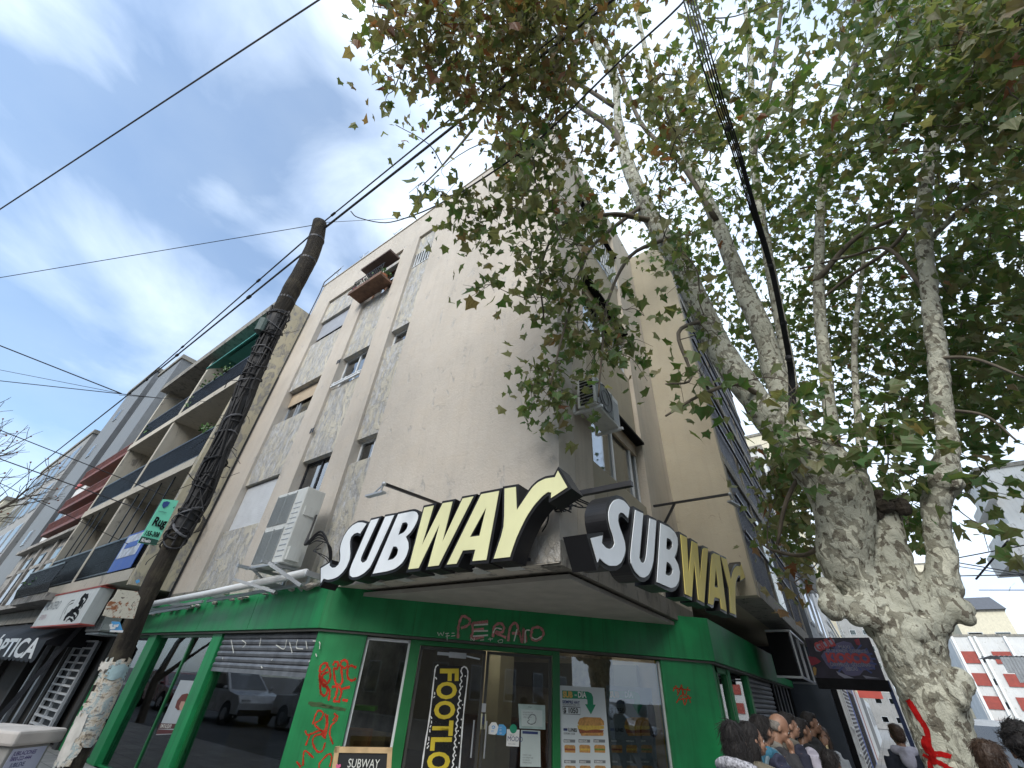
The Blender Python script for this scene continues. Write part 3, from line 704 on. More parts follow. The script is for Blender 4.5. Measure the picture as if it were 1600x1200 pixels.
# ================================================================ plants: a leafy pot plant generator
LEAFG = M('plant_leaf', (.06, .14, .03), .6, var=.4, scale=12); LEAFR = M('plant_flower', (.5, .05, .12), .6); TERRA = M('terracotta', (.35, .13, .06), .8)
def leaf_clump(mb, c, r, n, size, rnd, hang=0):
    for _ in range(n):
        d = Vector((rnd.gauss(0, 1), rnd.gauss(0, 1), rnd.gauss(0, .8)-hang)); d = d.normalized()*r*rnd.random()**.5
        p = Vector(c)+d; a = Vector((rnd.gauss(0, 1), rnd.gauss(0, 1), rnd.gauss(0, 1))).normalized(); b = a.orthogonal().normalized(); s_ = size*rnd.uniform(.6, 1.3)
        mb.add([p, p+a*s_*.5+b*s_*.28, p+a*s_, p+a*s_*.5-b*s_*.28], [(0, 1, 2, 3)])
def pot_plant(label, p, r=.2, n=90, size=.09, pot=True, flowers=0, seed=1, group='potted plants on the balconies'):
    rnd = random.Random(seed); t = thing('potted_plant', label, 'plant', p, group); p = Vector(p)
    if pot:
        m = MB(); m.tube([p, p+ZAX*.02, p+ZAX*.18, p+ZAX*.2, p+ZAX*.2, p+ZAX*.15], [.07, .08, .105, .115, .09, .08], 12); m.build('pot', TERRA, t)
    m = MB(); leaf_clump(m, p+ZAX*(.2+r*.7), r, n, size, rnd)
    for k in range(5): m.tube([p+ZAX*.17, p+ZAX*(.2+r*.5)+Vector((rnd.gauss(0, r*.3), rnd.gauss(0, r*.3), 0))], .006, 4)
    m.build('foliage', LEAFG, t)
    if flowers:
        m = MB()
        for k in range(flowers): q = p+ZAX*(.2+r*.8)+Vector((rnd.gauss(0, r*.5), rnd.gauss(0, r*.5), rnd.gauss(0, r*.4))); m.ball(q, .028, 6, 4)
        m.build('flowers', LEAFR, t)
    return t
# ---------- planter balcony on the top floor of the corner building
pb = MB(); pb.box(-9.42, -7.95, YA-.42, YA+.0, 11.0, 11.08); pb.box(-9.44, -7.93, YA-.45, YA-.42, 10.98, 11.12); pb.build('planter_shelf', M('rusty_shelf', (.16, .09, .06), .85, var=.4, scale=6, streak=.5), bld)
pb = MB(); pb.box(-9.4, -8.0, YA-.40, YA, 12.2, 12.27); pb.build('window_canopy', M('canopy_brown', (.12, .08, .07), .8, var=.2), bld)
g = MB()
for k in range(14): x = -9.38+k*.105; g.bar((x, YA-.41, 11.1), (x, YA-.41, 11.55), .014)
g.bar((-9.4, YA-.41, 11.55), (-7.98, YA-.41, 11.55), .02); g.build('shelf_railing', DARKM, bld)
for k, (x, lab, fl) in enumerate(((-9.25, 'potted plant with pink flowers at the left end of the top floor planter', 7), (-8.9, 'bushy potted plant second from the left in the top floor planter', 0), (-8.5, 'pale leafed potted plant in the middle of the top floor planter', 2), (-8.15, 'tall potted plant at the right end of the top floor planter', 0))):
    pot_plant(lab, (x, YA-.22, 11.08), .2, 80, .08, True, fl, 20+k)

# ================================================================ air conditioners
def aircon(label, w_, h_, d_, fans=1, rings=True):
    t = thing('air_conditioner', label, 'air conditioner', (0, 0, 0), 'outdoor air conditioner units')
    b = MB().box(-w_/2, w_/2, 0, d_, 0, h_).build('case', ACW, t); bevel(b, .015)
    for k in range(fans):
        z0 = h_*(k+.06)/fans; z1 = h_*(k+.94)/fans; g = MB(); xa_, xb2 = -w_/2+.04, w_*.18
        for j in range(int((z1-z0)/.022)): z = z0+j*.022; g.box(xa_, xb2, -.012, -.004, z, z+.010)
        for x in (xa_, (xa_+xb2)/2, xb2): g.box(x-.006, x+.006, -.016, -.002, z0, z1)
        g.build('fan_grille', ACG, t)
        if not rings: continue
        f = MB().tube([((xa_+xb2)/2, -.003, (z0+z1)/2), ((xa_+xb2)/2, -.0005, (z0+z1)/2)], min((xb2-xa_), (z1-z0))*.46, 24); f2 = f.build('fan_opening', DARKM, t)
        r = MB(); c = Vector(((xa_+xb2)/2, -.017, (z0+z1)/2)); R_ = min((xb2-xa_), (z1-z0))*.47
        r.tube([c+Vector((math.cos(a)*R_, 0, math.sin(a)*R_)) for a in [i*PI/14 for i in range(29)]], .007, 5); r.tube([c+Vector((math.cos(a)*R_*.55, 0, math.sin(a)*R_*.55)) for a in [i*PI/10 for i in range(21)]], .005, 5); r.build('fan_ring', DARKM, t)
    l = MB()
    for k in range(11): l.box(w_*.24, w_*.46, -.006, -.001, h_*(.08+.07*k), h_*(.08+.07*k)+.012)
    l.build('vent_louvre', GREYM, t)
    l = MB(); l.box(w_/2, w_/2+.02, d_*.2, d_*.75, h_*.62, h_*.74); l.box(w_/2, w_/2+.06, d_*.1, d_*.7, h_*.04, h_*.2); l.build_each('side_cover', ACW, t)
    return t
ac = aircon('large two-fan air conditioner on the front wall left of the bigger sign', .98, 1.28, .36, 2, rings=False)
b = MB()
for x in (-.38, .38): b.bar((x, -.25, -.03), (x, .62, -.03), .045); b.bar((x, .62, -.03), (x, .62, -.38), .04); b.bar((x, .0, -.03), (x, .62, -.33), .03)
b.bar((-.5, -.05, -.03), (.5, -.05, -.03), .03)
b.build_each('bracket', GREYM, ac); ac.location = (-7.62, 3.55, 3.05)
ac2 = aircon('white air conditioner on a wall bracket beside the upper side window', .86, .54, .3)
b = MB()
for x in (-.36, .36): b.bar((x, -.06, -.02), (x, .38, -.02), .04); b.bar((x, .38, -.02), (x, .38, .28), .04)
b.build_each('bracket', WHITEF, ac2)
l = MB()
for k in range(9): l.box(-.442, -.432, .04, .25, .03+k*.054, .06+k*.054)
l.build_each('side_slot', BLK, ac2); ac2.rotation_euler = (0, 0, PI/2); ac2.location = (-2.0, 5.02, 4.97)
# refrigerant lines of the big unit
cb = MB()
for k in range(4):
    p = [Vector((-7.1, 3.85, 3.9-.02*k)), Vector((-7.02, 3.8, 3.6)), Vector((-6.95+.03*k, 3.75, 3.35)), Vector((-6.7, 3.8, 3.55-.05*k)), Vector((-6.55+.02*k, 3.95, 3.3)), Vector((-6.6, 4.15, 2.9))]
    cb.tube(catmull(p, 6), .018 if k < 2 else .009, 6)
for k in range(2):
    cb.tube(catmull([Vector((-6.7, 3.9, 3.4-.1*k)), Vector((-6.5-.05*k, 3.7, 3.2)), Vector((-6.3, 3.85, 3.05+.04*k)), Vector((-6.6, 4.1, 2.9))], 5), .007, 5)
tag(cb.build('cooling_pipes', CABLE), 'black insulated pipes hanging between the big air conditioner and the sign', 'pipes')
# folded awning along the top of the fascia
aw = thing('folded_awning', 'white rolled awning tube with metal arms above the green fascia, left end', 'awning', (-9.5, 3.8, 2.85))
t0, t1 = on(215, 948, 1, 3.75), on(478, 895, 1, 3.75)
MB().tube([t0, t0.lerp(t1, .5)-ZAX*.02, t1], .06, 12).build('roller_tube', WHT, aw, True)
m_ = MB()
for f in (0.0, .22, .5, .8, 1.0):
    p = t0.lerp(t1, f); m_.bar(p, p+Vector((0, .42, -.02)), .05, .08)
m_.build_each('awning_bracket', GREYM, aw)
m_ = MB(); 
for (f0, f1, dz) in ((.02, .42, -.10), (.5, .95, -.12), (.1, .35, -.16)): m_.bar(t0.lerp(t1, f0)+Vector((0, .1, dz)), t0.lerp(t1, f1)+Vector((0, .22, dz+.03)), .035, .05)
m_.bar(on(365, 905, 1, 3.3), on(430, 925, 1, 3.75), .04); m_.bar(on(420, 880, 1, 3.3), on(470, 915, 1, 3.7), .05)
m_.build_each('folding_arm', GREYM, aw)
rb = MB(); random.seed(5)
for k in range(26):
    f = random.random(); p = t0.lerp(t1, f)+Vector((0, .32, -.1)); rb.ball(p, (random.uniform(.04, .12), .05, random.uniform(.02, .05)), 6, 4, .6)
rb.build('mortar_crumbs', PEELW, aw)['kind'] = 'stuff'
# downpipe / cable run at the building seam
dp = MB(); dp.tube([(-13.0, YA-.04, 2.9), (-13.0, YA-.04, ZR-.4), (-12.9, YA-.1, ZR+.1), (-12.5, YA+.1, ZR+.9)], .02, 6); dp.tube([(-12.95, YA-.03, 2.9), (-12.95, YA-.03, 9.5)], .012, 5)
for k in range(5):
    c = Vector((-12.95, YA-.1, 4.6)); dp.tube([c+Vector((math.cos(a)*(.12+.03*k), -.03*k, math.sin(a)*(.16+.02*k))) for a in [i*PI/8 for i in range(17)]], .008, 5)
dp.build('cable_run', CABLE, bld)
# roof antennas
for i, (x, h, lab) in enumerate(((-12.6, .9, 'bent aerial pole at the far left end of the roof edge'), (-10.9, .55, 'short looped aerial on the roof edge above the left window column'), (-9.0, .5, 'small aerial on the roof edge above the planter balcony'))):
    t = thing('roof_aerial', lab, 'aerial', (x, YA+.1, ZR+.07), 'aerials on the roof edge'); m_ = MB(); z = ZR+.07
    m_.tube([(x, YA+.1, z), (x, YA+.1, z+h)], .012, 6); m_.tube([(x-.2, YA+.1, z+h*.9), (x+.25, YA+.1, z+h)], .008, 5); m_.tube([(x-.1, YA, z+h*.7), (x-.1, YA+.25, z+h*.75)], .007, 5); m_.build('mast', GREYM, t)

# ================================================================ apartment block with deep balconies (left)
BALC = plaster('balcony_render', (.50, .465, .39), (.30, .28, .25), .05, .4, .35)
nb = thing('balcony_building', 'yellowed apartment block with deep balconies behind the utility pole', 'building', (-18, 7, 0))
YF = 3.3
MB().box(-13.2, -13.0, YF, YA-.001, 3.05, 12.5).build('end_wall', YEL, nb)
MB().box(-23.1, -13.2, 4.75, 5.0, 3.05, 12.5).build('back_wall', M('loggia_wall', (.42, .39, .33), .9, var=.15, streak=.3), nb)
MB().box(-23.1, -13.02, 5.0, 14, 3.0, 12.2).build('body', YEL, nb)
LV = [3.15, 6.02, 8.95, 11.95]
for i, z in enumerate(LV):
    MB().box(-23.1, -13.205, YF-.02 if i < 3 else YF-.25, 4.75, z, z+(.26 if i < 3 else .35)).build('balcony_slab', BALC if i < 3 else CONC, nb)
for x in (-23.1, -18.45):
    for i in range(3): MB().box(x, x+.22, YF+.02, 4.75, LV[i]+.26, LV[i+1]).build('divider_wall', BALC, nb)
for i in range(3):
    for (x0, x1) in ((-22.88, -18.45), (-18.23, -13.2)):
        r = MB(); z = LV[i]+.26
        r.bar((x0, YF+.05, z+.98), (x1, YF+.05, z+.98), .05); r.bar((x0, YF+.05, z+.1), (x1, YF+.05, z+.1), .03)
        n = int((x1-x0)/.12)
        for k in range(n+1): x = x0+(x1-x0)*k/n; r.box(x-.012, x+.012, YF+.035, YF+.06, z+.02, z+.97)
        rl = r.build('railing', BLACK, nb)
        q = MB()
        for k in range(n):
            x = x0+(x1-x0)*k/n
            if (k//3) % 7 != 5: q.box(x+.018, x+.105, YF+.07, YF+.078, z+.08, z+.93)
        q.build('railing_mesh', M('green_mesh', (.012, .035, .04), .8, var=.3) if i == 0 and x0 > -19 else NAVY, nb)
        for (a, b_) in ((x0+.6, x0+1.9), (x0+2.4, x0+4.0)):
            w_ = MB().box(a, b_, 4.68, 4.76, z+.0, z+2.1).build('balcony_door', DARKM, nb)
            MB().box(a+.06, b_-.06, 4.66, 4.675, z+.06, z+2.04).build('pane', FGLASS, w_)
# enclosed ground bay: glazed screen bars on lower floor
sc = MB()
for x in (-22.0, -21.2, -20.3, -17.4, -16.5, -15.6, -14.6): sc.bar((x, YF+.1, LV[0]+1.2), (x, YF+.1, LV[1]), .03)
sc.build_each('screen_bar', BLACK, nb)
MB().box(-16.3, -13.6, YF+.02, YF+.9, LV[3]-.8, LV[3]-.76).build('awning_frame', M('teal_awning', (.05, .28, .25), .7), nb)
am = MB(); am.add([(-17.8, YF-.1, 11.2), (-13.6, YF-.1, 11.2), (-13.6, YF+.8, 11.9), (-17.8, YF+.8, 11.9)], [(0, 1, 2, 3)]); am.bar((-17.8, YF-.1, 11.2), (-13.6, YF-.1, 11.2), .05); am.build('green_awning', MATS['teal_awning'], nb)
for k, (x, z, lab) in enumerate(((-17.8, LV[2]+.3, 'green potted plant at the left of the top balcony near the divider'), (-17.2, LV[2]+.9, 'white flowering plant on the railing of the top balcony'), (-16.3, LV[2]+.95, 'flowering plant in the middle of the top balcony railing'), (-15.6, LV[2]+1.0, 'large bushy plant on the top balcony nearest the pole'), (-21.9, LV[2]+.3, 'small fern at the far left corner of the top balcony'), (-14.2, LV[1]+1.0, 'trailing plant on the middle balcony beside the pole'))):
    pot_plant(lab, (x, YF+.2, z), .3, 120, .11, True, 4 if k in (1, 2) else 0, 40+k)
acn = aircon('air conditioner hanging under the roof of the top left balcony', .8, .55, .3)
MB().add([(-.4, .0, -.03), (.4, 0, -.03), (.4, .5, -.03), (-.4, .5, -.03)], [(0, 1, 2, 3)]).build('bracket', GREYM, acn); acn.location = (-21.6, 4.2, 10.8)
# blue banner hanging on the lowest balcony
bn = thing('balcony_banner', 'blue and white banner tied to the lowest balcony railing beside the pole', 'banner', (-14.4, 3.2, 3.4))
b0 = MB().box(-15.2, -13.55, YF-.02, YF-.005, LV[0]+.3, LV[0]+1.25).build('cloth', BLUE, bn)
MB().box(-15.1, -13.75, YF-.028, YF-.021, LV[0]+.62, LV[0]+1.2).build('picture', M('banner_pale', (.5, .55, .62), .7, var=.35, scale=6), bn)
MB().box(-14.9, -14.0, YF-.034, YF-.029, LV[0]+.85, LV[0]+1.0).build('print', BLUE, bn)
# ground floor of the block: dark shopfronts
gf = thing('ground_floor_shops', 'dark ground floor shopfronts under the balconies left of the green shop', 'shopfront', (-20, 4.3, 0))
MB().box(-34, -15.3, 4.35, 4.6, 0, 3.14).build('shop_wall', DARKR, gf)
m_ = MB()
for x in (-15.4, -18.2, -18.6, -22.4, -26.0, -30): m_.box(x, x+.28, 4.15, 4.36, 0, 3.1)
m_.build_each('pier', M('pier_dark', (.05, .048, .045), .8, var=.3), gf)
MB().box(-34, -15.3, 4.1, 4.3, 2.65, 3.1).build('lintel_band', CONC, gf)
m_ = MB(); m_.box(-20.2, -20.0, 4.2, 4.3, 0, 2.6); m_.box(-21.3, -21.15, 4.2, 4.3, 0, 2.6); m_.box(-18.9, -18.75, 4.2, 4.3, 0, 2.6); m_.build_each('door_post', GREYM, gf)
# barred gate
gt = thing('barred_gate', 'white ladder-like barred gate between the pole and the dark shopfront', 'gate', (-17, 4.15, 0))
m_ = MB()
for x in (-17.9, -17.1, -16.25): m_.box(x-.03, x+.03, 4.1, 4.16, .05, 2.05)
for k in range(13): m_.box(-17.9, -16.25, 4.09, 4.15, .1+k*.16, .14+k*.16)
m_.build('bars', WHITEF, gt)
MB().box(-17.9, -16.25, 4.2, 4.24, .05, 2.05).build('backing', M('gate_backing', (.12, .13, .14), .7), gt)
ac3 = aircon('old air conditioner on the wall behind the pole, right of the hairdresser sign', 1.0, .8, .35)
MB().box(-.5, .5, .05, .5, -.06, -.02).build('bracket', GREYM, ac3); ac3.location = (-15.3, 3.65, 2.2)
# old stone house
ol = thing('stone_house', 'grey old stone house with a small iron balcony at the far left', 'building', (-28, 7, 0))
MB().box(-36, -23.12, 3.9, 14, 3.14, 6.3).build('wall', STONE, ol)
m_ = MB()
for z, d in ((3.14, .25), (6.0, .3), (4.9, .06)): m_.box(-36, -23.12, 3.9-d, 3.9, z, z+.16)
for x in (-25.9, -28.6, -31.5, -34): m_.box(x, x+.35, 3.8, 3.9, 3.3, 6.0)
m_.build_each('moulding', STONE, ol)
for x in (-25.2, -27.9, -30.8, -33.4):
    w_ = MB().box(x, x+1.1, 3.87, 3.91, 3.35, 5.6).build('window', DARKM, ol); MB().box(x+.1, x+1.0, 3.855, 3.868, 3.4, 5.5).build('pane', FGLASS, w_)
MB().box(-23.0, -18.6, 3.0, 3.9, 2.95, 3.14).build('balcony_slab', STONE, ol)
r = MB(); 
for k in range(38): x = -22.9+k*.115; r.tube([(x, 2.98, 3.14), (x, 2.92, 3.4), (x, 2.98, 3.95)], .014, 5)
r.bar((-23, 2.98, 3.95), (-18.7, 2.98, 3.95), .05); r.bar((-23, 2.98, 3.2), (-18.7, 2.98, 3.2), .03); r.build('balcony_railing', BLACK, ol)
for k, x in enumerate((-22.5, -21.3)): pot_plant(('bright green plant at the left corner of the small iron balcony', 'green plant on the iron balcony above the hairdresser sign')[k], (x, 3.1, 3.14), .24, 90, .12, False, 0, 60+k)
# red balcony building
REDB = M('red_oxide', (.16, .055, .045), .7, var=.3)
rd = thing('red_balcony_building', 'beige building with red projecting balconies beyond the balcony block', 'building', (-27, 7, 0))
MB().box(-31.5, -23.15, 4.3, 14, 6.3, 11.3).build('wall', CREAM, rd)
for z in (6.4, 7.6, 9.2):
    m_ = MB(); m_.box(-31.4, -23.6, 3.5, 4.3, z, z+.16); m_.build('balcony_slab', REDB, rd)
    m_ = MB(); m_.bar((-31.4, 3.52, z+.6), (-23.6, 3.52, z+.6), .05)
    for k in range(57): x = -31.3+k*.135; m_.box(x, x+.03, 3.5, 3.54, z+.16, z+.6)
    m_.build('balcony_railing', REDB, rd)
for z in (6.7, 9.4):
    for x in (-30.4, -27.8, -25.2):
        w_ = MB().box(x, x+1.3, 4.26, 4.31, z, z+1.6).build('window', DARKM, rd); MB().box(x+.08, x+1.22, 4.245, 4.259, z+.08, z+1.52).build('pane', FGLASS, w_)
def bldg(label, x0, x1, y0, y1, z1, m, fz=3.0, face='-y', ww=1.3, wh=1.3, gap=2.6, wm=None, z0=0, cat='building', name='apartment_building', band=None, roofm=None, skip=None):
    t = thing(name, label, cat, ((x0+x1)/2, (y0+y1)/2, 0))
    MB().box(x0, x1, y0, y1, z0, z1).build('wall', m, t)
    MB().box(x0-.1, x1+.1, y0-.1, y1+.1, z1, z1+.3).build('roof_edge', roofm or CONC, t)
    for fc in face.split():
        a0, a1 = (x0, x1) if 'y' in fc else (y0, y1); n = max(1, int((a1-a0)/gap))
        for k in range(n):
            c = a0+(a1-a0)*(k+.5)/n; z = z0+fz*.35
            while z+wh < z1-.2:
                if not skip or not skip(k, z):
                    f = MB(); g = MB(); e = .06
                    if fc == '-y': f.box(c-ww/2, c+ww/2, y0-e, y0+.02, z, z+wh); g.box(c-ww/2+.08, c+ww/2-.08, y0-e-.012, y0-e, z+.08, z+wh-.08)
                    elif fc == '+y': f.box(c-ww/2, c+ww/2, y1-.02, y1+e, z, z+wh); g.box(c-ww/2+.08, c+ww/2-.08, y1+e, y1+e+.012, z+.08, z+wh-.08)
                    elif fc == '+x': f.box(x1-.02, x1+e, c-ww/2, c+ww/2, z, z+wh); g.box(x1+e, x1+e+.012, c-ww/2+.08, c+ww/2-.08, z+.08, z+wh-.08)
                    else: f.box(x0-e, x0+.02, c-ww/2, c+ww/2, z, z+wh); g.box(x0-e-.012, x0-e, c-ww/2+.08, c+ww/2-.08, z+.08, z+wh-.08)
                    o = f.build('window', wm or GREYM, t); g.build('pane', FGLASS, o)
                z += fz
    return t
LGREY = plaster('pale_grey_render', (.30, .30, .295), (.2, .2, .2), .1, .2, .4); WHITEB = plaster('white_render', (.62, .62, .61), (.45, .44, .42), .05, .2, .3)
bldg('tall grey tower with a blank side wall rising behind the balcony block', -36, -32, 4.2, 16, 18.7, GREYB, gap=2, face='')
bldg('slim darker grey tower left of the tall grey tower', -43, -37, 4.0, 14, 19.5, GREYB, gap=3.2, face='-y', ww=.9, wh=.9)
bldg('pale glass-fronted building with a flat roof behind the bare tree', -60, -44, 3.8, 16, 16.0, LGREY, gap=3, ww=2.2, wh=2, face='-y +x')
bldg('low white house with a red roof seen through the bare tree', -34, -31.6, 3.9, 9, 9.5, WHITEB, gap=2, roofm=RED, face='-y', z0=6.3)
bldg('distant beige building at the far left end of the street', -100, -62, 3, 20, 13.5, CREAM, gap=3.2)
# ================================================================ buildings on street B, left side beyond the shop
bl = bldg('dark glazed building with white balcony rails beyond the projecting block', -10, -1.1, 17.9, 26, 9.5, M('dark_cladding', (.05, .06, .075), .4), face='+x', gap=2.6)
m_ = MB()
for z in (3.4, 6.2):
    for h in (.3, .6, .95): m_.bar((-.6, 18, z+h), (-.6, 26, z+h), .05)
    m_.box(-1.1, -.55, 17.9, 26, z, z+.12)
m_.build_each('balcony_rail', WHITEF, bl)
bldg('white apartment building between the dark glazed one and the pale tower', -11, -1.2, 26.2, 40, 14, WHITEB, face='+x', gap=3)
bldg('blank pale tower with a line of windows seen left of the tree trunk', -12, -1.0, 48, 62, 26, CREAM, face='-y +x', gap=3.4)
bldg('white building with many floors far beyond the tree fork', -6, 3.2, 130, 150, 36, LGREY, face='-y', gap=2.2, ww=1.1, wh=1.0)
bldg('grey shutter-front shop building on the left pavement beyond the black sign', -10, -1.35, 40.2, 47.8, 6, LGREY, face='+x', gap=3)
# ground-level shops beyond the green one
sh = thing('shop_row', 'row of shuttered and painted shopfronts along the pavement beyond the queue', 'shopfront', (-1.5, 30, 0))
for k, (y0, y1, mt) in enumerate(((18, 20.4, BLK), (20.4, 24, WHT), (24, 24.8, BLUE), (24.8, 28.4, MATS['shutter_steel']), (28.4, 29.6, BLUE), (29.6, 31.5, WHT), (31.5, 32.6, RED), (32.6, 38, WHT), (38, 46, LGREY), (46, 60, WHT))):
    MB().box(-1.3, -.95, y0, y1, 0, 2.7).build('shopfront_panel', mt, sh)
m_ = MB()
for k in range(20): z = .2+k*.11; m_.box(-.95, -.93, 21, 23.6, z, z+.05)
lt = MB()
for y in (18.1, 18.7, 19.4, 20.2): lt.box(-.95, -.92, y, y+.05, .05, 2.7)
for z in (.7, 1.3): lt.box(-.95, -.9, 18.7, 19.4, z, z+.06)
lt.build_each('white_trim', WHT, sh)
for k in range(9): y = 25+k*.38; m_.box(-.95, -.92, y, y+.06, .1, 2.4)
m_.build_each('grille_bar', DARKM, sh)
for k, (y, z, w_, h_, mt, lab) in enumerate(((33, 3.2, .9, .9, YELW, 'round amber shop sign hanging far down the left pavement'), (36, 2.75, 1.1, .5, RED, 'small red box sign below the round amber one'), (40, 3.6, 1.6, 1.3, WHT, 'pale square sign board further down the left pavement'), (30, 2.9, 1.0, .35, BLUE, 'blue box sign nearest on the far shop row'))):
    t = thing('hanging_sign', lab, 'shop sign', (-.6, y, z), 'small signs along the far shop row'); q = MB()
    if k == 0: q.tube([(-.45, y-.08, z), (-.45, y+.08, z)], .42, 20)
    else: q.box(-.9, -.9+w_, y-.08, y+.08, z-h_/2, z+h_/2)
    q.build('panel', mt, t); MB().bar((-.95, y, z+h_/2+.05), (-.1, y, z+h_/2+.05), .04).build('bracket', DARKM, t)
# ================================================================ across street B, far right
rw = bldg('white building with red panels beside its windows behind the parked white car', 11.7, 34, 100, 112, 12.4, WHITEB, face='-y', gap=3.2, ww=2.1, wh=.9, wm=GREYM, fz=2.7)
rp = MB()
for k in range(4):
    for c in (12.9, 16.6, 20.4): rp.box(c-1.0, c+1.0, 99.86, 99.92, .9+2.7*k, 2.4+2.7*k)
rp.build_each('red_panel', M('red_panel_paint', (.30, .06, .045), .7, var=.2), rw)
rp = MB()
for x in (11.9, 13.9, 14.5, 17.7): rp.box(x, x+.3, 99.6, 99.99, 0, 12.4)
rp.build_each('rib', WHT, rw)
by = bldg('beige building with a slate mansard roof above the white and red one', 15.2, 22, 113, 122, 17.5, CREAM, face='-y', gap=3, ww=1.9, wh=1.4)
MB().prism([[Vector((15.0, 112.5, 17.8)), Vector((22.3, 112.5, 17.8)), Vector((21.2, 113.5, 19.8)), Vector((15.0, 113.5, 19.8))]], (0, 6, 0)).build('slate_roof', M('slate', (.08, .09, .11), .6), by)
bldg('tall cream tower with small dark windows behind the mansard roof', 10.5, 17.6, 124, 136, 28, CREAM, face='-y', gap=3.2, ww=1.6, wh=1.3)
cr_ = bldg('white corner building with projecting cornices at the right edge', 11.6, 26, 45, 50, 17.5, WHITEB, face='-y -x', gap=3)
m_ = MB(); m_.box(10.4, 11.6, 43.6, 50, 10.9, 12.3); m_.box(10.9, 11.6, 44, 50, 12.3, 13.2); m_.box(11.1, 11.6, 44, 50, 15, 15.6); m_.build_each('cornice', WHITEB, cr_)
ca = thing('corrugated_canopy', 'corrugated metal canopy over a dark kiosk at the right edge', 'canopy', (9, 47, 0))
m_ = MB(); n = 40; P0 = []
for k in range(n): x = 6.8+k*.12; z = 5.35+.05*(k % 2); P0.append((x, z))
vs = [(x, 45, z) for x, z in P0]+[(x, 50, z+.2) for x, z in P0]; m_.add(vs, [(i, i+1, i+1+n, i+n) for i in range(n-1)]); 
for k in range(26): x = 7.3+k*.16; m_.box(x, x+.1, 44.95, 45.1, 3.95+(.5 if k < 2 else 0), 5.3); m_.box(x+.1, x+.16, 45, 45.1, 3.95+(.5 if k < 2 else 0), 5.3)
m_.build('roof_sheet', GREYM, ca)
MB().box(8.6, 11.5, 45.6, 50, .0, 3.95).build('kiosk_body', BLK, ca); MB().box(8.9, 9.3, 45.5, 45.59, 2.4, 3.9).build('red_trim', M('dull_red', (.3, .05, .04), .6), ca)
_r = ray(1570, 157); _c = EYE+_r*(15/_r.x)
bldg('very tall beige tower behind the tree crown at the top right', 15, 32, _c.y-9, _c.y, 46, CREAM, face='-x +y', gap=3, ww=1.4, wh=1.4)
# ================================================================ street behind the camera (seen only mirrored in the shop windows)
bldg('grey rendered building across the street, mirrored in the shop windows', -34, -16, -22, -13, 13, LGREY, face='+y', gap=3)
bldg('brown brick building across the street with red ground floor', -15.8, -3, -24, -13, 16, M('brown_brick', (.2, .13, .09), .8), face='+y', gap=3)
bldg('cream building across the street corner with square windows', 12, 26, -40, -9.2, 15, M('dark_tan_render', (.17, .14, .11), .8), face='-x +y', gap=3, wh=1.8)
bldg('dark grey building far down the street behind', -1.9, 11, -70, -60, 18, GREYB, face='+y', gap=3)
bldg('white building down the street on the left side behind', -15, -2.2, -60, -25, 12, WHITEB, face='+x', gap=3.4)
bldg('dull red painted building across the side street, mirrored beside the posters', 11.6, 24, 4.2, 22, 9, M('dull_red_render', (.24, .07, .05), .8), face='-x -y', gap=3)
bldg('grey building further along the far side of the side street', 11.6, 24, 22.3, 42, 6.5, LGREY, face='-x', gap=3)
# ================================================================ plane tree on the pavement
def barkmat():
    m, N, L = newmat('plane_bark'); v = coords(N, L, (1, 1, .78))
    a = noi(N, L, v, 7.5, 4, .5, .3); b_ = noi(N, L, v, 15, 3, .5, .25); c3 = noi(N, L, v, 2.1, 3, .6, .4)
    base = ramp(N, L, c3, (.35, .65), ((.37, .37, .30), (.50, .495, .41)))
    c = mixc(N, L, ramp(N, L, a, (.53, .545), (0, 1)), base, (.27, .26, .205))
    c = mixc(N, L, ramp(N, L, b_, (.585, .60), (0, 1)), c, (.155, .14, .11))
    c = mixc(N, L, ramp(N, L, noi(N, L, v, 7.5, 2, .5, .7), (.62, .635), (0, .9)), c, (.60, .59, .48))
    c = mixc(N, L, ramp(N, L, noi(N, L, coords(N, L, (9, 9, 1.2)), 2.4, 6, .7, 1.4), (.54, .64), (0, .6)), c, (.07, .06, .045))
    s_ = N.new('ShaderNodeMath'); s_.operation = 'MULTIPLY_ADD'; s_.inputs[1].default_value = .6
    L.new(ramp(N, L, a, (.5, .56), (1, .3)), s_.inputs[0]); L.new(noi(N, L, v, 18, 5, .7, 1), s_.inputs[2])
    return finish(m, N, L, c, .85, 0, s_.outputs[0], .7, .035, .2)
BARK = barkmat()
TW = M('twig_bark', (.12, .10, .075), .85, var=.35, scale=6)
def limb(pts, k=.5):
    # points: photo x, y, distance along the street (y), width in photo pixels
    P, R_ = [], []
    for (x, y, d, w_) in pts:
        p = on(x, y, 1, d); v = p-EYE; ct = v.dot(FW)/v.length; P.append(p); R_.append(w_*v.length*ct/FPX*k*.9*ct**.6)
    return P, R_
def smooth_limb(P, R_, n=5):
    Q = catmull(P, n); RR = []
    for i in range(len(P)-1):
        for k in range(n): RR.append(R_[i]+(R_[i+1]-R_[i])*k/n)
    RR.append(R_[-1]); return Q, RR
tree = thing('plane_tree', 'mottled plane tree with red paint on its trunk standing on the pavement', 'tree', (.5, 5.5, 0))
D0 = 5.5
T = MB()
tr = [(1620, 1500, D0, 135), (1560, 1330, D0, 124), (1490, 1195, D0, 116), (1455, 1100, D0, 120), (1430, 1040, D0, 128), (1418, 1000, D0, 132), (1412, 965, D0, 132)]
Pt, Rt = limb(tr); base = Pt[2].copy()
d_ = (Pt[2]-Pt[3]).normalized(); foot = Pt[2]+d_*(Pt[2].z/abs(d_.z)) if abs(d_.z) > .1 else Vector((base.x, base.y, 0))
foot = Vector((base.x+(base.x-Pt[3].x)*1.2, base.y, 0))
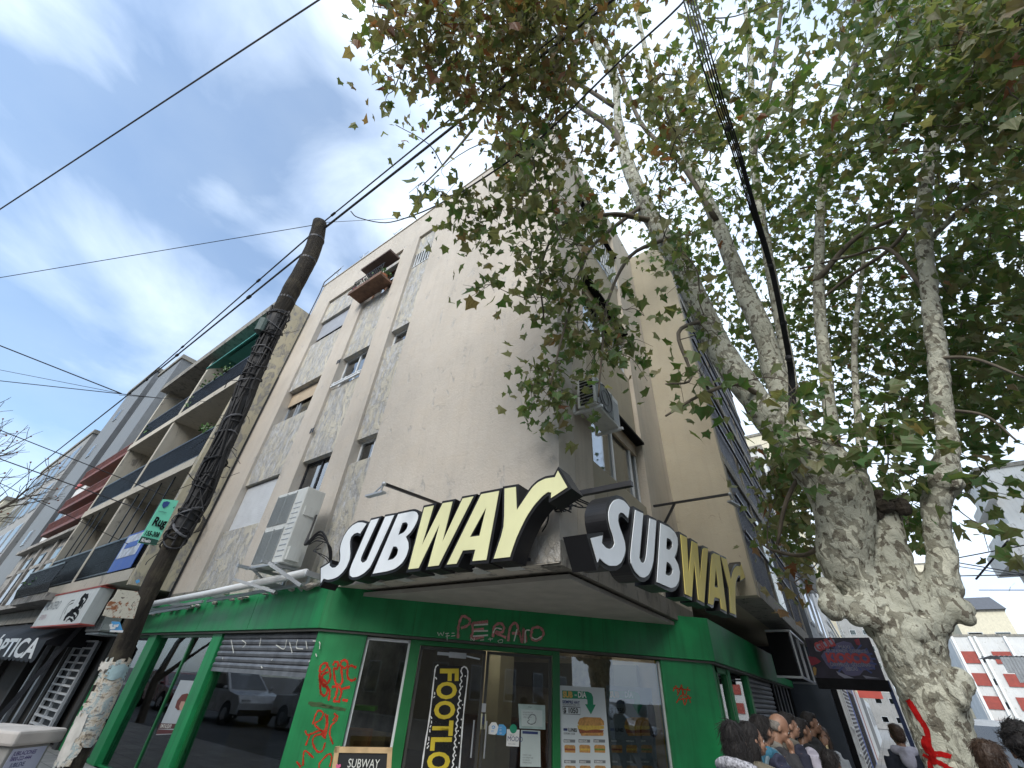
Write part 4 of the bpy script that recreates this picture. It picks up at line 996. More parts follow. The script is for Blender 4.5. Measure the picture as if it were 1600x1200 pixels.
Pt = [foot+Vector((.05, 0, -.1)), foot+Vector((.02, 0, .25)), (foot+base)/2]+Pt[2:]; Rt = [Rt[2]*1.9, Rt[2]*1.3, Rt[2]*1.08]+Rt[2:]
q = smooth_limb(Pt, Rt); T.tube(q[0], q[1], 28, True, .16, 1)
main = {
 'L': [(1395, 985, D0, 92), (1352, 925, D0, 92), (1324, 880, D0-.05, 98), (1320, 830, D0-.1, 98), (1315, 780, D0-.15, 104), (1295, 738, D0-.2, 104), (1262, 708, D0-.3, 84), (1225, 675, D0-.35, 66), (1190, 640, D0-.45, 54)],
 'M': [(1425, 975, D0, 96), (1402, 920, D0+.05, 96), (1388, 870, D0+.1, 84), (1380, 820, D0+.12, 66), (1380, 795, D0+.12, 56)],
 'R': [(1440, 985, D0, 90), (1466, 930, D0, 72), (1473, 880, D0, 54), (1464, 830, D0, 50), (1463, 785, D0, 48), (1474, 748, D0, 56), (1481, 712, D0, 44), (1480, 680, D0, 36), (1471, 620, D0, 35), (1466, 560, D0, 35), (1458, 500, D0, 33), (1451, 440, D0, 30), (1443, 380, D0, 29), (1446, 300, D0, 27), (1456, 225, D0, 26), (1468, 150, D0, 24), (1490, 85, D0, 21), (1518, 15, D0, 18), (1545, -60, D0, 15)],
}
for i, k in enumerate(main):
    q = smooth_limb(*limb(main[k])); T.tube(q[0], q[1], 20, True, .16, 5+i)
rk = random.Random(4)
for (x, y, d, rr) in ((1300, 945, D0-.25, 30), (1335, 955, D0-.2, 28), (1390, 835, D0-.05, 12), (1380, 800, D0+.05, 14), (1500, 955, D0-.05, 24), (1512, 950, D0, 15), (1488, 915, D0, 20), (1500, 1065, D0-.1, 20), (1492, 1085, D0-.15, 22), (1405, 880, D0+.1, 28), (1476, 752, D0-.03, 28), (1462, 756, D0-.05, 20), (1290, 715, D0-.3, 34), (1262, 740, D0-.2, 30), (1320, 740, D0-.2, 30), (1420, 985, D0-.1, 40), (1370, 955, D0-.1, 44), (1296, 925, D0-.2, 22)):
    p = on(x, y, 1, d); s_ = (p-EYE).dot(FW)/FPX*.72; T.ball(p, (rr*s_*.95, rr*s_*.9, rr*s_*1.15), 14, 10, .5)
o = T.build('trunk', None, None)
md = o.modifiers.new('r', 'REMESH'); md.mode = 'VOXEL'; md.voxel_size = .018; md.use_smooth_shade = True
ms = o.modifiers.new('s', 'SMOOTH'); ms.iterations = 3; ms.factor = .5
tx = bpy.data.textures.new('bark_lumps', 'CLOUDS'); tx.noise_scale = .16; dm = o.modifiers.new('d', 'DISPLACE'); dm.texture = tx; dm.strength = .03; dm.texture_coords = 'LOCAL'
tx2 = bpy.data.textures.new('bark_fine', 'CLOUDS'); tx2.noise_scale = .05; dm = o.modifiers.new('d2', 'DISPLACE'); dm.texture = tx2; dm.strength = .018; dm.texture_coords = 'LOCAL'
dg = bpy.context.evaluated_depsgraph_get(); me = bpy.data.meshes.new_from_object(o.evaluated_get(dg)); bpy.data.objects.remove(o)
me.name = 'trunk'; me.materials.clear(); me.materials.append(BARK)
for p in me.polygons: p.use_smooth = True
trunk = bpy.data.objects.new('trunk', me); COL.objects.link(trunk); put(trunk, tree)
kn_ = MB(); rk2 = random.Random(8)
for _ in range(26):
    x, y = rk2.uniform(1352, 1412), rk2.uniform(772, 812); p = on(x, y, 1, D0+rk2.uniform(-.05, .25)); kn_.ball(p, rk2.uniform(.03, .075), 8, 6, .9)
kn_.build('knotted_stub', M('dark_knot', (.055, .045, .035), .95, var=.5, scale=14, bump=1.0, bscale=26, bdist=.03), tree)['kind'] = 'stuff'
# bigger branches: (photo x, y, street distance, px width)
BR = {
 'L1': [(1203, 656, 5.1, 56), (1165, 605, 5.0, 50), (1130, 555, 4.9, 46), (1100, 495, 4.8, 42), (1063, 415, 4.6, 38), (1035, 370, 4.5, 34), (1005, 315, 4.4, 29), (977, 245, 4.3, 23), (965, 180, 4.2, 15), (960, 115, 4.15, 13), (940, 80, 4.1, 11), (896, 25, 4.0, 8), (870, -20, 4.0, 6)],
 'L2': [(1240, 680, 5.3, 44), (1222, 620, 5.35, 42), (1209, 580, 5.4, 40), (1192, 520, 5.4, 37), (1168, 465, 5.5, 33), (1142, 405, 5.5, 29), (1122, 350, 5.5, 24), (1095, 290, 5.5, 20), (1073, 245, 5.5, 17), (1052, 190, 5.4, 14), (1020, 120, 5.3, 11), (1000, 40, 5.2, 8), (985, -30, 5.2, 6)],
 'L3': [(1250, 690, 5.5, 30), (1236, 610, 5.7, 24), (1226, 540, 5.8, 22), (1208, 445, 5.9, 19), (1190, 340, 6.0, 17), (1178, 250, 6.0, 15), (1174, 160, 6.0, 13), (1172, 70, 5.9, 12), (1160, -20, 5.8, 9)],
 'L4': [(1305, 730, 5.6, 26), (1297, 650, 5.7, 24), (1288, 560, 5.8, 22), (1280, 470, 5.9, 20), (1280, 400, 6.0, 18), (1284, 300, 6.1, 15), (1302, 210, 6.1, 12), (1322, 140, 6.1, 10), (1345, 60, 6.0, 8), (1370, -20, 6, 6)],
 'L5': [(1350, 760, 5.8, 16), (1338, 620, 6.1, 12), (1335, 540, 6.3, 10), (1345, 440, 6.5, 8), (1360, 330, 6.6, 6)],
}
SK = []   # skeleton points that twigs may start from
wood = []
for i, k in enumerate(BR):
    q = smooth_limb(*limb(BR[k])); b = MB(); b.tube(q[0], q[1], 12, True, .14, 20+i); wood.append(b.build('branch', BARK, tree, True))
    SK += list(zip(q[0], q[1]))
q = smooth_limb(*limb(main['R'][9:])); SK += list(zip(*q))
q = smooth_limb(*limb(main['L'][5:])); SK += list(zip(*q))
BR2 = [
 [(965, 130, 4.2, 15), (925, 60, 3.6, 12), (900, 0, 3.3, 9), (860, -60, 3.1, 6)],
 [(977, 240, 4.3, 14), (955, 200, 4.1, 12), (905, 165, 3.7, 10), (880, 135, 3.5, 8), (835, 95, 3.2, 6), (775, 45, 3.0, 4)],
 [(1120, 345, 5.4, 10), (1060, 250, 4.9, 9), (1000, 190, 4.5, 8), (960, 90, 4.1, 7), (915, 30, 3.9, 5)],
 [(965, 170, 4.2, 9), (900, 130, 3.6, 8), (850, 120, 3.2, 7), (790, 130, 2.9, 5), (720, 120, 2.7, 3)],
 [(1020, 345, 4.4, 12), (960, 335, 3.9, 9), (905, 345, 3.4, 7), (870, 360, 3.2, 5), (845, 420, 3.1, 4), (850, 500, 3.1, 3)],
 [(1005, 320, 4.4, 9), (930, 380, 3.6, 7), (905, 430, 3.3, 6), (880, 520, 3.2, 4), (860, 600, 3.2, 3)],
 [(1035, 375, 4.4, 8), (985, 400, 3.9, 7), (950, 470, 3.6, 5), (940, 560, 3.5, 4), (935, 620, 3.5, 3)],
 [(1100, 500, 4.8, 9), (1060, 520, 4.3, 7), (1080, 590, 4.2, 5), (1040, 600, 4.0, 3)],
 [(1442, 385, 5.5, 14), (1500, 330, 5.3, 12), (1560, 290, 5.1, 10), (1640, 240, 4.9, 7)],
 [(1455, 470, 5.5, 10), (1390, 390, 5.6, 8), (1330, 400, 5.8, 6), (1250, 420, 6, 4)],
 [(1450, 300, 5.5, 10), (1400, 380, 5.6, 9), (1330, 430, 5.8, 7), (1280, 470, 5.9, 5)],
 [(1275, 440, 5.9, 12), (1340, 370, 5.9, 10), (1430, 330, 5.8, 8)],
 [(1283, 290, 6.1, 12), (1300, 190, 6.0, 11), (1330, 120, 5.9, 10), (1380, 20, 5.8, 7), (1400, -40, 5.7, 5)],
 [(1174, 260, 6.0, 10), (1200, 150, 5.8, 9), (1215, 60, 5.7, 8), (1225, -30, 5.6, 6)],
 [(1190, 620, 5.0, 12), (1150, 600, 4.6, 9), (1090, 620, 4.3, 6), (1040, 650, 4.1, 4)],
 [(1456, 560, 5.5, 9), (1520, 560, 5.3, 7), (1600, 590, 5.2, 5)],
 [(1478, 640, 5.5, 8), (1540, 650, 5.5, 6), (1590, 690, 5.5, 4)],
 [(1275, 700, 5.2, 10), (1230, 780, 5.4, 8), (1215, 850, 5.6, 6)],
 [(1330, 780, 6.2, 12), (1270, 862, 6.6, 9), (1215, 862, 6.9, 6), (1190, 850, 7.0, 3)],
 [(770, 60, 3.0, 6), (700, 40, 2.8, 5), (640, 60, 2.7, 3), (600, 80, 2.65, 2)],
 [(790, 130, 2.9, 6), (740, 200, 2.8, 5), (690, 260, 2.8, 3), (660, 290, 2.8, 2)],
]
sb = []
for i, k in enumerate(BR2):
    q = smooth_limb(*limb(k)); sb.append(q); b = MB(); b.tube(q[0], [max(.004, r_) for r_ in q[1]], 8, True, .1, 50+i); b.build('branch', TW if i not in (0, 8) else BARK, tree, True)
    SK += list(zip(*q))
# --- leaf: palmate five-lobed outline, slightly folded
LV_ = [(0, .02), (.20, -.03), (.47, -.06), (.41, .19), (.60, .47), (.36, .46), (.23, .64), (0, 1.0), (-.22, .62), (-.37, .45), (-.58, .50), (-.42, .2), (-.45, -.09), (-.18, -.02)]
class Leaves:
    def __init__(s): s.v = []; s.f = []; s.c = []
    def add(s, p, size, rnd, hang=.6, tone=0.5):
        d = Vector((rnd.gauss(0, .8), rnd.gauss(0, .8), -hang+rnd.gauss(0, .5))).normalized(); a = Vector((rnd.gauss(0, 1), rnd.gauss(0, 1), rnd.gauss(0, 1)))
        x = d.cross(a); x = x.normalized() if x.length > .01 else Vector((1, 0, 0)); n = x.cross(d); fold = rnd.uniform(.1, .75); curl = rnd.uniform(-.6, .9); o = len(s.v)
        for (u, v_) in LV_:
            q = p+(x*u+d*v_+n*(abs(u)*fold+curl*v_*v_*.5))*size; s.v.append((q.x, q.y, q.z))
        k = len(LV_)
        # midrib fold: two halves
        s.f.append((o,)+tuple(o+i for i in range(1, 8))); s.f.append((o,)+tuple(o+i for i in range(7, k)))
        t = min(1, max(0, tone+rnd.gauss(0, .22))); s.c += [t, t]
    def build(s, name, m, parent):
        me = bpy.data.meshes.new(name); me.from_pydata(s.v, [], s.f); a = me.attributes.new('tone', 'FLOAT', 'FACE'); a.data.foreach_set('value', s.c); me.materials.append(m); me.update()
        o = bpy.data.objects.new(name, me); COL.objects.link(o); put(o, parent); return o
def leafmat():
    m, N, L = newmat('plane_leaf'); at = N.new('ShaderNodeAttribute'); at.attribute_name = 'tone'
    c = ramp(N, L, at.outputs['Fac'], (.0, .3, .55, .75, .9, 1), ((.065, .14, .045), (.12, .175, .07), (.19, .21, .11), (.26, .245, .15), (.26, .18, .11), (.22, .09, .05)))
    v = coords(N, L); c = mixc(N, L, ramp(N, L, noi(N, L, v, 22, 4, .6), (.5, .66), (0, .55)), c, (.16, .115, .07))
    o = N.new('ShaderNodeOutputMaterial'); b = N.new('ShaderNodeBsdfPrincipled'); b.inputs['Roughness'].default_value = .5; b.inputs['Specular IOR Level'].default_value = .35; L.new(c, b.inputs['Base Color'])
    t = N.new('ShaderNodeBsdfTranslucent'); tc_ = mixc(N, L, 1.0, c, (1.5, 1.5, .75), 'MULTIPLY'); L.new(tc_, t.inputs[0])
    x = N.new('ShaderNodeMixShader'); x.inputs[0].default_value = .42; L.new(b.outputs[0], x.inputs[1]); L.new(t.outputs[0], x.inputs[2]); L.new(x.outputs[0], o.inputs[0]); return m
LEAF = leafmat()
rl = random.Random(11)
def inpoly(x, y, P):
    c = False; j = len(P)-1
    for i in range(len(P)):
        if (P[i][1] > y) != (P[j][1] > y) and x < (P[j][0]-P[i][0])*(y-P[i][1])/(P[j][1]-P[i][1])+P[i][0]: c = not c
        j = i
    return c
# regions of the crown: outline in the photo, number of leaf sprays, nearest/farthest distance from the eye, leaves per spray, leaf size, tone, sparse-noise threshold
REG = [
 ([(575,-60),(585,40),(590,110),(605,200),(640,215),(665,255),(720,300),(760,300),(830,250),(870,180),(900,60),(900,-60)], 250, 6.0, 8.0, 11, .115, .66, .40),
 ([(660,230),(700,330),(760,400),(800,350),(870,300),(890,230),(850,200),(760,230)], 36, 5.6, 6.8, 11, .115, .45, .45),
 ([(620,270),(640,290),(700,320),(720,300),(700,270)], 4, 5.2, 5.8, 6, .16, .35, 0),
 ([(870,-60),(860,200),(880,260),(960,330),(1040,330),(1100,200),(1090,-60)], 130, 5.6, 9.0, 10, .115, .55, .45),
 ([(820,250),(800,330),(810,420),(850,500),(930,520),(1000,480),(1000,380),(940,300),(880,240)], 62, 5.0, 6.3, 10, .12, .42, .40),
 ([(740,430),(760,470),(840,480),(830,440)], 7, 4.9, 5.6, 6, .15, .4, 0),
 ([(870,500),(850,600),(880,650),(930,640),(990,590),(1000,520),(930,500)], 30, 4.9, 5.9, 9, .12, .38, .38),
 ([(800,600),(830,560),(890,570),(870,650),(820,625)], 12, 4.9, 5.5, 8, .12, .4, .3),
 ([(1000,340),(990,420),(1000,500),(1060,530),(1120,520),(1100,440),(1060,360)], 20, 5.2, 6.5, 8, .12, .32, .38),
 ([(1040,560),(1050,620),(1120,640),(1150,600),(1110,560)], 7, 4.9, 5.6, 6, .15, .25, 0),
 ([(1090,-60),(1060,200),(1100,300),(1180,330),(1300,330),(1450,330),(1500,200),(1560,60),(1600,-60)], 260, 7.0, 13, 14, .14, .38, .46),
 ([(1500,-60),(1480,140),(1450,330),(1640,330),(1640,-60)], 160, 6.0, 12, 12, .135, .42, .44),
 ([(960,300),(1000,400),(1090,430),(1190,600),(1200,680),(1300,640),(1430,640),(1430,330),(1100,300)], 280, 9.0, 16, 15, .14, .33, .43),
 ([(1430,320),(1430,660),(1500,700),(1560,650),(1640,660),(1640,320)], 230, 7.5, 14, 13, .135, .3, .41),
 ([(1150,590),(1180,660),(1260,740),(1330,690),(1380,640),(1330,600),(1220,590)], 15, 4.6, 5.5, 7, .15, .25, .36),
 ([(1370,620),(1380,740),(1430,730),(1430,640)], 14, 5.4, 6.5, 7, .15, .3, .3),
 ([(1380,700),(1370,800),(1440,850),(1450,740)], 26, 7.0, 9.0, 10, .15, .25, .36),
 ([(1190,700),(1190,820),(1215,868),(1300,880),(1290,760),(1250,720)], 70, 7.5, 12, 11, .15, .45, .38),
 ([(1225,880),(1250,940),(1290,930),(1280,890)], 5, 7.2, 8.0, 6, .14, .8, 0),
 ([(1490,700),(1500,760),(1530,760),(1560,700),(1600,720),(1600,640),(1500,650)], 14, 6.2, 8, 8, .14, .35, .4),
 ([(1495,775),(1500,800),(1540,840),(1530,800)], 3, 6.0, 6.4, 6, .15, .4, 0),
]
crown = Leaves(); twig = MB(); CL = []
for ri, (P, n, d0, d1, nl, sz, tone, thr) in enumerate(REG):
    xs = [p[0] for p in P]; ys = [p[1] for p in P]; made = 0; tries = 0
    while made < n and tries < n*40:
        tries += 1; x = rl.uniform(min(xs), max(xs)); y = rl.uniform(min(ys), max(ys))
        if not inpoly(x, y, P): continue
        r_ = ray(x, y).normalized(); d = rl.uniform(d0, d1); c = EYE+r_*d
        if thr and mnoise.noise(c*.62+Vector((5.2, 1, 0)))*.55+.5+mnoise.noise(c*1.7)*.14 < thr: continue
        if 880 < x < 985 and 555 < y < 700 and rl.random() < .93: continue
        if c.y > YA-.25 and c.x < XB+.25 and c.z < ZR: continue            # keep the crown out of the building
        if c.y > 8.9 and c.x < -1.0 and c.z < 14.3: continue
        made += 1; CL.append((min((s[0]-c).length for s in SK[::3]), c, nl, sz, tone))
CL.sort(key=lambda q: q[0]); NODES = [s[0] for s in SK[::3]]
for (dist, c, nl, sz, tone) in CL:      # sprays join the nearest wood already grown, so twigs fork like a real crown
    a = min(NODES, key=lambda s: (s-c).length_squared); L0 = (a-c).length
    if L0 > 2.2: a = c+(a-c).normalized()*1.2+Vector((rl.gauss(0, .2), rl.gauss(0, .2), 0))
    mid = a.lerp(c, .5)+Vector((rl.gauss(0, .1*L0), rl.gauss(0, .1*L0), abs(rl.gauss(0, .08*L0))))
    end = c+Vector((rl.gauss(0, .14), rl.gauss(0, .14), -.14)); tp = catmull([a, mid, c, end], 4)
    twig.tube(tp, [max(.0025, min(.011, .004+L0*.005)*(1-i/len(tp))+.002) for i in range(len(tp))], 4, False); NODES.append(c); NODES.append(mid)
    sp = .17+.02*nl*.5
    for k in range(nl):
        f = rl.random(); q = tp[min(len(tp)-1, int((.3+.7*f)*len(tp)))]+Vector((rl.gauss(0, sp*.62), rl.gauss(0, sp*.62), rl.gauss(-.06, sp*.62)))
        crown.add(q, sz*.84*rl.uniform(.6, 1.5), rl, .7, tone)
crown.build('crown', LEAF, tree); tw = twig.build('twigs', TW, tree)
print('LEAVES', len(crown.f)//2)
# seed balls
sbm = MB()
for k in range(40):
    P = REG[0][0] if k % 2 else REG[4][0]; x = rl.uniform(650, 950); y = rl.uniform(60, 420); c = EYE+ray(x, y).normalized()*rl.uniform(5.2, 6.5)
    if c.y > YA-.2 and c.x < XB+.2: continue
    sbm.ball(c, .016, 6, 5); sbm.tube([c, c+Vector((0, 0, .14))], .002, 3)
sbm.build_each
sbm.build('seed_balls', TW, tree)['kind'] = 'stuff'
# red paint on the trunk: strokes laid on the bark, following its surface
from mathutils.bvhtree import BVHTree
_bm = bmesh.new(); _bm.from_mesh(trunk.data); _bvh = BVHTree.FromBMesh(_bm)
rp = MB()
def bark_stroke(pts, w_, mb):
    cur = catmull([Vector((p[0], p[1], 0)) for p in pts], 8); ww = w_; prev = None; rows = []
    for i, c in enumerate(cur):
        d = (cur[min(i+1, len(cur)-1)]-cur[max(i-1, 0)]).normalized(); nn = Vector((-d.y, d.x, 0)); row = []; w2 = ww*(.95+.55*mnoise.noise(Vector((i*.23, ww, 2))))/2
        for k in (-1, -.5, 0, .5, 1):
            q = c+nn*w2*k; r_ = ray(q.x, q.y).normalized(); h = _bvh.ray_cast(EYE, r_)
            if h[0] is None: row = None; break
            row.append(h[0]+h[1]*.004)
        rows.append(row)
    for a, b in zip(rows, rows[1:]):
        if a and b:
            for k in range(4): mb.add([a[k], a[k+1], b[k+1], b[k]], [(0, 1, 2, 3)])
z8 = lambda x, y: (x/6.154+1340, y/6.154+1080)
bark_stroke([z8(485, 80), z8(530, 150), z8(590, 250), z8(650, 340), z8(680, 430), z8(690, 520), z8(730, 600), z8(800, 605), z8(900, 630)], 9, rp)
bark_stroke([z8(650, 430), z8(640, 500), z8(680, 570), z8(720, 620), z8(700, 700), z8(720, 760)], 9, rp)
bark_stroke([z8(680, 690), z8(760, 680), z8(830, 710), z8(900, 760)], 8, rp)
bark_stroke([z8(630, 610), z8(700, 640), z8(760, 650)], 5, rp)
bark_stroke([z8(1260, 690), z8(1280, 670), z8(1300, 700), z8(1290, 740), z8(1250, 740)], 4, rp)
rp.build_each('red_paint', spray('red_paint_trunk', (.34, .012, .012), .26, .40, 26), tree)
# fork bark flakes hanging
# ================================================================ utility pole
pole = thing('utility_pole', 'old wooden utility pole wrapped in cables and torn posters at the kerb', 'utility pole', (-5.6, 1.75, 0))
XPO = -6.0
def wpt(x, y, w_, X=XPO):
    p = on(x, y, 0, X); v = p-EYE; ct = v.dot(FW)/v.length; return p, w_*(v.dot(FW)/FPX)*.5*.82*ct**1.1
pts = [(500, 348, 29), (494, 375, 33), (480, 410, 33), (455, 455, 36), (437, 492, 34), (405, 560, 28), (350, 690, 31), (310, 780, 37), (270, 850, 42), (225, 940, 48), (190, 1020, 60), (150, 1110, 72), (110, 1195, 78)]
P, R_ = zip(*[wpt(*p) for p in pts]); P = list(P); R_ = list(R_)
g0 = P[-1]+(P[-1]-P[-2])*((P[-1].z)/(P[-2].z-P[-1].z)); P.append(Vector((g0.x, g0.y, -.1))); R_.append(R_[-1]*1.05)
q = smooth_limb(P, R_, 6)
m, N_, L_ = newmat('pole_wood'); v = coords(N_, L_, (6, 6, .6)); c = ramp(N_, L_, noi(N_, L_, v, 3, 6, .7, .5), (.3, .7), ((.018, .016, .014), (.055, .047, .038)))
c = mixc(N_, L_, ramp(N_, L_, noi(N_, L_, coords(N_, L_), 4, 5, .6), (.5, .62), (0, .5)), c, (.11, .095, .065)); POLEM = finish(m, N_, L_, c, .85, 0, noi(N_, L_, v, 8, 5, .7), .8, .02, .2)
b = MB(); b.tube(q[0], q[1], 20, True, .07, 2); b.build('shaft', POLEM, pole, True)
rn = random.Random(9)
def along(f):                        # point on the pole axis at photo height y=f
    for i in range(len(pts)-1):
        if pts[i][1] <= f <= pts[i+1][1]:
            t = (f-pts[i][1])/(pts[i+1][1]-pts[i][1]); return P[i].lerp(P[i+1], t), R_[i]+(R_[i+1]-R_[i])*t, (P[i+1]-P[i]).normalized()
    return P[-1], R_[-1], Vector((0, 0, -1))
# lengthwise cable bundle
for k in range(26):
    a = rn.uniform(0, 2*PI); y0 = rn.uniform(480, 600); y1 = rn.uniform(740, 860); line = []
    for j in range(14):
        y = y0+(y1-y0)*j/13; c, r_, d = along(y); e1 = d.orthogonal().normalized(); e2 = d.cross(e1); aa = a+.25*math.sin(j*.8+k)
        line.append(c+(e1*math.cos(aa)+e2*math.sin(aa))*(r_+.008+.022*rn.random()))
    b = MB(); b.tube(catmull(line, 2), rn.uniform(.010, .022), 5); b.build('cable_strand', CABLE if k % 6 else CABLEG, pole)
b = MB(); cl = [along(y) for y in range(497, 835, 12)]; b.tube([c for c, _, _ in cl], [r_+.01 for _, r_, _ in cl], 14, True, .12, 7); b.build('cable_core', CABLE, pole)
# binding turns and loose ends
b = MB(); b2 = MB()
for k in range(46):
    y = rn.uniform(486, 850); c, r_, d = along(y); e1 = d.orthogonal().normalized(); e2 = d.cross(e1); ph = rn.uniform(0, 6); tilt = rn.uniform(-.12, .12); rr = r_+rn.uniform(.014, .038)
    turn = [c+(e1*math.cos(t+ph)+e2*math.sin(t+ph))*rr*(1+.1*math.sin(3*t+k))+d*(tilt*math.cos(t)+.02*t/6) for t in [i*PI/8 for i in range(rn.choice((12, 17, 17)))]]
    (b if k % 4 else b2).tube(turn, rn.uniform(.006, .014), 5)
b.build('cable_wrapping', CABLE, pole); b2.build_each('cable_tie', CABLEG, pole)
b = MB()
for k in range(34):
    y = rn.uniform(500, 850); c, r_, d = along(y); o_ = Vector((rn.uniform(-1, 1), rn.uniform(-1, 1), rn.uniform(-.6, .6))).normalized()
    a = c+o_*r_; m1 = a+o_*rn.uniform(.05, .14)+Vector((0, 0, -.05)); e = m1+Vector((rn.uniform(-.15, .15), rn.uniform(-.15, .15), rn.uniform(-.22, .12))); b.tube(catmull([a, m1, e], 4), rn.uniform(.003, .007), 4)
b.build('loose_wire', CABLE, pole)['kind'] = 'stuff'
b = MB(); c, r_, d = along(520); e1 = d.orthogonal().normalized()
b.tube([c-d*.12+Vector((.0, -.16, 0)), c+d*.12+Vector((0, -.16, 0))], .07, 10); b.build('junction_box', M('box_grey_green', (.10, .14, .13), .6), pole)
for y in (375, 408, 470, 493):
    c, r_, d = along(y); MB().tube([c-d*.02, c+d*.02], r_*1.04, 16).build('metal_band', DARKM, pole)
# step stubs
b = MB(); c, r_, d = along(540); b.bar(c, c+Vector((.22, -.03, .05)), .025); b.build('peg', DARKM, pole)
# torn posters on the lower shaft
m, N_, L_ = newmat('torn_paper'); v = coords(N_, L_); n_ = noi(N_, L_, v, 7, 7, .7, 1.2)
c = ramp(N_, L_, n_, (.36, .42, .50, .56, .64), ((.10, .08, .06), (.45, .38, .28), (.62, .58, .50), (.30, .40, .42), (.55, .52, .46)))
c = mixc(N_, L_, ramp(N_, L_, noi(N_, L_, coords(N_, L_, (1, 1, 3)), 22, 3, .6), (.56, .6), (0, .6)), c, (.10, .09, .09)); PAPER = finish(m, N_, L_, c, .85, 0, n_, .5, .01)
def patch(y0, y1, a0, a1, seed, m_, lift=.006, name='torn_poster'):
    r2 = random.Random(seed); n1, n2 = 10, 9; vs = []
    for i in range(n1+1):
        y = y0+(y1-y0)*i/n1; c, r_, d = along(y); vd = (EYE-c).normalized(); e2 = d.cross(vd).normalized(); e1 = e2.cross(d).normalized()
        for j in range(n2+1):
            t = j/n2; jit = .06*(1 if i in (0, n1) or j in (0, n2) else 0); a = a0+(a1-a0)*t+r2.uniform(-jit, jit); rr = r_*1.03+lift*.8+.0015*r2.random()
            vs.append(c+(e1*math.cos(a)+e2*math.sin(a))*rr+d*r2.uniform(-jit, jit)*.3)
    fs = []
    for i in range(n1):
        for j in range(n2):
            if (i in (0, n1-1) or j in (0, n2-1)) and r2.random() < .35: continue
            a = i*(n2+1)+j; fs.append((a, a+1, a+n2+2, a+n2+1))
    return MB().add(vs, fs).build(name, m_, pole, True)
patch(1030, 1075, -1.3, 1.2, 1, PAPER); patch(1060, 1110, -1.5, 1.0, 2, PAPER, .012); patch(1095, 1165, -1.5, 1.45, 3, PAPER, .008); patch(1140, 1200, -.2, 1.5, 4, PAPER, .014); patch(1110, 1195, .3, 1.4, 5, M('paper_white', (.6, .58, .53), .8, var=.2, scale=9), .018)
patch(1034, 1048, .3, 1.3, 6, MATS['paper_white'], .03); patch(1040, 1062, -1.2, .4, 8, M('paper_blue', (.35, .48, .5), .8, var=.25, scale=12), .02)
# rusty plate and stickers
def pole_plate(corners, x, m_, name, th=.02):
    pp = [on(a, b_, 0, x) for a, b_ in corners]; n = Vector((1, 0, 0)); return MB().prism([pp], -n*th).build(name, m_, pole), pp
m, N_, L_ = newmat('rusted_enamel'); v = coords(N_, L_, (1, 1, 1)); c = mixc(N_, L_, ramp(N_, L_, noi(N_, L_, v, 9, 7, .7, 1.4), (.55, .60), (0, 1)), (.60, .57, .47), (.28, .10, .035)); c = mixc(N_, L_, ramp(N_, L_, noi(N_, L_, v, 14, 6, .7, 2), (.6, .64), (0, .9)), c, (.06, .04, .035)); RENAM = finish(m, N_, L_, c, .7)
zz = lambda x, y: (x/6, y/6+860)
pole_plate([zz(1110, 365), zz(1290, 385), zz(1315, 445), zz(1255, 640), zz(1040, 630), zz(965, 610), zz(1010, 500), zz(1070, 440)], XPO+.20, RENAM, 'rusted_plate')
o_, _ = pole_plate([zz(1050, 665), zz(1125, 670), zz(1155, 765), zz(1030, 760)], XPO+.21, SKYB, 'blue_sticker', .004)
s_ = MB(); X_ = XPO+.215; n = Vector((1, 0, 0))
stroke(s_, [on(*zz(1040, 690), 0, X_), on(*zz(1045, 725), 0, X_), on(*zz(1068, 728), 0, X_), on(*zz(1080, 695), 0, X_)], .02, n); stroke(s_, [on(*zz(1085, 705), 0, X_), on(*zz(1110, 706), 0, X_)], .02, n); stroke(s_, [on(*zz(1032, 755), 0, X_), on(*zz(1152, 760), 0, X_)], .015, n)
s_.build('sticker_mark', WHT, o_)
pole_plate([zz(1270, 285), zz(1305, 270), zz(1312, 295), zz(1280, 312)], XPO+.20, SKYB, 'small_sticker', .004)
# green letting sign tied to the pole
zs = lambda x, y: (x/7.5+200, y/7.5+760)
ms = thing('letting_sign', 'mint green property sign tied to the utility pole', 'sign', on(*zs(300, 400), 0, XPO+.30))
XS = XPO+.34; C4 = [on(*zs(410, 150), 0, XS), on(*zs(595, 165), 0, XS), on(*zs(330, 690), 0, XS), on(*zs(115, 660), 0, XS)]
MB().prism([C4], (-.012, 0, 0)).build('board', MINT, ms)
Q = lambda u, v_: C4[0].lerp(C4[1], u).lerp(C4[3].lerp(C4[2], u), v_)+Vector((.003, 0, 0))
MB().prism([[Q(0, .86), Q(.98, .89), Q(1, .995), Q(0, .995)]], (.002, 0, 0)).build('footer', M('sign_dark_green', (.015, .07, .05), .5), ms)
sh_ = MB(); sh_.prism([[Q(.12, .06), Q(.30, .04), Q(.52, .06), Q(.50, .15), Q(.30, .21), Q(.14, .14)]], (.002, 0, 0)); sh_.build('shield', M('shield_blue', (.03, .07, .25), .5), ms)
rv_ = (C4[2]-C4[3]).normalized(); uv_ = (C4[0]-C4[3]).normalized(); nrm = rv_.cross(uv_); sgn = 1 if nrm.x > 0 else -1
Wd = (C4[2]-C4[3]).length; Hd = (C4[0]-C4[3]).length
def stxt(body, u, v_, hgt, m_, sx=.75, bold=.02):
    o = Q(u, v_); t = text_mesh(body, hgt, o, rv_, (uv_-rv_*uv_.dot(rv_)).normalized(), .001, 'lettering', m_, ms, bold, 'LEFT', sx)
    sh = (uv_.dot(rv_)) / max(.2, (uv_-rv_*uv_.dot(rv_)).length); up_ = (uv_-rv_*uv_.dot(rv_)).normalized()
    for v in t.data.vertices: k = (v.co-o).dot(up_); v.co += rv_*k*sh
    return t
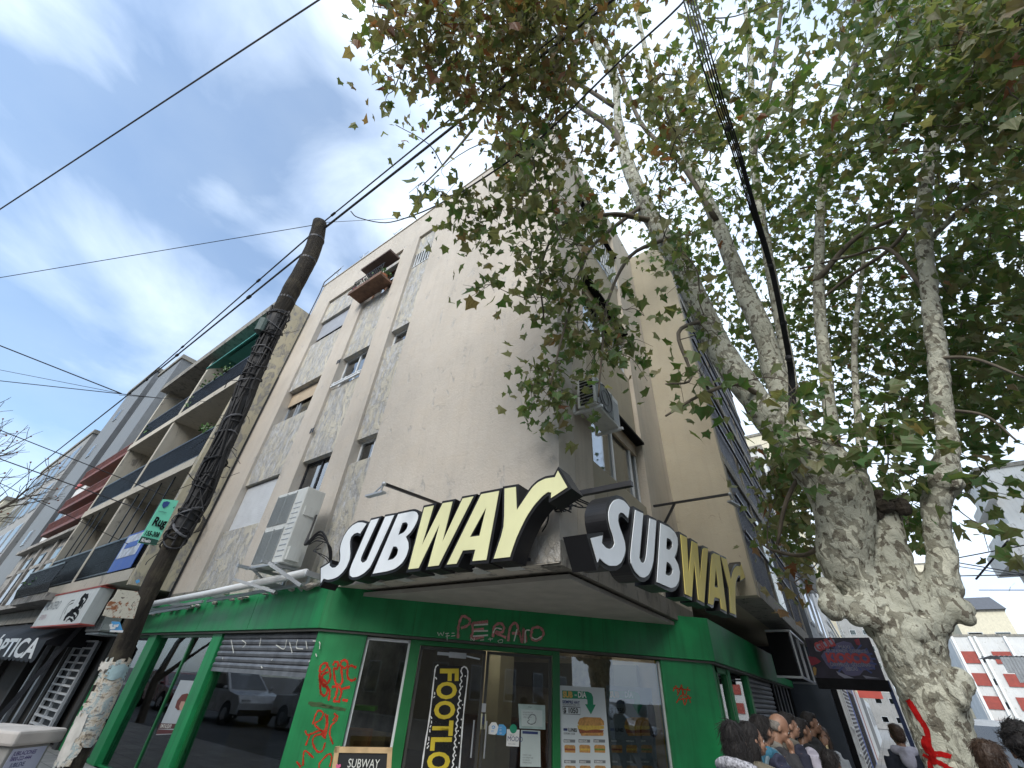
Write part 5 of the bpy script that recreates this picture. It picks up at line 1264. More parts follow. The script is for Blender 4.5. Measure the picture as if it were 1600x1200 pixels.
stxt('Rug', .16, .52, Wd*.78, BLK, .62, .035); stxt('155-308', .05, .785, Wd*.42, BLK, .58, .03); stxt('Rhein', .08, .94, Wd*.30, WHT, .75, .03)
stxt('inmobiliaria', .12, .28, Wd*.11, M('sign_grey', (.10, .28, .25), .6), .9); stxt('4', .86, .17, Wd*.2, BLK)
# ================================================================ overhead lines
LINES = thing('overhead_lines', 'group of lines', 'lines') if False else None
def sag(a, b, s_, n=14): return [a.lerp(b, i/n)-ZAX*s_*4*(i/n)*(1-i/n) for i in range(n+1)]
def hitz(x, y, z): return on(x, y, 2, z)
def ext(a, b, f0, f1): return a+(b-a)*f0, a+(b-a)*f1
cn = [0]
def cable(label, a, b, r=.012, s_=.0, m_=CABLE, beads=0):
    o = MB(); pp = sag(Vector(a), Vector(b), s_); o.tube(pp, r, 6)
    for k in range(beads): p = pp[1+(k*5) % (len(pp)-2)]; o.tube([p, p+(pp[2]-pp[1]).normalized()*.12], r*1.9, 6)
    q = o.build('overhead_cable', m_); tag(q, label, 'cable', 'cables strung over the street'); return q
top = P[0]
a, b = on(0, 327, 2, 9.5), on(498, 0, 2, 9.5); a2, b2 = ext(a, b, -1.5, 2.5); cable('thick grey cable crossing the open sky alone at the top left', a2, b2, .012, 0, M('cable_light', (.09, .09, .10), .6))
a, b = on(0, 433, 2, 8.2), on(480, 352, 1, 1.5); a2, _ = ext(a, b, -1, 1); cable('thin wire from the left edge to the top of the utility pole', a2, top+Vector((0, 0, -.05)), .007, .0)
b3 = on(650, 312, 1, 3.9); cable('thin wire from the pole top to the roof edge behind it', top, Vector((b3.x, 4.2, 14.3)), .006, 0)
# the twin service cables: from the far left up to the pole and on over the camera
pa = on(190, 625, 1, 1.6); far = on(0, 775, 1, 1.6); far = pa+(far-pa)*3
cable('upper of the twin black cables rising from the far left to the pole top', far, pa, .02, 0); cable('upper twin cable between the junction in mid air and the pole top', pa, on(503, 352, 0, XPO+.02), .014, .0, CABLE, 3)
cable('lower twin cable between the junction in mid air and the pole', pa, on(487, 385, 0, XPO+.1), .018, .0, CABLE, 4)
nr = on(690, 212, 2, 8.3); nr2 = on(900, 45, 2, 8.1); e1_, e2_ = ext(nr, nr2, 0, 2.2)
cable('thick black cable from the pole top passing over the tree crown', on(505, 358, 0, XPO+.05), nr, .020, 0); cable('continuation of the thick cable through the leaves', nr, e2_, .020, 0)
nr = on(680, 205, 2, 8.5); nr2 = on(890, 40, 2, 8.3); _, e2_ = ext(nr, nr2, 0, 2.2)
cable('thinner cable running just above the thick one from the pole top', on(508, 345, 0, XPO), nr, .012, 0, CABLE, 1); cable('continuation of the thinner cable through the leaves', nr, e2_, .012, 0)
w1 = MB(); ww_ = [on(548, 330, 0, XPO+.3), on(560, 340, 0, -5.6), on(602, 348, 0, -5.2), on(650, 335, 1, 2.0), on(707, 308, 1, 1.9), on(780, 262, 1, 1.8), on(851, 210, 1, 1.8), on(970, 94, 1, 1.8), on(1061, 10, 1, 1.8), on(1120, -60, 1, 1.8)]
w1.tube(catmull(ww_, 5), .011, 6); tag(w1.build('overhead_cable', CABLE), 'curling loose cable from the pole across the bare front wall into the leaves', 'cable', 'cables strung over the street')
# heavy bundle in front of the tree
bu = thing('cable_bundle', 'heavy bundle of black cables hanging down through the tree crown', 'cable bundle', on(1200, 380, 1, 4.6))
for k in range(7):
    o = MB(); off = (k-3)*2.6+(k % 3)*1.4
    pp = [on(1066+off*1.2, -40, 1, 1.5), on(1100+off*1.2, 80, 1, 1.8), on(1124+off, 160, 1, 2.2), on(1150+off*.8, 235, 1, 2.7), on(1175+off*.6, 320, 1, 3.2), on(1204+off*.4, 415, 1, 3.8), on(1222+off*.4, 500, 1, 4.3), on(1236+off*.5, 580, 1, 4.8), on(1240+off*.7, 650, 1, 5.0), on(1262+off*.5, 705, 1, 5.15), on(1300, 745, 1, 5.2)]
    cp_ = catmull(pp, 5); o.tube(cp_, [(.8 if k % 2 else 1.3)*perp_scale(p) for p in cp_], 6); o.build('strand', CABLE, bu)
o = MB()
for y, x, d in ((200, 1138, 2.45), (415, 1204, 3.8), (505, 1224, 4.35), (560, 1232, 4.65)):
    p = on(x, y, 1, d); o.ball(p, 5*perp_scale(p), 8, 6, .4)
o.build_each('cable_clamp', CABLE, bu)
# wires far left and right
for k, (a, b, za_, zb2, r_) in enumerate((((0, 540), (190, 615), 7, 6.5, .012), ((0, 595), (250, 622), 7.4, 7, .010), ((0, 578), (190, 615), 7.6, 6.9, .006), ((0, 672), (260, 775), 5.6, 5.0, .010), ((0, 717), (230, 800), 5.2, 4.6, .012), ((0, 755), (200, 850), 4.6, 4.0, .007), ((250, 622), (330, 628), 7, 7, .006))):
    p0 = on(a[0], a[1], 2, za_); p1 = on(b[0], b[1], 2, zb2); p0, p1 = ext(p0, p1, -.8, 1.0)
    cable(['wire falling from the left edge to the mid-air cable junction', 'thin wire below the junction wire at the left edge', 'faint wire just above the second one at the left edge', 'wire crossing in front of the grey glass building, upper', 'wire crossing in front of the grey glass building, lower', 'faint wire slanting across the far left balconies', 'short wire stub beyond the mid-air junction'][k], p0, p1, r_, 0)
for k, (a, b, r_, lab) in enumerate((((1490, 873), (1600, 852), .02, 'wire rising to the right towards the white cornice'), ((1490, 878), (1600, 897), .02, 'wire falling to the right past the cornice building, upper'), ((1490, 884), (1600, 900), .015, 'wire falling to the right past the cornice building, lower'), ((1490, 900), (1600, 898), .02, 'level wire above the slate roof'), ((1530, 922), (1600, 922), .015, 'faint level wire over the slate roof at the right edge'), ((1500, 590), (1620, 612), .012, 'wire behind the leaves at the right edge'), ((1525, 905), (1575, 845), .03, 'faint steep wire crossing the others beside the cornice'), ((1560, 770), (1610, 782), .015, 'short wire in the open sky at the right edge'))):
    cable(lab, on(a[0], a[1], 1, 24), on(b[0], b[1], 1, 22), r_, 0)
# ================================================================ writing, posters, graffiti on the shop
def onC(x, y, off=0): return Cc(x, y, off)
# window film with vertical word on the left door leaf
GT = -.06
fl = thing('window_decal', 'tall vertical lettered decal in yellow and white on the left glass door', 'window decal', onC(700, 1100, GT))
zf = zin(640, 1000, 6)
n_ = CN
back = [zf((240, 250)), zf((270, 235)), zf((500, 245)), zf((548, 290)), zf((480, 1200)), zf((395, 1900)), zf((60, 1900)), zf((120, 1200))]
MB().prism([[onC(x, y, GT) for x, y in back]], n_*.002).build('film', M('film_black', (.012, .012, .012), .3), fl)
def cs(pts, w_, m_, name, off=GT+.004, sm=5, n=None, par=None, f=zf, pl=None):
    b = MB(); stroke(b, [(pl or (lambda x, y: onC(x, y, off)))(*f(p)) for p in pts], w_, n or CN, sm); return b.build(name, m_, par or fl)
cs([(270, 232), (245, 255), (232, 330), (190, 700), (150, 950), (115, 1200), (60, 1700)], .018, WHT, 'outline')
cs([(480, 300), (492, 262), (520, 252), (545, 290), (540, 380), (505, 700), (470, 1150), (430, 1600)], .018, WHT, 'outline')
wv = []
for i in range(46): y = 300+i*30; x = 490-(y-290)*.098+(9 if i % 2 else -6); wv.append((x, y))
cs(wv, .016, WHT, 'wavy_line', sm=3)
b = MB()
for (x, y) in ((522, 338), (494, 436), (482, 570), (498, 608), (474, 638), (486, 745), (478, 820), (455, 852), (470, 898), (463, 965), (440, 1003), (432, 1082), (440, 1195)):
    c = onC(*zf((x, y)), GT+.003); b.tube([c, c+CN*.003], .010, 8)
b.build_each('dot', WHT, fl)
b = MB()
for (x, y, dx, dy) in ((248, 358, 12, 22), (235, 500, 0, 26), (230, 535, -14, 14), (203, 726, 10, 22), (205, 770, 0, 26), (195, 810, -14, 22), (190, 850, 0, 30), (180, 925, 0, 36), (172, 970, -18, 22), (172, 1003, -20, 28)):
    stroke(b, [onC(*zf((x-dx/2, y-dy/2)), GT+.004), onC(*zf((x+dx/2, y+dy/2)), GT+.004)], .012, CN)
b.build_each('dash', WHT, fl)
# vertical letters: rotated a quarter turn clockwise, each on its own traced box
def vletter(ch, l, t, r, b_, skew=0):
    # box in zoomed photo coordinates: letter reads top to bottom, its top pointing right
    c0 = onC(*zf((l, t)), GT+.004); c1 = onC(*zf((r, t)), GT+.004); c2_ = onC(*zf((l-skew, b_)), GT+.004)
    up_ = (c1-c0); rt_ = (c2_-c0); H = up_.length; W_ = rt_.length
    m2 = text_mesh(ch, 1.0, (0, 0, 0), (1, 0, 0), (0, 1, 0), 0, 'letter', YELW, fl, .035, 'LEFT', 1.0, proud=0)
    vs = m2.data.vertices; xs = [v.co.x for v in vs]; ys = [v.co.y for v in vs]; x0, x1, y0, y1 = min(xs), max(xs), min(ys), max(ys)
    for v in vs:
        a = (v.co.x-x0)/(x1-x0); c = (v.co.y-y0)/(y1-y0); p = c0+rt_*a+up_*c+CN*.001; v.co = p
yy = [('F', 285, 268, 462, 385, 5), ('O', 256, 392, 448, 556, 12), ('O', 235, 570, 432, 744, 12), ('T', 218, 755, 412, 900, 12), ('L', 202, 912, 398, 1038, 12), ('O', 170, 1048, 384, 1230, 14), ('N', 160, 1240, 362, 1400, 14), ('G', 140, 1415, 345, 1600, 14)]
for a in yy: vletter(*a)
# stickers on the right door leaf
st = zin(640, 1000, 6)
def card(pts, m_, name, label=None, cat='sticker', off=GT, th=.003, parent=None, f=st, plane=None, nn=None):
    pp = [(plane or (lambda x, y: onC(x, y, off)))(*f(p)) for p in pts]
    o = MB().prism([pp], (nn or CN)*th).build(name, m_, parent)
    if label: tag(o, label, cat)
    return o
def ctext(body, p0, p1, hgt, m_, parent, off=GT+.004, f=st, bold=.0, sx=.8, name='lettering', plane=None, nn=None):
    pl = plane or (lambda x, y: onC(x, y, off)); a = pl(*f(p0)); b_ = pl(*f(p1)); r_ = (b_-a).normalized(); n2 = nn or CN; u = n2.cross(r_)
    return text_mesh(body, hgt, a, r_, u, .0, name, m_, parent, bold, 'LEFT', sx, proud=.001)
PAPW = M('paper_sheet', (.50, .58, .57), .6, var=.08); PLAST = M('plastic_sleeve', (.40, .52, .50), .2, var=.12, scale=9, coat=.5); INKB = M('ink_navy', (.03, .05, .16), .6); INKG = M('ink_grey', (.18, .2, .21), .7)
c = card([(738, 880), (740, 810), (770, 770), (810, 772), (832, 815), (822, 870), (800, 888)], WHT, 'pay_sticker', 'round white payment sticker on the right door beside the blue one'); ctext('pay', (765, 850), (810, 854), .035, SKYB, c, GT+.006); cs([(770, 815), (785, 805), (800, 815), (790, 828), (772, 825)], .01, SKYB, 'emblem', GT+.006, par=c)
c = card([(815, 888), (832, 815), (838, 790), (880, 792), (905, 820), (905, 870), (885, 895)], SKYB, 'pay_sticker', 'blue rounded payment sticker on the right door'); 
for k in range(3): ctext(['con', 'QR', 'aquí'][k], (842, 818+26*k), (890, 820+26*k), .028, WHT, c, GT+.006)
c = card([(912, 835), (1030, 842), (1024, 1000), (906, 994)], WHT, 'pay_card', 'white payment card with a green round tab on the right door', th=.004)
ctext('MODO', (916, 925), (1020, 932), .075, INKB, c, GT+.006, bold=.0, sx=.95); ctext('Pagá con', (938, 888), (1000, 892), .025, INKG, c, GT+.006); ctext('desde tu celular', (925, 972), (1010, 976), .02, INKG, c, GT+.006)
g_ = onC(*st((972, 832)), GT+.005); MB().tube([g_, g_+CN*.002], .052, 20).build('green_tab', M('tab_green', (.02, .30, .17), .5), c)
c = card([(1018, 598), (1270, 612), (1272, 840), (1030, 828)], PLAST, 'framed_notice', 'notice in a clear plastic sleeve on the right door, above the printed sheet', 'notice', th=.006)
MB().prism([[onC(*st(p), GT+.007) for p in ((1045, 650), (1245, 660), (1245, 815), (1050, 805))]], CN*.001).build('paper', PAPW, c); ctext('ARBA', (1110, 628), (1180, 632), .03, INKG, c, GT+.008)
for k in range(3): ctext('consumidor final exija su factura'[k*8:k*8+16], (1062, 676+22*k), (1230, 684+22*k), .028, INKG, c, GT+.009)
cs([(1110, 740), (1140, 700), (1180, 712), (1180, 770), (1140, 790), (1105, 770), (1125, 745)], .012, INKG, 'round_mark', GT+.009, par=c)
c = card([(1045, 842), (1224, 852), (1228, 1190), (1036, 1186)], PAPW, 'printed_sheet', 'printed sheet in a sleeve below the framed notice on the right door', 'notice', th=.005)
MB().prism([[onC(*st(p), GT+.006) for p in ((1058, 852), (1204, 860), (1203, 885), (1058, 878))]], CN*.001).build('header_band', INKB, c)
for k, s_t in enumerate(('escaneá y pagá', 'con cualquier app', 'sin contacto', 'billetera virtual')): ctext(s_t, (1060, 1075+24*k), (1200, 1082+24*k), .026, INKG, c, GT+.007)
c = card([(668, 690), (716, 692), (714, 838), (664, 836)], M('latch_plate', (.55, .55, .40), .4, .3), 'push_plate', 'small yellowish push plate beside the middle of the glass doors', 'door plate', th=.01)
_a = onC(*st((690, 715)), GT+.012); text_mesh('EMPUJE', .035, _a, (onC(*st((690, 830)), GT+.012)-_a), (onC(*st((716, 715)), GT+.012)-_a), 0, 'lettering', INKB, c, .02, 'LEFT', .8)
MB().obox(onC(*st((695, 635)), GT-.0), CR*.03, CN*.02, ZAX*.05).build('door_lock', GREYM, bld)
# menu posters in the right-hand window
zp = zin(860, 1000, 6)
GREENP = M('poster_green', (.02, .26, .13), .5, var=.05); ORNG = M('poster_orange', (.62, .42, .12), .5); BREAD = M('bread', (.50, .27, .09), .7, var=.35, scale=30); MEAT = M('filling', (.26, .08, .04), .7, var=.5, scale=60); CHEE = M('cheese', (.62, .42, .08), .6, var=.2, scale=40); LETT = M('lettuce', (.16, .24, .05), .7, var=.5, scale=60)
def poster(label, dx, off, base, dim, prices, second):
    f = lambda p: zp((p[0]+dx, p[1])); P_ = lambda x, y: onC(x, y, off)
    root = tag(MB().prism([[P_(*f(p)) for p in ((80, 425), (505, 450), (620, 1900), (100, 1900))]], CN*.004).build('menu_poster', base), label, 'poster', 'menu posters in the shop window')
    q = lambda pts, m_, nm, k=1: MB().prism([[onC(*f(p), off+.004+.0015*k) for p in pts]], CN*.001).build(nm, m_, root)
    q([(110, 472), (350, 484), (385, 500), (400, 535), (402, 605), (425, 606), (380, 698), (325, 602), (348, 602), (346, 560), (335, 552), (112, 548)], GREENP, 'arrow')
    t = lambda s_, a, b_, h, m_, bold=.02, sx=.8: ctext(s_, a, b_, h, m_, root, off+.008, f, bold, sx)
    t('SUB', (118, 512), (215, 516), .10, ORNG, .06, .86); t('DEL', (226, 517), (246, 518), .028, WHT if not dim else INKG, .02); t('DÍA', (256, 514), (316, 518), .10, WHT, .03, .8)
    t('SIEMPRE HAY' if not second else 'EN SIMPLE CON BEBIDA', (112, 580), (275, 588), .05, INKB, .03, .92 if not second else .6); t('UNA OPCION PARA VOS' if not second else 'LLEVATE EL COMBO', (112, 605), (275, 612), .03, INKG, .01, .8)
    bx = MB(); stroke(bx, [onC(*f(p), off+.007) for p in ((116, 622), (280, 632), (280, 700), (120, 692), (116, 622))], .010, CN, 1); bx.build('price_box', INKG, root)
    t(prices, (122, 660), (272, 668), .085, BLK, .02, .95)
    q([(255, 780), (275, 735), (320, 722), (400, 725), (470, 728), (500, 760), (505, 800), (400, 808), (270, 805)], BREAD, 'sandwich_bun', 1); q([(252, 800), (500, 805), (505, 830), (330, 870), (260, 835)], CHEE, 'sandwich_cheese', 2); q([(262, 832), (330, 848), (420, 838), (500, 845), (490, 872), (350, 888), (275, 876)], MEAT, 'sandwich_filling', 3); q([(280, 872), (500, 868), (495, 898), (290, 898)], BREAD, 'sandwich_base', 4)
    q([(122, 826), (160, 828), (160, 852), (122, 850)], INKB, 'tag', 1); t('LUNES', (168, 842), (244, 848), .055, BLK, .03, .8); t('SUPREMA 15CM', (124, 876), (244, 882), .03, INKG, .01, .8)
    for r_, (y, names) in enumerate(((948, ('MARTES', 'MIERCOLES', 'JUEVES')), (1142, ('VIERNES', 'SABADO', 'DOMINGO')), (1340, ('', '', '')))):
        for cidx, nm in enumerate(names):
            x = 124+cidx*140-r_*2+r_*7; q([(x, y-18), (x+108, y-14), (x+108, y+14), (x, y+12)], INKG if cidx != 3 else GREENP, 'day_tag', 1)
            if nm: t(nm, (x+6, y-1), (x+90, y+2), .028, WHT, .02, .85)
            z_ = y+40; q([(x+6, z_+5), (x+20, z_-6), (x+100, z_-2), (x+110, z_+12), (x+110, z_+70), (x+10, z_+66)], BREAD, 'small_sandwich', 1); q([(x+8, z_+28), (x+108, z_+32), (x+106, z_+48), (x+10, z_+46)], MEAT if cidx == 0 else CHEE if cidx == 1 else LETT, 'small_filling', 2)
    return root
poster('bright white menu poster with a green arrow in the right-hand shop window', 0, -.07, M('poster_white', (.62, .68, .70), .4, var=.04), False, '$ 1050', False)
poster('darker menu poster behind the glass, right of the bright one, with a bottle', 440, -.16, M('poster_dim', (.20, .23, .25), .5, var=.15), True, '$ 1250', True)
zq = lambda p: p
bt = MB(); bp = onC(*zp((935, 700)), -.20); bt.tube([bp-ZAX*.26, bp-ZAX*.24, bp-ZAX*.02, bp+ZAX*.1, bp+ZAX*.2, bp+ZAX*.26], [.05, .075, .075, .07, .028, .028], 14)
bo = tag(bt.build('drink_bottle', M('cola', (.03, .012, .01), .2, coat=.5)), 'dark drink bottle standing beside the darker menu poster', 'bottle')
MB().tube([bp+ZAX*.262, bp+ZAX*.29], .03, 12).build('cap', RED, bo)
# picture menu above the counter
pm = tag(MB().box(-5.0, -4.1, 9.2, 9.22, 1.75, 2.3).build('picture_menu', M('menu_photo', (.20, .16, .10), .5, var=.6, scale=9)), 'small picture menu hanging inside above the posters', 'menu board')
# chalkboard
zk = zin(460, 1000, 6)
ck = thing('chalkboard', 'wood-framed chalkboard lettered in white chalk, standing before the narrow window', 'chalkboard', onC(*zk((640, 1100)), .62))
KO = .62
K = lambda x, y, o=0: onC(*zk((x, y)), KO+o)
f_ = [K(385, 1003), K(915, 1008), K(905, 1060), K(405, 1068)]
fr = MB()
tl, tr_, bl_, br_ = K(380, 1000), K(918, 1008), K(300, 1560), K(888, 1560)
for a, b_ in ((tl, tr_), (tl, bl_), (tr_, br_), (bl_, br_)):
    d_ = (b_-a).normalized(); ins = (tl+tr_+bl_+br_)/4-(a+b_)/2; ins = (ins-d_*ins.dot(d_)).normalized(); fr.prism([[a, b_, b_+ins*.055-d_*.0, a+ins*.055]], -CN*(.035+.003*len(fr.f)/10))
fro = fr.build('wood_frame', WOODL, ck); 
MB().prism([[tl, tr_, br_, bl_]], -CN*.02+CN*.0).build('slate', M('slate_board', (.022, .024, .026), .8, var=.2), ck).location = -CN*.012
text_mesh('SUBWAY', .115, K(500, 1158, .004), (K(790, 1165)-K(500, 1158)), CN.cross((K(790, 1165)-K(500, 1158)).normalized()), 0, 'chalk_lettering', CHALK, ck, .0, 'LEFT', .8)
text_mesh('PROMOS', .10, K(480, 1290, .004), (K(790, 1165)-K(500, 1158)), CN.cross((K(790, 1165)-K(500, 1158)).normalized()), 0, 'chalk_lettering', CHALK, ck, .0, 'LEFT', .8)
hb = MB(); hc = K(410, 1188, .003); hb.prism([[hc+CR*x+ZAX*z for x, z in ((0, -.03), (.03, .005), (.025, .022), (.01, .024), (0, .014), (-.01, .024), (-.025, .022), (-.03, .005))]], CN*.001); hb.build('heart', M('pink_chalk', (.7, .15, .3), .9), ck)
lg = MB()
for s_ in (0, 1): a = (bl_, br_)[s_]; lg.bar(a, Vector((a.x, a.y, .02)), .03); lg.bar(a+ZAX*.1, Vector((a.x, a.y, 0))-CN*.35+ZAX*.02, .03)
lg.build_each('leg', WOODL, ck)
# ---- graffiti on the green parts (children of the building)
def graf(lines, w_, m_, off, name='graffiti', f=None, plane=None, n=None):
    b = MB()
    if m_ in (SPRAY, SPRAYP):
        hb_ = MB()
        for l in lines: stroke(hb_, [(plane or (lambda x, y: onC(x, y, off-.001)))(*(f(p) if f else p)) for p in l], w_*2.3, n or CN, 5)
        hb_.build('overspray', HALO if m_ is SPRAY else HALOP, bld)
    for l in lines: stroke(b, [(plane or (lambda x, y: onC(x, y, off)))(*(f(p) if f else p)) for p in l], w_, n or CN, 5)
    return b.build(name, m_, bld)
OF = .03+.05*1.0+.024
OFF_F = (Vector(((oo[1].x+oo[2].x)/2, (oo[1].y+oo[2].y)/2, 0))-CP).dot(CN)+.003
zg = zin(600, 880, 3.2)
graf([[(370, 375), (372, 320), (385, 275), (400, 265), (430, 285), (420, 310), (385, 325)], [(440, 300), (445, 340), (440, 375), (500, 368)], [(442, 300), (520, 292)], [(445, 335), (500, 330)], [(545, 370), (550, 320), (580, 300), (600, 320), (590, 345), (555, 345), (610, 372)], [(620, 390), (632, 320), (660, 300), (675, 345), (690, 395)], [(640, 350), (680, 352)], [(690, 400), (700, 330), (712, 395)], [(735, 350), (745, 325), (780, 322), (798, 350), (780, 378), (750, 385), (735, 365), (740, 340)]], .035, SPRAYP, OFF_F, 'graffiti', zg)
graf([[(450, 310), (520, 305)], [(448, 340), (520, 338)], [(445, 365), (520, 360)], [(545, 350), (560, 325), (590, 330)], [(650, 390), (665, 330)], [(705, 400), (708, 340), (730, 335)], [(738, 370), (760, 380), (790, 365)]], .018, CHALK, OFF_F+.002, 'chalky_graffiti', zg)
graf([[(268, 345), (275, 362), (283, 348), (292, 362), (300, 343)], [(305, 352), (325, 350)], [(308, 365), (328, 362)], [(315, 352), (316, 385)], [(335, 365), (356, 362)], [(338, 350), (352, 350)], [(435, 388), (435, 372), (450, 388), (452, 372)], [(480, 385), (500, 383)], [(520, 380), (545, 378)], [(530, 372), (532, 390)], [(575, 398), (570, 388), (590, 382), (592, 395), (578, 399)]], .008, CHALK, OFF_F+.002, 'scratched_writing', zg)
zr = zin(460, 1000, 6)
R1 = [[(235, 300), (250, 240), (290, 215), (310, 240), (270, 290), (240, 310), (240, 380), (280, 440)], [(300, 230), (330, 280), (335, 360), (290, 420), (255, 380), (270, 320), (320, 300)], [(360, 240), (380, 205), (410, 215), (400, 270), (370, 270), (385, 400), (420, 420)], [(430, 250), (440, 200), (480, 190), (500, 230), (470, 265), (440, 255), (450, 380), (430, 420)], [(580, 260), (530, 240), (500, 270), (500, 350), (540, 380), (580, 360)], [(240, 420), (250, 500), (290, 520), (310, 460), (280, 425)], [(300, 430), (330, 480), (320, 570)], [(350, 440), (400, 440), (390, 520), (370, 570), (430, 575)], [(420, 430), (440, 490), (420, 560)], [(440, 460), (520, 440)], [(450, 560), (500, 570)], [(235, 330), (245, 420)], [(300, 300), (260, 350), (300, 400)]]
graf(R1, .026, SPRAY, .003, 'graffiti', zr)
graf([[(170, 790), (200, 700), (230, 660), (270, 690), (240, 750), (190, 790), (260, 860), (290, 920), (250, 880)], [(100, 850), (130, 890), (230, 850), (290, 860)], [(290, 690), (300, 780), (270, 900)], [(310, 700), (310, 800), (290, 900)], [(370, 690), (405, 720), (380, 770), (345, 800), (330, 880), (355, 960), (365, 975)], [(400, 700), (360, 760)], [(260, 880), (190, 900), (170, 960), (210, 1040), (260, 1040), (290, 960)], [(105, 990), (140, 900), (160, 870)], [(80, 1180), (95, 1040), (180, 1105)], [(20, 1140), (60, 1190)], [(230, 1200), (240, 1150), (320, 1070), (350, 1100), (330, 1190)]], .018, SPRAY, .003, 'graffiti', zr)
graf([[(130, 590), (250, 600), (380, 640), (480, 655)], [(150, 605), (300, 625), (470, 650)]], .03, M('dark_smear', (.05, .10, .03), .6), .004, 'smear', zr)
zo = zin(860, 1000, 6)
graf([[(1150, 480), (1180, 430), (1200, 500), (1230, 420), (1240, 520)], [(1190, 520), (1230, 440), (1260, 530), (1290, 440)], [(1180, 590), (1230, 520), (1260, 610), (1290, 520), (1315, 590)], [(1150, 450), (1310, 470)], [(1200, 560), (1320, 540)]], .012, SPRAY, .003, 'graffiti', zo)
# white scrawl on the shutter
SHS = lambda x, y: on(x, y, 1, YG-.085)
zt_ = zin(180, 980, 4.7)
b = MB()
for l in ([(850, 90), (870, 190)], [(930, 95), (960, 120), (935, 150)], [(1070, 80), (1060, 140)], [(1180, 130), (1240, 160), (1260, 90)], [(1280, 110), (1300, 190)], [(1340, 90), (1330, 150), (1380, 160)], [(1400, 100), (1410, 160)], [(1450, 100), (1500, 110), (1500, 160)], [(1470, 190), (1480, 215)], [(790, 220), (790, 236)], [(1145, 245), (1155, 235)], [(1420, 255), (1435, 245)], [(1070, 285), (1080, 300)]): stroke(b, [SHS(*zt_(p)) for p in l], .014, (0, -1, 0), 4)
b.build_each('shutter_scrawl', CHALK, bld)
# poster with a portrait-like figure in the left window (plain generic picture)
pw = tag(MB().prism([[on(*zt_(p), 1, YG+.012) for p in ((480, 388), (592, 395), (430, 785), (298, 792))]], (0, .004, 0)).build('window_poster', M('poster_grey', (.42, .45, .47), .5, var=.1)), 'grey poster with a red-haired figure inside the left shop window', 'poster')
bq = lambda pts, m_, nm, k=1: MB().prism([[on(*zt_(p), 1, YG+.0105-.002*k) for p in pts]], (0, -.001, 0)).build(nm, m_, pw)
bq([(440, 590), (455, 540), (490, 495), (530, 485), (545, 500), (520, 560), (500, 600), (460, 610)], M('poster_hair', (.14, .03, .02), .6), 'printed_hair', 1); bq([(470, 580), (485, 545), (510, 545), (515, 575), (495, 610), (475, 610)], M('poster_skin', (.5, .3, .22), .6), 'printed_face', 2)
bq([(330, 705), (458, 710), (440, 745), (315, 745)], M('poster_maroon', (.09, .02, .02), .6), 'printed_band', 1); bq([(312, 750), (436, 755), (425, 780), (300, 785)], MATS['poster_maroon'], 'printed_band', 1)
YP2 = YG+.005
_a = on(*zt_((332, 726)), 1, YP2); _b = on(*zt_((450, 730)), 1, YP2); text_mesh('SUMATE AL EQUIPO', .07, _a, _b-_a, (0, 0, 1), 0, 'lettering', CHALK, pw, .01, 'LEFT', .7, proud=.001)
# ================================================================ signs of the neighbours
zm = lambda x, y: (x/6, y/6+860)
hs = thing('light_box_sign', 'white lightbox sign with a black curl over the old shopfront', 'shop sign', (-17, 3.2, 2.4))
YM = 3.2; C_ = [on(*zm(480, 400), 1, YM), on(*zm(890, 400), 1, YM), on(*zm(770, 680), 1, YM), on(*zm(340, 665), 1, YM)]
x0_, x1_, z0_, z1_ = min(c.x for c in C_)+.3, max(c.x for c in C_)-.2, C_[2].z, (C_[0].z+C_[1].z)/2
bx = MB().box(x0_, x1_, YM, YM+.28, z0_, z1_).build('box', ACW, hs)
e = MB(); e.box(x0_-.02, x1_+.02, YM-.012, YM+.29, z1_, z1_+.03); e.box(x0_-.02, x1_+.02, YM-.012, YM+.29, z0_-.03, z0_); e.build_each('red_edge', RED, hs)
HSX = x0_; W_ = x1_-x0_
text_mesh('MONTERO', .30, (HSX+.25, YM, z1_-.28), (1, 0, 0), (0, 0, 1), 0, 'lettering', INKG, hs, -.0, 'LEFT', .95); text_mesh('ESTILISTA', .17, (HSX+.3, YM, z1_-.55), (1, 0, 0), (0, 0, 1), 0, 'lettering', M('ink_pink', (.5, .3, .32), .6), hs, 0, 'LEFT', .9); 
b = MB(); MP = lambda x, y: on(*zm(x, y), 1, YM-.004)
for l, w_ in (([(780, 420), (760, 470), (755, 520), (700, 560), (650, 590), (600, 640)], .16), ([(780, 425), (815, 430), (805, 470), (780, 500), (760, 540)], .10), ([(690, 560), (730, 580), (720, 620), (690, 650)], .07), ([(600, 660), (640, 610), (690, 610), (700, 650)], .06), ([(620, 665), (650, 640), (680, 665)], .05), ([(560, 650), (600, 560), (660, 480), (700, 465)], .02), ([(600, 600), (640, 520), (690, 490)], .02)): stroke(b, [MP(*p) for p in l], w_, (0, -1, 0), 5)
b.build('curl_mark', BLK, hs)
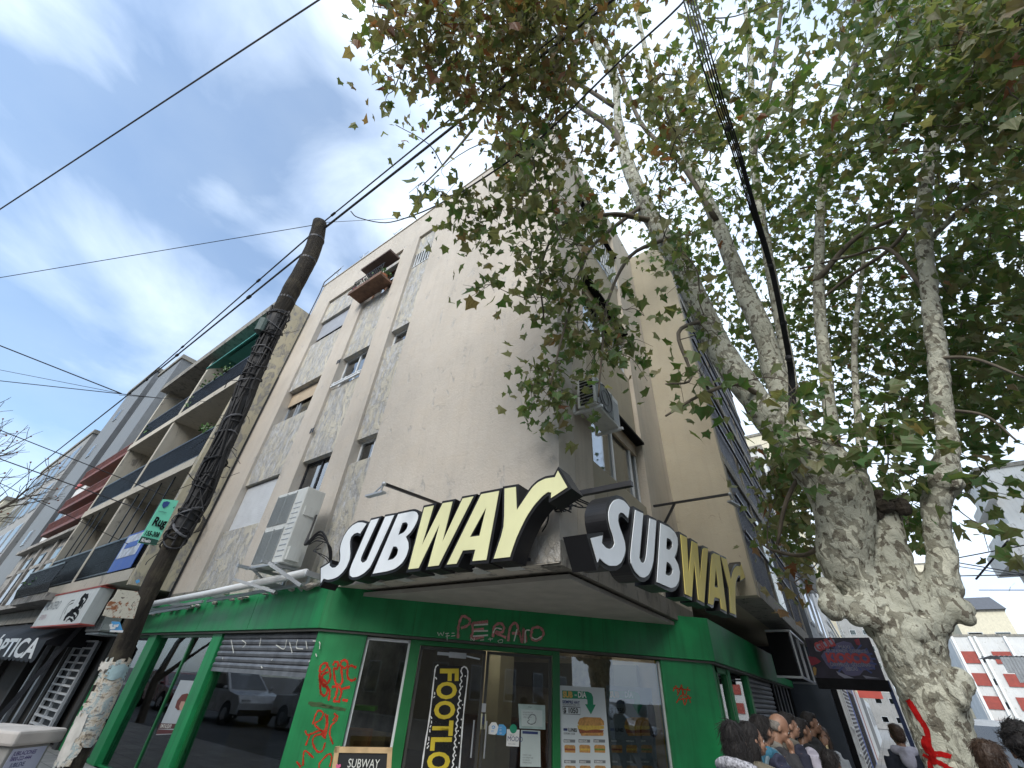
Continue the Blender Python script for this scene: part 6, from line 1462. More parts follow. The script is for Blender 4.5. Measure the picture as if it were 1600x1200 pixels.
# black awning with white lettering
aw2 = thing('shop_awning', 'black scalloped awning lettered in white at the far left', 'awning', (-24, 3.6, 2))
ya = 3.3; xr = on(53, 1028, 1, ya).x+.2; xl = -34; zv = on(0, 1008, 1, ya).z+.12
m_ = MB(); m_.add([(xl, ya, zv), (xr, ya, zv), (xr, 4.15, zv+.62), (xl, 4.15, zv+.62)], [(0, 1, 2, 3)]); m_.add([(xr, ya, zv), (xr, 4.15, zv+.62), (xr, 4.15, zv-.1), (xr, ya, zv-.1)], [(0, 1, 2, 3)])
m_.box(xl, xr, ya-.006, ya, zv-.42, zv)
n = 34
for k in range(n): xa1 = xl+(xr-xl)*k/n; w1_ = (xr-xl)/n; m_.prism([[Vector((xa1, ya-.004, zv-.42)), Vector((xa1+w1_, ya-.004, zv-.42)), Vector((xa1+w1_*.8, ya-.004, zv-.47)), Vector((xa1+w1_*.5, ya-.004, zv-.49)), Vector((xa1+w1_*.2, ya-.004, zv-.47))]], (0, .002, 0))
m_.build('canvas', M('awning_black', (.007, .008, .012), .75, var=.2), aw2)
text_mesh('ÓPTICA', .62, (on(54, 1020, 1, ya).x, ya-.008, zv-.2), (1, 0, 0), (0, 0, 1), 0, 'lettering', WHT, aw2, .03, 'RIGHT', 2.7)
m_ = MB(); m_.bar((xr+.25, 3.9, 2.9), (xr+.05, 3.2, 0.1), .10); m_.build('support_post', DARKM, aw2)
# newspaper-style cabinet with adverts at the lower left corner
kb = thing('advert_cabinet', 'metal kerbside cabinet pasted with advert sheets in the lower left corner', 'cabinet', (-6.3, 1.2, 0))
zb2_ = zin(0, 1080, 8)
top_ = [on(*zb2_(p), 2, 1.10) for p in ((175, 575), (690, 520), (500, 455), (20, 500))]
cx_ = sum((p for p in top_), Vector())/4
fa = on(*zb2_((190, 610)), 2, 1.04); fb = on(*zb2_((620, 640)), 2, 1.0); dr_ = Vector((fb.x-fa.x, fb.y-fa.y, 0)).normalized(); W2 = (Vector((fb.x, fb.y, 0))-Vector((fa.x, fa.y, 0))).length*1.06; ks_ = W2; dn = Vector((dr_.y, -dr_.x, 0)); 
if dn.dot(Vector((0, 0, 0))-fa) < 0: dn = -dn
def kbx(u0, u1, v0, v1, z0, z1, mb): c = Vector((fa.x, fa.y, 0))+dr_*(u0+u1)/2-dn*(v0+v1)/2+ZAX*(z0+z1)/2; mb.obox(c, dr_*(u1-u0)/2, dn*(v1-v0)/2, ZAX*(z1-z0)/2); return mb
bevel(kbx(0, W2, 0, .55, 0, 1.0, MB()).build('body', M('cabinet_grey', (.34, .33, .31), .6, var=.2, streak=.5), kb), .01)
bevel(kbx(-.05, W2+.05, -.05, .6, 1.0, 1.10, MB()).build('lid', M('cabinet_lid', (.52, .48, .44), .7, var=.2), kb), .02)
ADV = M('advert_paper', (.56, .58, .72), .7, var=.06); VIOL = M('advert_violet', (.08, .05, .22), .6)
kbx(.08*W2, .92*W2, -.006, -.002, .96-.75*W2, .98, MB()).build('advert_sheet', ADV, kb); kbx(-.006, -.002, .06, .5, .3, .92, MB()).build('advert_sheet', ADV, kb)
upv = ZAX; 
for (s_t, u, z, h, m2) in (('JUBILACIONES', .14, .915, .105, VIOL), ('0800-222-4444', .14, .82, .10, VIOL), ('JUBILEXE', .22, .71, .105, INKB), ('asesoramiento previsional', .14, .61, .055, INKG), ('consultas sin cargo', .16, .55, .055, INKG), ('lunes a viernes', .16, .49, .055, INKG)):
    rr_ = dr_ if dr_.cross(ZAX).dot(dn) > 0 else -dr_
    text_mesh(s_t, h*W2, Vector((fa.x, fa.y, 0))+dr_*(u*W2 if rr_ == dr_ else W2*(1-u))+dn*.006+ZAX*(.965-(.965-z)*W2), rr_, ZAX, 0, 'lettering', m2, kb, .02, 'LEFT', .82, proud=.001)
kb2 = copy_tree(kb); kb2['label'] = 'second advert cabinet, half out of the frame behind the first one'; kb['group'] = kb2['group'] = 'advert cabinets at the kerb'; kb2.location = kb.location+(-dr_*(W2+.22)-dn*.25)
# hanging kiosk sign over the pavement on street B
ks = thing('kiosk_sign', 'dark printed kiosk sign on a blue post hanging over the queue', 'shop sign', (-.9, 14, 2.6))
YK = 15.2; zk2 = zin(1250, 980, 10.66)
KP = lambda x, y, o=0: on(*zk2((x, y)), 1, YK-o)
c0, c1, c2_, c3_ = KP(110, 175), KP(1150, 175), KP(1400, 860), KP(180, 860)
zt1, zt0 = (c0.z+c1.z)/2, (c2_.z+c3_.z)/2; xk0, xk1 = c0.x-.05, KP(1420, 860).x
MB().box(xk0, xk1, YK, YK+.22, zt0, zt1).build('panel', M('kiosk_print', (.015, .012, .024), .4, var=.4, scale=4), ks)
MB().box(xk0-.03, xk1+.03, YK-.02, YK+.25, zt0-.22, zt0).build('lower_beam', BLK, ks); MB().box(xk1-.02, xk1+.06, YK, YK+.12, 0, zt0).build('post', M('post_navy', (.015, .03, .09), .5), ks)
kq = lambda pts, m_, nm, o: MB().prism([[KP(*p, o) for p in pts]], (0, -.002, 0)).build(nm, m_, ks)
VIO = M('kiosk_violet', (.07, .065, .13), .5); PALE = M('kiosk_pale', (.17, .17, .22), .5); KRED = M('kiosk_red', (.26, .03, .035), .5); KRED2 = M('kiosk_crimson', (.17, .01, .025), .5); KYEL = M('kiosk_amber', (.25, .15, .04), .5)
kq([(350, 480), (400, 400), (560, 380), (600, 270), (720, 230), (850, 260), (920, 370), (1130, 380), (1250, 640), (1240, 700), (1060, 720), (1000, 800), (880, 815), (760, 790), (680, 700), (500, 690), (440, 620)], VIO, 'burst', .003)
b = MB(); cc_ = KP(830, 520, .006)
for k in range(22):
    a = 2*PI*k/22; e1 = Vector((math.cos(a), 0, math.sin(a)*.75)); sd2 = Vector((-math.sin(a), 0, math.cos(a)))*.02; R2 = .52 if abs(math.cos(a)) > .6 else .36
    b.prism([[cc_+e1*.12, cc_+e1*R2+sd2, cc_+e1*R2-sd2]], (0, -.001, 0))
b.build_each('ray', INKB, ks)
kq([(235, 330), (250, 290), (540, 195), (570, 215), (580, 290), (420, 350), (330, 410), (270, 400)], PALE, 'name_outline', .010)
_a = KP(255, 345, .013); _b = KP(560, 235, .013)
def ktext(s_t, pa_, pb_, h, m_, bold=.03, sx=.9, o=.013):
    a = KP(*pa_, o); b_ = KP(*pb_, o); r_ = (b_-a).normalized(); L_ = (b_-a).length; t_ = text_mesh(s_t, h, a, r_, r_.cross(Vector((0, -1, 0)))*-1, 0, 'lettering', m_, ks, bold, 'LEFT', sx, proud=.0)
    xs = [(v.co-a).dot(r_) for v in t_.data.vertices]; k_ = L_/max(xs)
    for v in t_.data.vertices: d = (v.co-a).dot(r_); v.co += r_*d*(k_-1)
ktext('GIULI', (262, 350), (560, 240), .26, KRED, .05); ktext('KIOSCO', (440, 515), (1165, 530), .27, KRED, .06)
ktext('MAXI', (640, 330), (830, 335), .10, PALE, .02); ktext('ART. DE ALMACEN · CIGARRILLOS', (430, 392), (1100, 402), .10, PALE, .02); ktext('CARAMELOS · GOLOSINAS', (500, 622), (1170, 632), .11, PALE, .02); ktext('BEBIDAS', (760, 695), (960, 700), .11, PALE, .03)
kq([(120, 480), (260, 500), (350, 570), (290, 610), (200, 640), (150, 590)], KRED2, 'red_shape', .004); kq([(210, 680), (240, 655), (275, 690), (270, 790), (235, 810)], KYEL, 'amber_shape', .005); kq([(900, 210), (980, 185), (1000, 260), (1010, 310), (940, 290)], KRED2, 'red_shape', .004)
kq([(600, 730), (700, 770), (900, 850), (740, 850), (640, 790)], PALE, 'pale_swirl', .004); kq([(1040, 800), (1200, 830), (1340, 850), (1100, 855)], PALE, 'pale_swirl', .004)
# meter cage above the pavement between fascia and kiosk sign
zc2 = zin(1220, 820, 3.16)
cg = thing('wall_cage', 'white-framed metal cage hanging on the wall between the green fascia and the kiosk sign', 'cage', (-1.2, 14, 2.4))
XC = -1.15; cp = [on(*zc2(p), 0, XC) for p in ((28, 605), (95, 600), (168, 790), (65, 780))]
ys_ = sorted(p.y for p in cp); zlo, zhi = min(p.z for p in cp), max(p.z for p in cp)
yc0, yc1 = 12.2, 14.6; zlo, zhi = 2.2, 3.05
f2 = MB()
for y in (yc0, (yc0+yc1)/2, yc1): f2.box(XC-.03, XC, y-.02, y+.02, zlo, zhi)
for z in (zlo, zhi): f2.box(XC-.03, XC, yc0, yc1, z-.02, z+.02); f2.box(XC-.5, XC-.03, yc0-.02, yc0+.02, z-.02, z+.02); f2.box(XC-.5, XC-.03, yc1-.02, yc1+.02, z-.02, z+.02)
f2.build('frame', GREYM, cg); MB().box(XC-.5, XC-.06, yc0+.03, yc1-.03, zlo+.03, zhi-.03).build('inner_box', BLK, cg); MB().box(XC-.055, XC-.04, yc0+1.25, yc0+1.7, zlo+.03, zhi-.03).build('pale_panel', GREYM, cg)
# ================================================================ people
def remeshed(mb, name, m, voxel, smooth=2, disp=0, dscale=.08, parent=None, fac=.5):
    o = mb.build('tmp', None, None)
    md = o.modifiers.new('r', 'REMESH'); md.mode = 'VOXEL'; md.voxel_size = voxel
    if smooth: ms = o.modifiers.new('s', 'SMOOTH'); ms.iterations = smooth; ms.factor = fac
    if disp:
        t = bpy.data.textures.new('fold', 'CLOUDS'); t.noise_scale = dscale; d = o.modifiers.new('d', 'DISPLACE'); d.texture = t; d.strength = disp; d.texture_coords = 'LOCAL'
    me = bpy.data.meshes.new_from_object(o.evaluated_get(bpy.context.evaluated_depsgraph_get())); bpy.data.objects.remove(o); me.materials.clear(); me.materials.append(m); me.name = name
    for p in me.polygons: p.use_smooth = True
    q = bpy.data.objects.new(name, me); COL.objects.link(q)
    if parent is not None: q.parent = parent
    return q
SKIN = M('skin', (.27, .15, .10), .5, var=.08, scale=14, bump=.05); SKIND = M('skin_tan', (.18, .095, .058), .5, var=.08, scale=14, bump=.05)
HAIRB = M('black_hair', (.008, .006, .006), .7, var=.4, scale=30, bump=.6, bscale=90); HAIRG = M('grey_hair', (.16, .145, .13), .6, var=.3, scale=40, bump=.4, bscale=120); HAIRN = M('brown_hair', (.045, .025, .015), .5, var=.3, scale=30, bump=.6, bscale=90)
EYEW = M('eye_white', (.7, .7, .68), .3); EYED = M('eye_dark', (.02, .012, .01), .2); LIPM = M('lips', (.33, .13, .10), .5); JEAN = M('dark_jeans', (.03, .04, .07), .85, var=.3, scale=10)
def cloth(name, c): return M(name, c, .85, var=.18, scale=9, bump=.35, bscale=60)
def hand(mb, w_, d, side, curl=.4):
    # palm, four unequal bent fingers and a thumb leaving the side of the palm
    d = Vector(d).normalized(); up_ = Vector((0, 0, 1)) if abs(d.z) < .8 else Vector((0, 1, 0)); s_ = d.cross(up_).normalized()*side; n = s_.cross(d).normalized()
    mb.tube([w_, w_+d*.04, w_+d*.085], [.022, .034, .032], 8); mb.obox(w_+d*.055, d*.035, s_*.036, n*.011)
    for k, (L_, o_) in enumerate(((.068, -.028), (.078, -.009), (.073, .010), (.056, .028))):
        b0 = w_+d*.085+s_*o_; b1 = b0+(d*.8-n*curl*.5)*L_*.5; b2 = b1+(d*.5-n*curl*1.3)*L_*.32; b3 = b2+(d*.1-n*curl*1.5)*L_*.25; mb.tube([b0, b1, b2, b3], [.0095, .009, .0085, .0075], 7)
    t0 = w_+d*.02+s_*(-.03); t1 = t0+(d*.6-s_*.7-n*.2)*.042; t2 = t1+(d*.9-s_*.2-n*.4)*.034; mb.tube([t0, t1, t2], [.013, .0115, .009], 7)
def person(label, px, d, facing, top, hairm, top_m, hair='short', bot=None, skin=None, armR='down', armL='down', tilt=0.0, turn=0.0, hood=None, strap=None, slim=1.0, zadj=0, extra=None):
    skin = skin or SKIN; r_ = ray(*px); hh = math.hypot(r_.x, r_.y); hp = EYE+r_/hh*d; H = hp.z+.115+zadj
    S_ = H/1.72; t = thing('person', label, 'person', (0, 0, 0), 'people on the pavement')
    k = lambda x, y, z: Vector((x*S_*slim, y*S_, z*S_))
    hc = k(0, .03+.05*math.sin(tilt), 1.60)
    R = Matrix.Rotation(turn, 3, 'Z') @ Matrix.Rotation(-tilt, 3, 'X')
    hx = lambda x, y, z: hc+R@Vector((x*S_, y*S_, z*S_))
    b = MB()
    # head: skull, jaw, nose, brow, cheeks, ears, neck
    def eb(c, rr, sg=12): 
        q = MB(); q.ball((0, 0, 0), tuple(a*S_ for a in rr), sg, 9); b.add([hx(*c)+R@Vector(v) for v in q.v], q.f)
    eb((0, -.012, .02), (.075, .095, .098), 16); eb((0, .035, -.045), (.055, .058, .062)); eb((0, .062, -.082), (.026, .022, .02)); eb((0, .055, .012), (.058, .038, .03))
    eb((0, .092, -.022), (.013, .022, .016)); eb((0, .085, -.002), (.009, .014, .028)); eb((.037, .062, -.03), (.024, .022, .024)); eb((-.037, .062, -.03), (.024, .022, .024))
    eb((.078, -.005, -.012), (.010, .020, .032)); eb((-.078, -.005, -.012), (.010, .020, .032)); eb((0, .085, -.057), (.022, .012, .010))
    b.tube([k(0, -.02, 1.38), k(0, -.012, 1.46), hx(0, -.01, -.06)], [.062*S_, .054*S_, .05*S_], 12)
    # trunk, limbs
    b.tube([k(0, 0, .86), k(0, .0, .98), k(0, .005, 1.1), k(0, .01, 1.26), k(0, 0, 1.36), k(0, -.01, 1.42)], [.125*S_, .135*S_, .12*S_, .13*S_, .115*S_, .06*S_], 14)
    b.tube([k(-.16, -.01, 1.37), k(0, -.01, 1.385), k(.16, -.01, 1.37)], [.055*S_, .07*S_, .055*S_], 10)
    arms = []
    for sd, md_ in ((-1, armL), (1, armR)):
        sh_ = k(.175*sd, -.01, 1.365)
        if md_ == 'down': el, wr = k(.215*sd, -.02, 1.08), k(.20*sd, .07, .84)
        elif md_ == 'fold': el, wr = k(.21*sd, .0, 1.09), k(.04*sd, .21, 1.10)
        elif md_ == 'phone': el, wr = k(.2*sd, .02, 1.08), k(.07*sd, .26, 1.18)
        else: el, wr = k(.18*sd, .14, 1.13), hx(.035*sd, .14, -.14)
        b.tube([sh_, sh_.lerp(el, .5), el], [.052*S_, .045*S_, .038*S_], 10); b.tube([el, el.lerp(wr, .4), wr], [.038*S_, .036*S_, .024*S_], 10)
        hand(b, wr, (wr-el)*.6+(Vector((0, .01, .05)) if md_ in ('chin', 'mouth') else Vector((0, 0, 0))), sd, .5 if md_ == 'down' else .8); arms.append((sh_, el, wr))
    legs = []
    for sd in (-1, 1):
        hp_, kn, an = k(.09*sd, 0, .88), k(.10*sd, .02, .48), k(.10*sd, -.01, .09); st_ = .07*sd
        kn = kn+Vector((0, st_, 0)); an = an+Vector((0, st_*1.3, 0)); b.tube([hp_, hp_.lerp(kn, .5), kn], [.085*S_, .075*S_, .055*S_], 10); b.tube([kn, kn.lerp(an, .35), an], [.055*S_, .055*S_, .036*S_], 10)
        b.tube([an+Vector((0, -.05, -.05)), an+Vector((0, .08, -.055)), an+Vector((0, .15, -.06))], [.036, .036, .026], 8); legs.append((hp_, kn, an))
    remeshed(b, 'body', skin, .0085, 2, parent=t)
    e = MB(); e2 = MB()
    for sd in (-1, 1): e.ball(hx(.030*sd, .073, .0), .0125*S_, 8, 6); e2.ball(hx(.030*sd, .0845, .0), .0058*S_, 8, 6)
    for q in e.build_each('eye', EYEW): q.parent = t
    for q in e2.build_each('iris', EYED): q.parent = t
    q = MB(); q.tube([hx(-.02, .092, -.052), hx(0, .098, -.053), hx(.02, .092, -.052)], [.003, .006, .003], 6); q.build('mouth', LIPM).parent = t
    q = MB()
    for sd in (-1, 1): q.tube([hx(.016*sd, .088, .022), hx(.034*sd, .086, .028), hx(.05*sd, .074, .022)], [.003, .004, .002], 5)
    for z in q.build_each('eyebrow', hairm): z.parent = t
    # hair
    h = MB()
    def hb_(c, rr, sg=14): 
        q = MB(); q.ball((0, 0, 0), tuple(a*S_ for a in rr), sg, 9); h.add([hx(*c)+R@Vector(v) for v in q.v], q.f)
    if hair == 'short': hb_((0, -.028, .038), (.083, .093, .098)); hb_((0, -.055, -.01), (.076, .06, .07)); hb_((0, .03, .085), (.065, .05, .04))
    elif hair == 'bald': hb_((0, -.062, -.01), (.078, .05, .062)); hb_((.055, -.03, .0), (.03, .05, .05)); hb_((-.055, -.03, .0), (.03, .05, .05))
    elif hair == 'curly':
        rr_ = random.Random(len(label)); hb_((0, -.03, .04), (.085, .095, .10))
        for _ in range(46): a, e_ = rr_.uniform(0, 6.28), rr_.uniform(-.2, 1.5); hb_((math.cos(a)*math.cos(e_)*.085, -.035+math.sin(a)*math.cos(e_)*.09, .04+math.sin(e_)*.095), (.022, .022, .022), 6)
    else:
        hb_((0, -.03, .035), (.088, .10, .105)); hb_((0, -.06, -.05), (.082, .06, .09)); hb_((0, -.065, -.15), (.085, .05, .12)); hb_((.06, -.02, -.06), (.035, .05, .11)); hb_((-.06, -.02, -.06), (.035, .05, .11)); hb_((0, -.075, -.24), (.07, .035, .09))
    ho = remeshed(h, 'hair', hairm, .009, 3, .007, .012, t)
    hv = [v.co.copy() for v in ho.data.vertices]; hn = [v.normal.copy() for v in ho.data.vertices]; r3 = random.Random(len(label)*7); g = MB(); nst = 900 if d < 6 else 300
    for _ in range(nst):
        i = r3.randrange(len(hv)); p0, n0 = hv[i], hn[i]; dn_ = Vector((0, -.25, -1)) if hair != 'curly' else Vector((r3.uniform(-1, 1), r3.uniform(-1, 1), r3.uniform(-1, 1)))
        dn_ = (dn_-n0*dn_.dot(n0)+Vector((r3.gauss(0, .25), r3.gauss(0, .25), 0))); dn_ = dn_.normalized() if dn_.length > .01 else Vector((0, 0, -1)); L_ = (.07 if hair == 'long' else .035)*r3.uniform(.6, 1.3)
        g.tube([p0-n0*.002, p0+n0*.005+dn_*L_*.4, p0+n0*.006+dn_*L_*.75+Vector((0, 0, -.004)), p0+n0*.004+dn_*L_], [.0009, .0012, .001, .0004], 3, False)
    if hair != 'bald': g.build('hair_strands', hairm).parent = t
    # top
    g = MB(); th = .014
    g.tube([k(0, 0, .84), k(0, .0, .98), k(0, .005, 1.1), k(0, .01, 1.26), k(0, 0, 1.36), k(0, -.01, 1.425)], [(.145+th)*S_, (.142+th)*S_, (.13+th)*S_, (.135+th)*S_, (.118+th)*S_, (.062+th)*S_], 18)
    g.tube([k(-.17, -.01, 1.372), k(0, -.012, 1.395), k(.17, -.01, 1.372)], [(.058+th)*S_, (.072+th)*S_, (.058+th)*S_], 12)
    for (sh_, el, wr) in arms: g.tube([sh_, sh_.lerp(el, .5), el, el.lerp(wr, .5), el.lerp(wr, .93)], [(.058+th)*S_, (.05+th)*S_, (.042+th)*S_, (.038+th)*S_, (.03+th)*S_], 12)
    remeshed(g, top, top_m, .012, 2, .018, .07, t)
    g = MB()
    for (a, kn, an) in legs: g.tube([a+Vector((0, 0, .06)), a.lerp(kn, .5), kn, kn.lerp(an, .4), an+Vector((0, 0, -.01))], [.10*S_, .085*S_, .066*S_, .062*S_, .052*S_], 12)
    g.tube([k(-.06, 0, .88), k(.06, 0, .88)], .115*S_, 12); remeshed(g, 'trousers', bot or JEAN, .014, 2, .014, .08, t)
    g = MB()
    for (_, _, an) in legs: g.tube([an+Vector((0, -.06, -.045)), an+Vector((0, .05, -.04)), an+Vector((0, .13, -.055)), an+Vector((0, .175, -.062))], [.042, .045, .042, .028], 10)
    for q in g.build_each('shoe', BLK, smooth=True): q.parent = t
    if hood:
        g = MB(); g.tube([k(-.10, .03, 1.44), k(-.11, -.06, 1.45), k(0, -.13, 1.43), k(.11, -.06, 1.45), k(.10, .03, 1.44)], [.03*S_, .05*S_, .062*S_, .05*S_, .03*S_], 10); g.ball(k(0, -.13, 1.36), (.08, .05, .09), 12, 8); remeshed(g, 'hood', hood, .012, 2, .014, .05, t)
    if strap:
        for sd in (-1, 1):
            q = MB(); q.tube(catmull([k(.10*sd, -.15, 1.15), k(.105*sd, -.13, 1.36), k(.105*sd, -.01, 1.47), k(.105*sd, .115, 1.36), k(.13*sd, .15, 1.15)], 4), .018*S_, 6); q.build('strap', strap).parent = t
    if extra: extra(t, k, hx, arms)
    c = Matrix.Rotation(-facing, 3, 'Z') @ Vector((hc.x, hc.y, 0))
    t.location = (hp.x-c.x, hp.y-c.y, 0); t.rotation_euler = (0, 0, -facing); return t
rad = math.radians
CH = M('check_cloth', (.30, .30, .33), .85, var=.9, scale=60)
def backpack(col):
    def f(t, k, hx, arms):
        g = MB(); g.ball(k(0, -.23, 1.2), (.15, .085, .21), 14, 10); o = remeshed(g, 'backpack', col, .014, 2, .01, .08, t)
    return f
def ckh(t, k, hx, arms):
    g = MB(); g.tube([k(-.16, -.02, 1.43), k(-.08, -.09, 1.46), k(0, -.11, 1.465), k(.08, -.09, 1.46), k(.16, -.02, 1.43)], .035, 8); remeshed(g, 'patterned_shawl', CH, .012, 2, .014, .05, t)
person('long black haired person with a patterned shawl on a navy jacket, nearest in the queue', (1150, 1160), 4.35, rad(18), 'jacket', HAIRB, cloth('navy_cloth', (.03, .04, .085)), 'long', extra=ckh)
def bagstrap(t, k, hx, arms):
    q = MB(); q.tube(catmull([k(.2, -.16, 1.1), k(.1, -.15, 1.32), k(-.03, -.08, 1.44), k(-.14, .08, 1.38), k(-.2, .13, 1.1)], 4), .02, 6); q.build('shoulder_strap', BLK).parent = t
person('long haired person in an olive top with a black shoulder strap, second in the queue', (1177, 1159), 4.75, rad(28), 'shirt', HAIRB, cloth('olive_cloth', (.16, .14, .10)), 'long', turn=rad(-35), extra=bagstrap)
person('person with black hair, a blue hood and a grey strap, left of the bald man', (1193, 1144), 5.4, rad(35), 'jacket', HAIRB, cloth('dark_navy_cloth', (.022, .025, .05)), 'short', hood=cloth('teal_hood', (.03, .13, .20)), strap=cloth('grey_strap', (.12, .17, .20)))
person('balding grey man looking down with a hand at his chin', (1218, 1138), 5.9, rad(75), 'jacket', HAIRG, cloth('charcoal_cloth', (.03, .03, .035)), 'bald', skin=SKIN, tilt=rad(28), armR='chin', armL='fold', hood=cloth('stone_scarf', (.17, .16, .14)))
person('short haired man in a dark jacket with khaki collar, right of the balding man', (1233, 1135), 6.6, rad(50), 'jacket', HAIRB, cloth('midnight_cloth', (.02, .022, .04)), 'short', hood=cloth('khaki_collar', (.12, .11, .09)), turn=rad(-15))
person('dark haired person in a pale lilac shirt in the queue', (1254, 1143), 7.0, rad(55), 'shirt', HAIRB, cloth('lilac_cloth', (.42, .40, .47)), 'short', strap=cloth('black_strap', (.01, .01, .012)), skin=SKIND)
person('dark figure in profile against the black doorway behind the pale shirt', (1268, 1131), 7.9, rad(80), 'jacket', HAIRB, cloth('black_cloth', (.014, .014, .016)), 'short', skin=SKIND)
def cone(t, k, hx, arms):
    q = MB(); c = hx(0, .13, -.07); q.tube([c+Vector((0, .02, .0)), c+Vector((0, .04, -.09))], [.022, .01], 10); q.build('snack_cone', M('wafer', (.55, .45, .25), .7)).parent = t
person('girl facing the street eating a snack, in a light grey sweater', (1286, 1154), 8.0, rad(170), 'sweater', HAIRN, cloth('light_grey_cloth', (.32, .34, .36)), 'long', skin=SKIND, armR='mouth', armL='fold', extra=cone)
person('low dark haired head in front of the girl at the lower edge of the queue', (1302, 1200), 5.6, rad(20), 'jacket', HAIRB, cloth('ink_cloth', (.012, .014, .03)), 'short')
person('person walking away in a dark vest over a light grey hood, beside the tree', (1402, 1150), 8.3, rad(-8), 'vest', HAIRN, cloth('vest_navy', (.015, .02, .035)), 'short', hood=cloth('pale_hood', (.38, .38, .46)), turn=rad(12))
person('curly black haired person at the right edge in front of the white car', (1610, 1176), 4.3, rad(10), 'jacket', HAIRB, cloth('coal_cloth', (.012, .012, .014)), 'curly')
person('brown haired person lower left of the curly haired one at the right edge', (1556, 1196), 4.6, rad(30), 'jacket', HAIRN, cloth('dark_brown_cloth', (.04, .03, .025)), 'short')
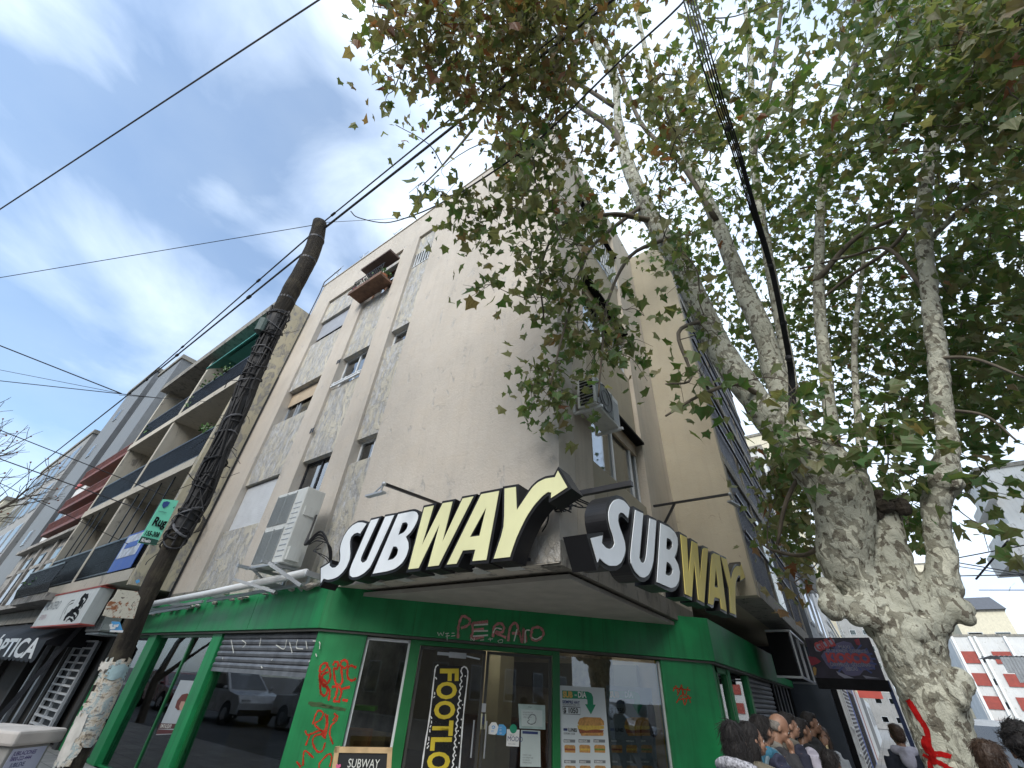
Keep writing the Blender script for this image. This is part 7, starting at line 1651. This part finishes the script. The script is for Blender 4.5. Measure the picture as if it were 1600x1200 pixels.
# ================================================================ cars
TYRE = M('tyre', (.02, .02, .02), .8); RIM = M('rim', (.45, .46, .48), .3, .8); CGL = glassmat('car_glass', (.12, .15, .16), 1.3); LAMPR = M('tail_lamp', (.4, .01, .01), .2, coat=.5); LAMPW = M('head_lamp', (.7, .72, .74), .15, coat=.6)
def car(label, col, kind, loc, rz, group='cars parked along the kerb'):
    paint = M('car_'+col[0], col[1], .28, 0, var=.05, coat=.8, bump=0); t = thing('parked_car', label, 'car', (0, 0, 0), group)
    Ln, Wd = (5.1, 1.82) if kind == 'pickup' else (4.3, 1.76); hx_, hw = Ln/2, Wd/2
    if kind == 'pickup': prof = [(-hx_, .55), (-hx_+.02, 1.02), (-hx_+1.35, 1.05), (-hx_+1.36, 1.08), (hx_-1.5, 1.08), (hx_-.2, .96), (hx_, .75), (hx_-.02, .4), (-hx_, .42)]; cab = [(-hx_+.9, 1.08), (-hx_+1.25, 1.74), (-hx_+1.5, 1.80), (hx_-2.5, 1.78), (hx_-1.55, 1.08)]
    elif kind == 'suv': prof = [(-hx_, .5), (-hx_+.02, 1.0), (hx_-1.1, 1.04), (hx_-.25, .92), (hx_, .7), (hx_-.02, .35), (-hx_, .36)]; cab = [(-hx_+.08, 1.02), (-hx_+.38, 1.62), (-hx_+.7, 1.70), (hx_-2.2, 1.68), (hx_-1.15, 1.02)]
    else: prof = [(-hx_, .5), (-hx_+.03, .92), (hx_-1.1, .94), (hx_-.25, .82), (hx_, .62), (hx_-.02, .3), (-hx_, .32)]; cab = [(-hx_+.1, .92), (-hx_+.55, 1.42), (-hx_+1.0, 1.48), (hx_-2.1, 1.46), (hx_-1.1, .92)]
    b = MB(); n = len(prof); vs = []
    for y, s_ in ((-hw, .97), (-hw*.97, 1.0), (hw*.97, 1.0), (hw, .97)):
        vs += [(x*(.985 if abs(y) > hw*.98 else 1), y, (z-.7)*s_+.7) for x, z in prof]
    fs = []
    for r_ in range(3):
        for i in range(n): j = (i+1) % n; fs.append((r_*n+i, r_*n+j, (r_+1)*n+j, (r_+1)*n+i))
    fs += [tuple(range(n))[::-1], tuple(3*n+i for i in range(n))]; b.add(vs, fs); bo_ = b.build('body', paint); bo_.parent = t; bevel(bo_, .05, 3)
    b = MB(); n = len(cab); vs = [(x, -hw*(.95-.16*(z-1)/.7), z) for x, z in cab]+[(x, hw*(.95-.16*(z-1)/.7), z) for x, z in cab]; b.add(vs, [(i, (i+1) % n, (i+1) % n+n, i+n) for i in range(n)]+[tuple(range(n))[::-1], tuple(range(n, 2*n))]); cb_ = b.build('cabin', paint); cb_.parent = t; bevel(cb_, .04, 3)
    def cp(x, z, sd): return Vector((x, sd*(hw*(.95-.16*(z-1)/.7)+.006), z))
    zb, zt = cab[0][1]+.05, cab[2][1]-.14
    def xe(z, a, b_): return a[0]+(b_[0]-a[0])*(z-a[1])/(b_[1]-a[1])
    xr0, xr1 = xe(zb, cab[0], cab[1]), xe(zt, cab[0], cab[1]); xf0, xf1 = xe(zb, cab[-1], cab[-2]), xe(zt, cab[-1], cab[-2])
    for sd in (-1, 1):
        m0, m1 = (xr0+xf0)/2, (xr1+xf1)/2
        for (a0, a1, c0, c1) in ((xr0+.12, xr1+.12, m0-.04, m1-.04), (m0+.04, m1+.04, xf0-.12, xf1-.12)):
            q = MB(); q.prism([[cp(a0, zb, sd), cp(c0, zb, sd), cp(c1, zt, sd), cp(a1, zt, sd)]], (0, sd*.008, 0)); q.build('side_window', CGL).parent = t
        q = MB(); q.ball((xf0-.1, sd*(hw+.08), zb+.06), (.06, .09, .06), 8, 6); q.build('wing_mirror', paint, smooth=True).parent = t
    for (p0, p1, nm) in ((cab[0], cab[1], 'rear_window'), (cab[-1], cab[-2], 'windscreen')):
        za_, zb3 = p0[1]+.06, cab[1 if nm == 'rear_window' else -2][1]-.08; xa_, xb3 = xe(za_, p0, p1), xe(zb3, p0, p1); sx_ = -.012 if nm == 'rear_window' else .012
        w0, w1 = hw*.80, hw*.70; q = MB(); q.prism([[Vector((xa_, -w0, za_)), Vector((xa_, w0, za_)), Vector((xb3, w1, zb3)), Vector((xb3, -w1, zb3))]], (sx_, 0, .004)); q.build(nm, CGL).parent = t
    for x in (-hx_+.85, hx_-.85):
        for sd in (-1, 1):
            q = MB(); q.tube([(x, sd*(hw-.2), .33), (x, sd*(hw-.185), .33), (x, sd*(hw-.0), .33), (x, sd*(hw+.012), .33)], [.29, .33, .33, .30], 22); w_ = q.build('wheel', TYRE); w_.parent = t
            q = MB(); q.tube([(x, sd*(hw+.013), .33), (x, sd*(hw+.02), .33)], .20, 16); r2 = q.build('rim', RIM); r2.parent = w_
            q = MB(); q.tube([(x, sd*(hw-.015), .35), (x, sd*(hw+.004), .35)], .39, 22); q.build('wheel_arch', BLK).parent = t
    for sd in (-1, 1):
        q = MB(); q.obox((-hx_-.0, sd*(hw-.2), .85 if kind != 'hatch' else .78), (.03, 0, 0), (0, .13, 0), (0, 0, .09)); q.build('tail_light', LAMPR).parent = t
        q = MB(); q.obox((hx_-.08, sd*(hw-.27), .74), (.06, 0, 0), (0, .17, 0), (0, 0, .06)); q.build('headlight', LAMPW).parent = t
    q = MB(); q.box(-hx_-.06, -hx_+.05, -hw*.92, hw*.92, .38, .55); q.box(hx_-.06, hx_+.06, -hw*.92, hw*.92, .32, .50)
    for z in q.build_each('bumper', DARKM): z.parent = t
    q = MB(); q.box(-hx_-.075, -hx_-.062, -.2, .2, .62, .74); q.build('number_plate', WHT).parent = t
    t.location = loc; t.rotation_euler = (0, 0, rz); return t
WHC = ('white', (.62, .63, .64)); SIL = ('silver', (.40, .42, .44)); MAR = ('maroon', (.16, .012, .018)); DGR = ('graphite', (.05, .055, .06))
_r = ray(1568, 1140); _h = math.hypot(_r.x, _r.y); _c = EYE+_r/_h*9.6
car('white hatchback with a pale windscreen parked beyond the tree at the right edge', WHC, 'suv', (_c.x+.42, _c.y+1.2, .0), -PI/2+.02)
car('silver car further up the side street', SIL, 'hatch', (9.6, 22, -.02), -PI/2); car('graphite car two places further up the side street', DGR, 'hatch', (9.6, 28.5, -.02), -PI/2)
# parked across the street, mirrored in the shop windows
car('white double-cab pickup parked across the street, mirrored in the left shop window', WHC, 'pickup', (-16.8, -3.6, -.02), 0)
car('white hatchback parked behind the pickup, mirrored low in the left shop window', WHC, 'suv', (-21.8, -2.4, -.02), 0)
car('maroon car parked across the street, mirrored in the far left shop pane', MAR, 'hatch', (-28.5, -2.6, -.02), 0)
car('graphite car parked near the corner, mirrored in the door glass', DGR, 'hatch', (-4.5, -7.2, -.02), 0); car('silver car parked across the side street, mirrored beside the posters', SIL, 'hatch', (9.6, 1.2, -.02), PI/2)
# ================================================================ bare tree at the far left
bt_ = thing('bare_tree', 'leafless tree with reddish twigs at the far left of the street', 'tree', (-26, -1, 0))
rb_ = random.Random(21); b = MB(); tb = MB(); fl_ = MB()
def grow(p, d, L_, r_, lvl):
    e = p+d*L_; m = p.lerp(e, .5)+Vector((rb_.gauss(0, .06*L_), rb_.gauss(0, .06*L_), 0)); (b if lvl < 2 else tb).tube([p, m, e], [r_, r_*.85, r_*.7], 6 if lvl < 3 else 4, False)
    if lvl >= 6:
        if rb_.random() < .22: fl_.ball(e, .028, 5, 4)
        return
    for k in range(3 if lvl < 4 else 3):
        a = Vector((rb_.gauss(0, 1), rb_.gauss(0, 1), rb_.gauss(.3, .7))).normalized(); grow(e if k < 2 else m, (d*1.0+a*.75).normalized(), L_*rb_.uniform(.64, .82), r_*.62, lvl+1)
grow(Vector((-21.5, .75, -.1)), Vector((.02, 0, 1)), 2.5, .15, 0)
b.build('trunk', TW, bt_); tb.build('twigs', TW, bt_)['kind'] = 'stuff'; fl_.build('dry_leaves', M('dry_leaf', (.25, .08, .04), .8), bt_)['kind'] = 'stuff'
# ---------------- ceiling lamp behind the doors; other tubes added to brighten the shop interior
em = bpy.data.materials.new('tube_light'); em.use_nodes = True; em.node_tree.nodes.clear(); o_ = em.node_tree.nodes.new('ShaderNodeOutputMaterial'); e_ = em.node_tree.nodes.new('ShaderNodeEmission'); e_.inputs[0].default_value = (1, .96, .88, 1); e_.inputs[1].default_value = 14; em.node_tree.links.new(e_.outputs[0], o_.inputs[0])
for k, (x, y) in enumerate(((-6.2, 7.9), (-9.5, 6.2), (-12.8, 6.2), (-5.2, 10.6))):
    c = tag(MB().box(x-.6, x+.6, y-.04, y+.04, ZS-.17, ZS-.13).build('ceiling_tube', em), ['lit ceiling tube inside the shop just behind the doors', 'lit ceiling tube behind the half-open shutter', 'lit ceiling tube behind the far left shop windows', 'lit ceiling tube above the counter'][k], 'ceiling light', 'ceiling lights inside the shop')
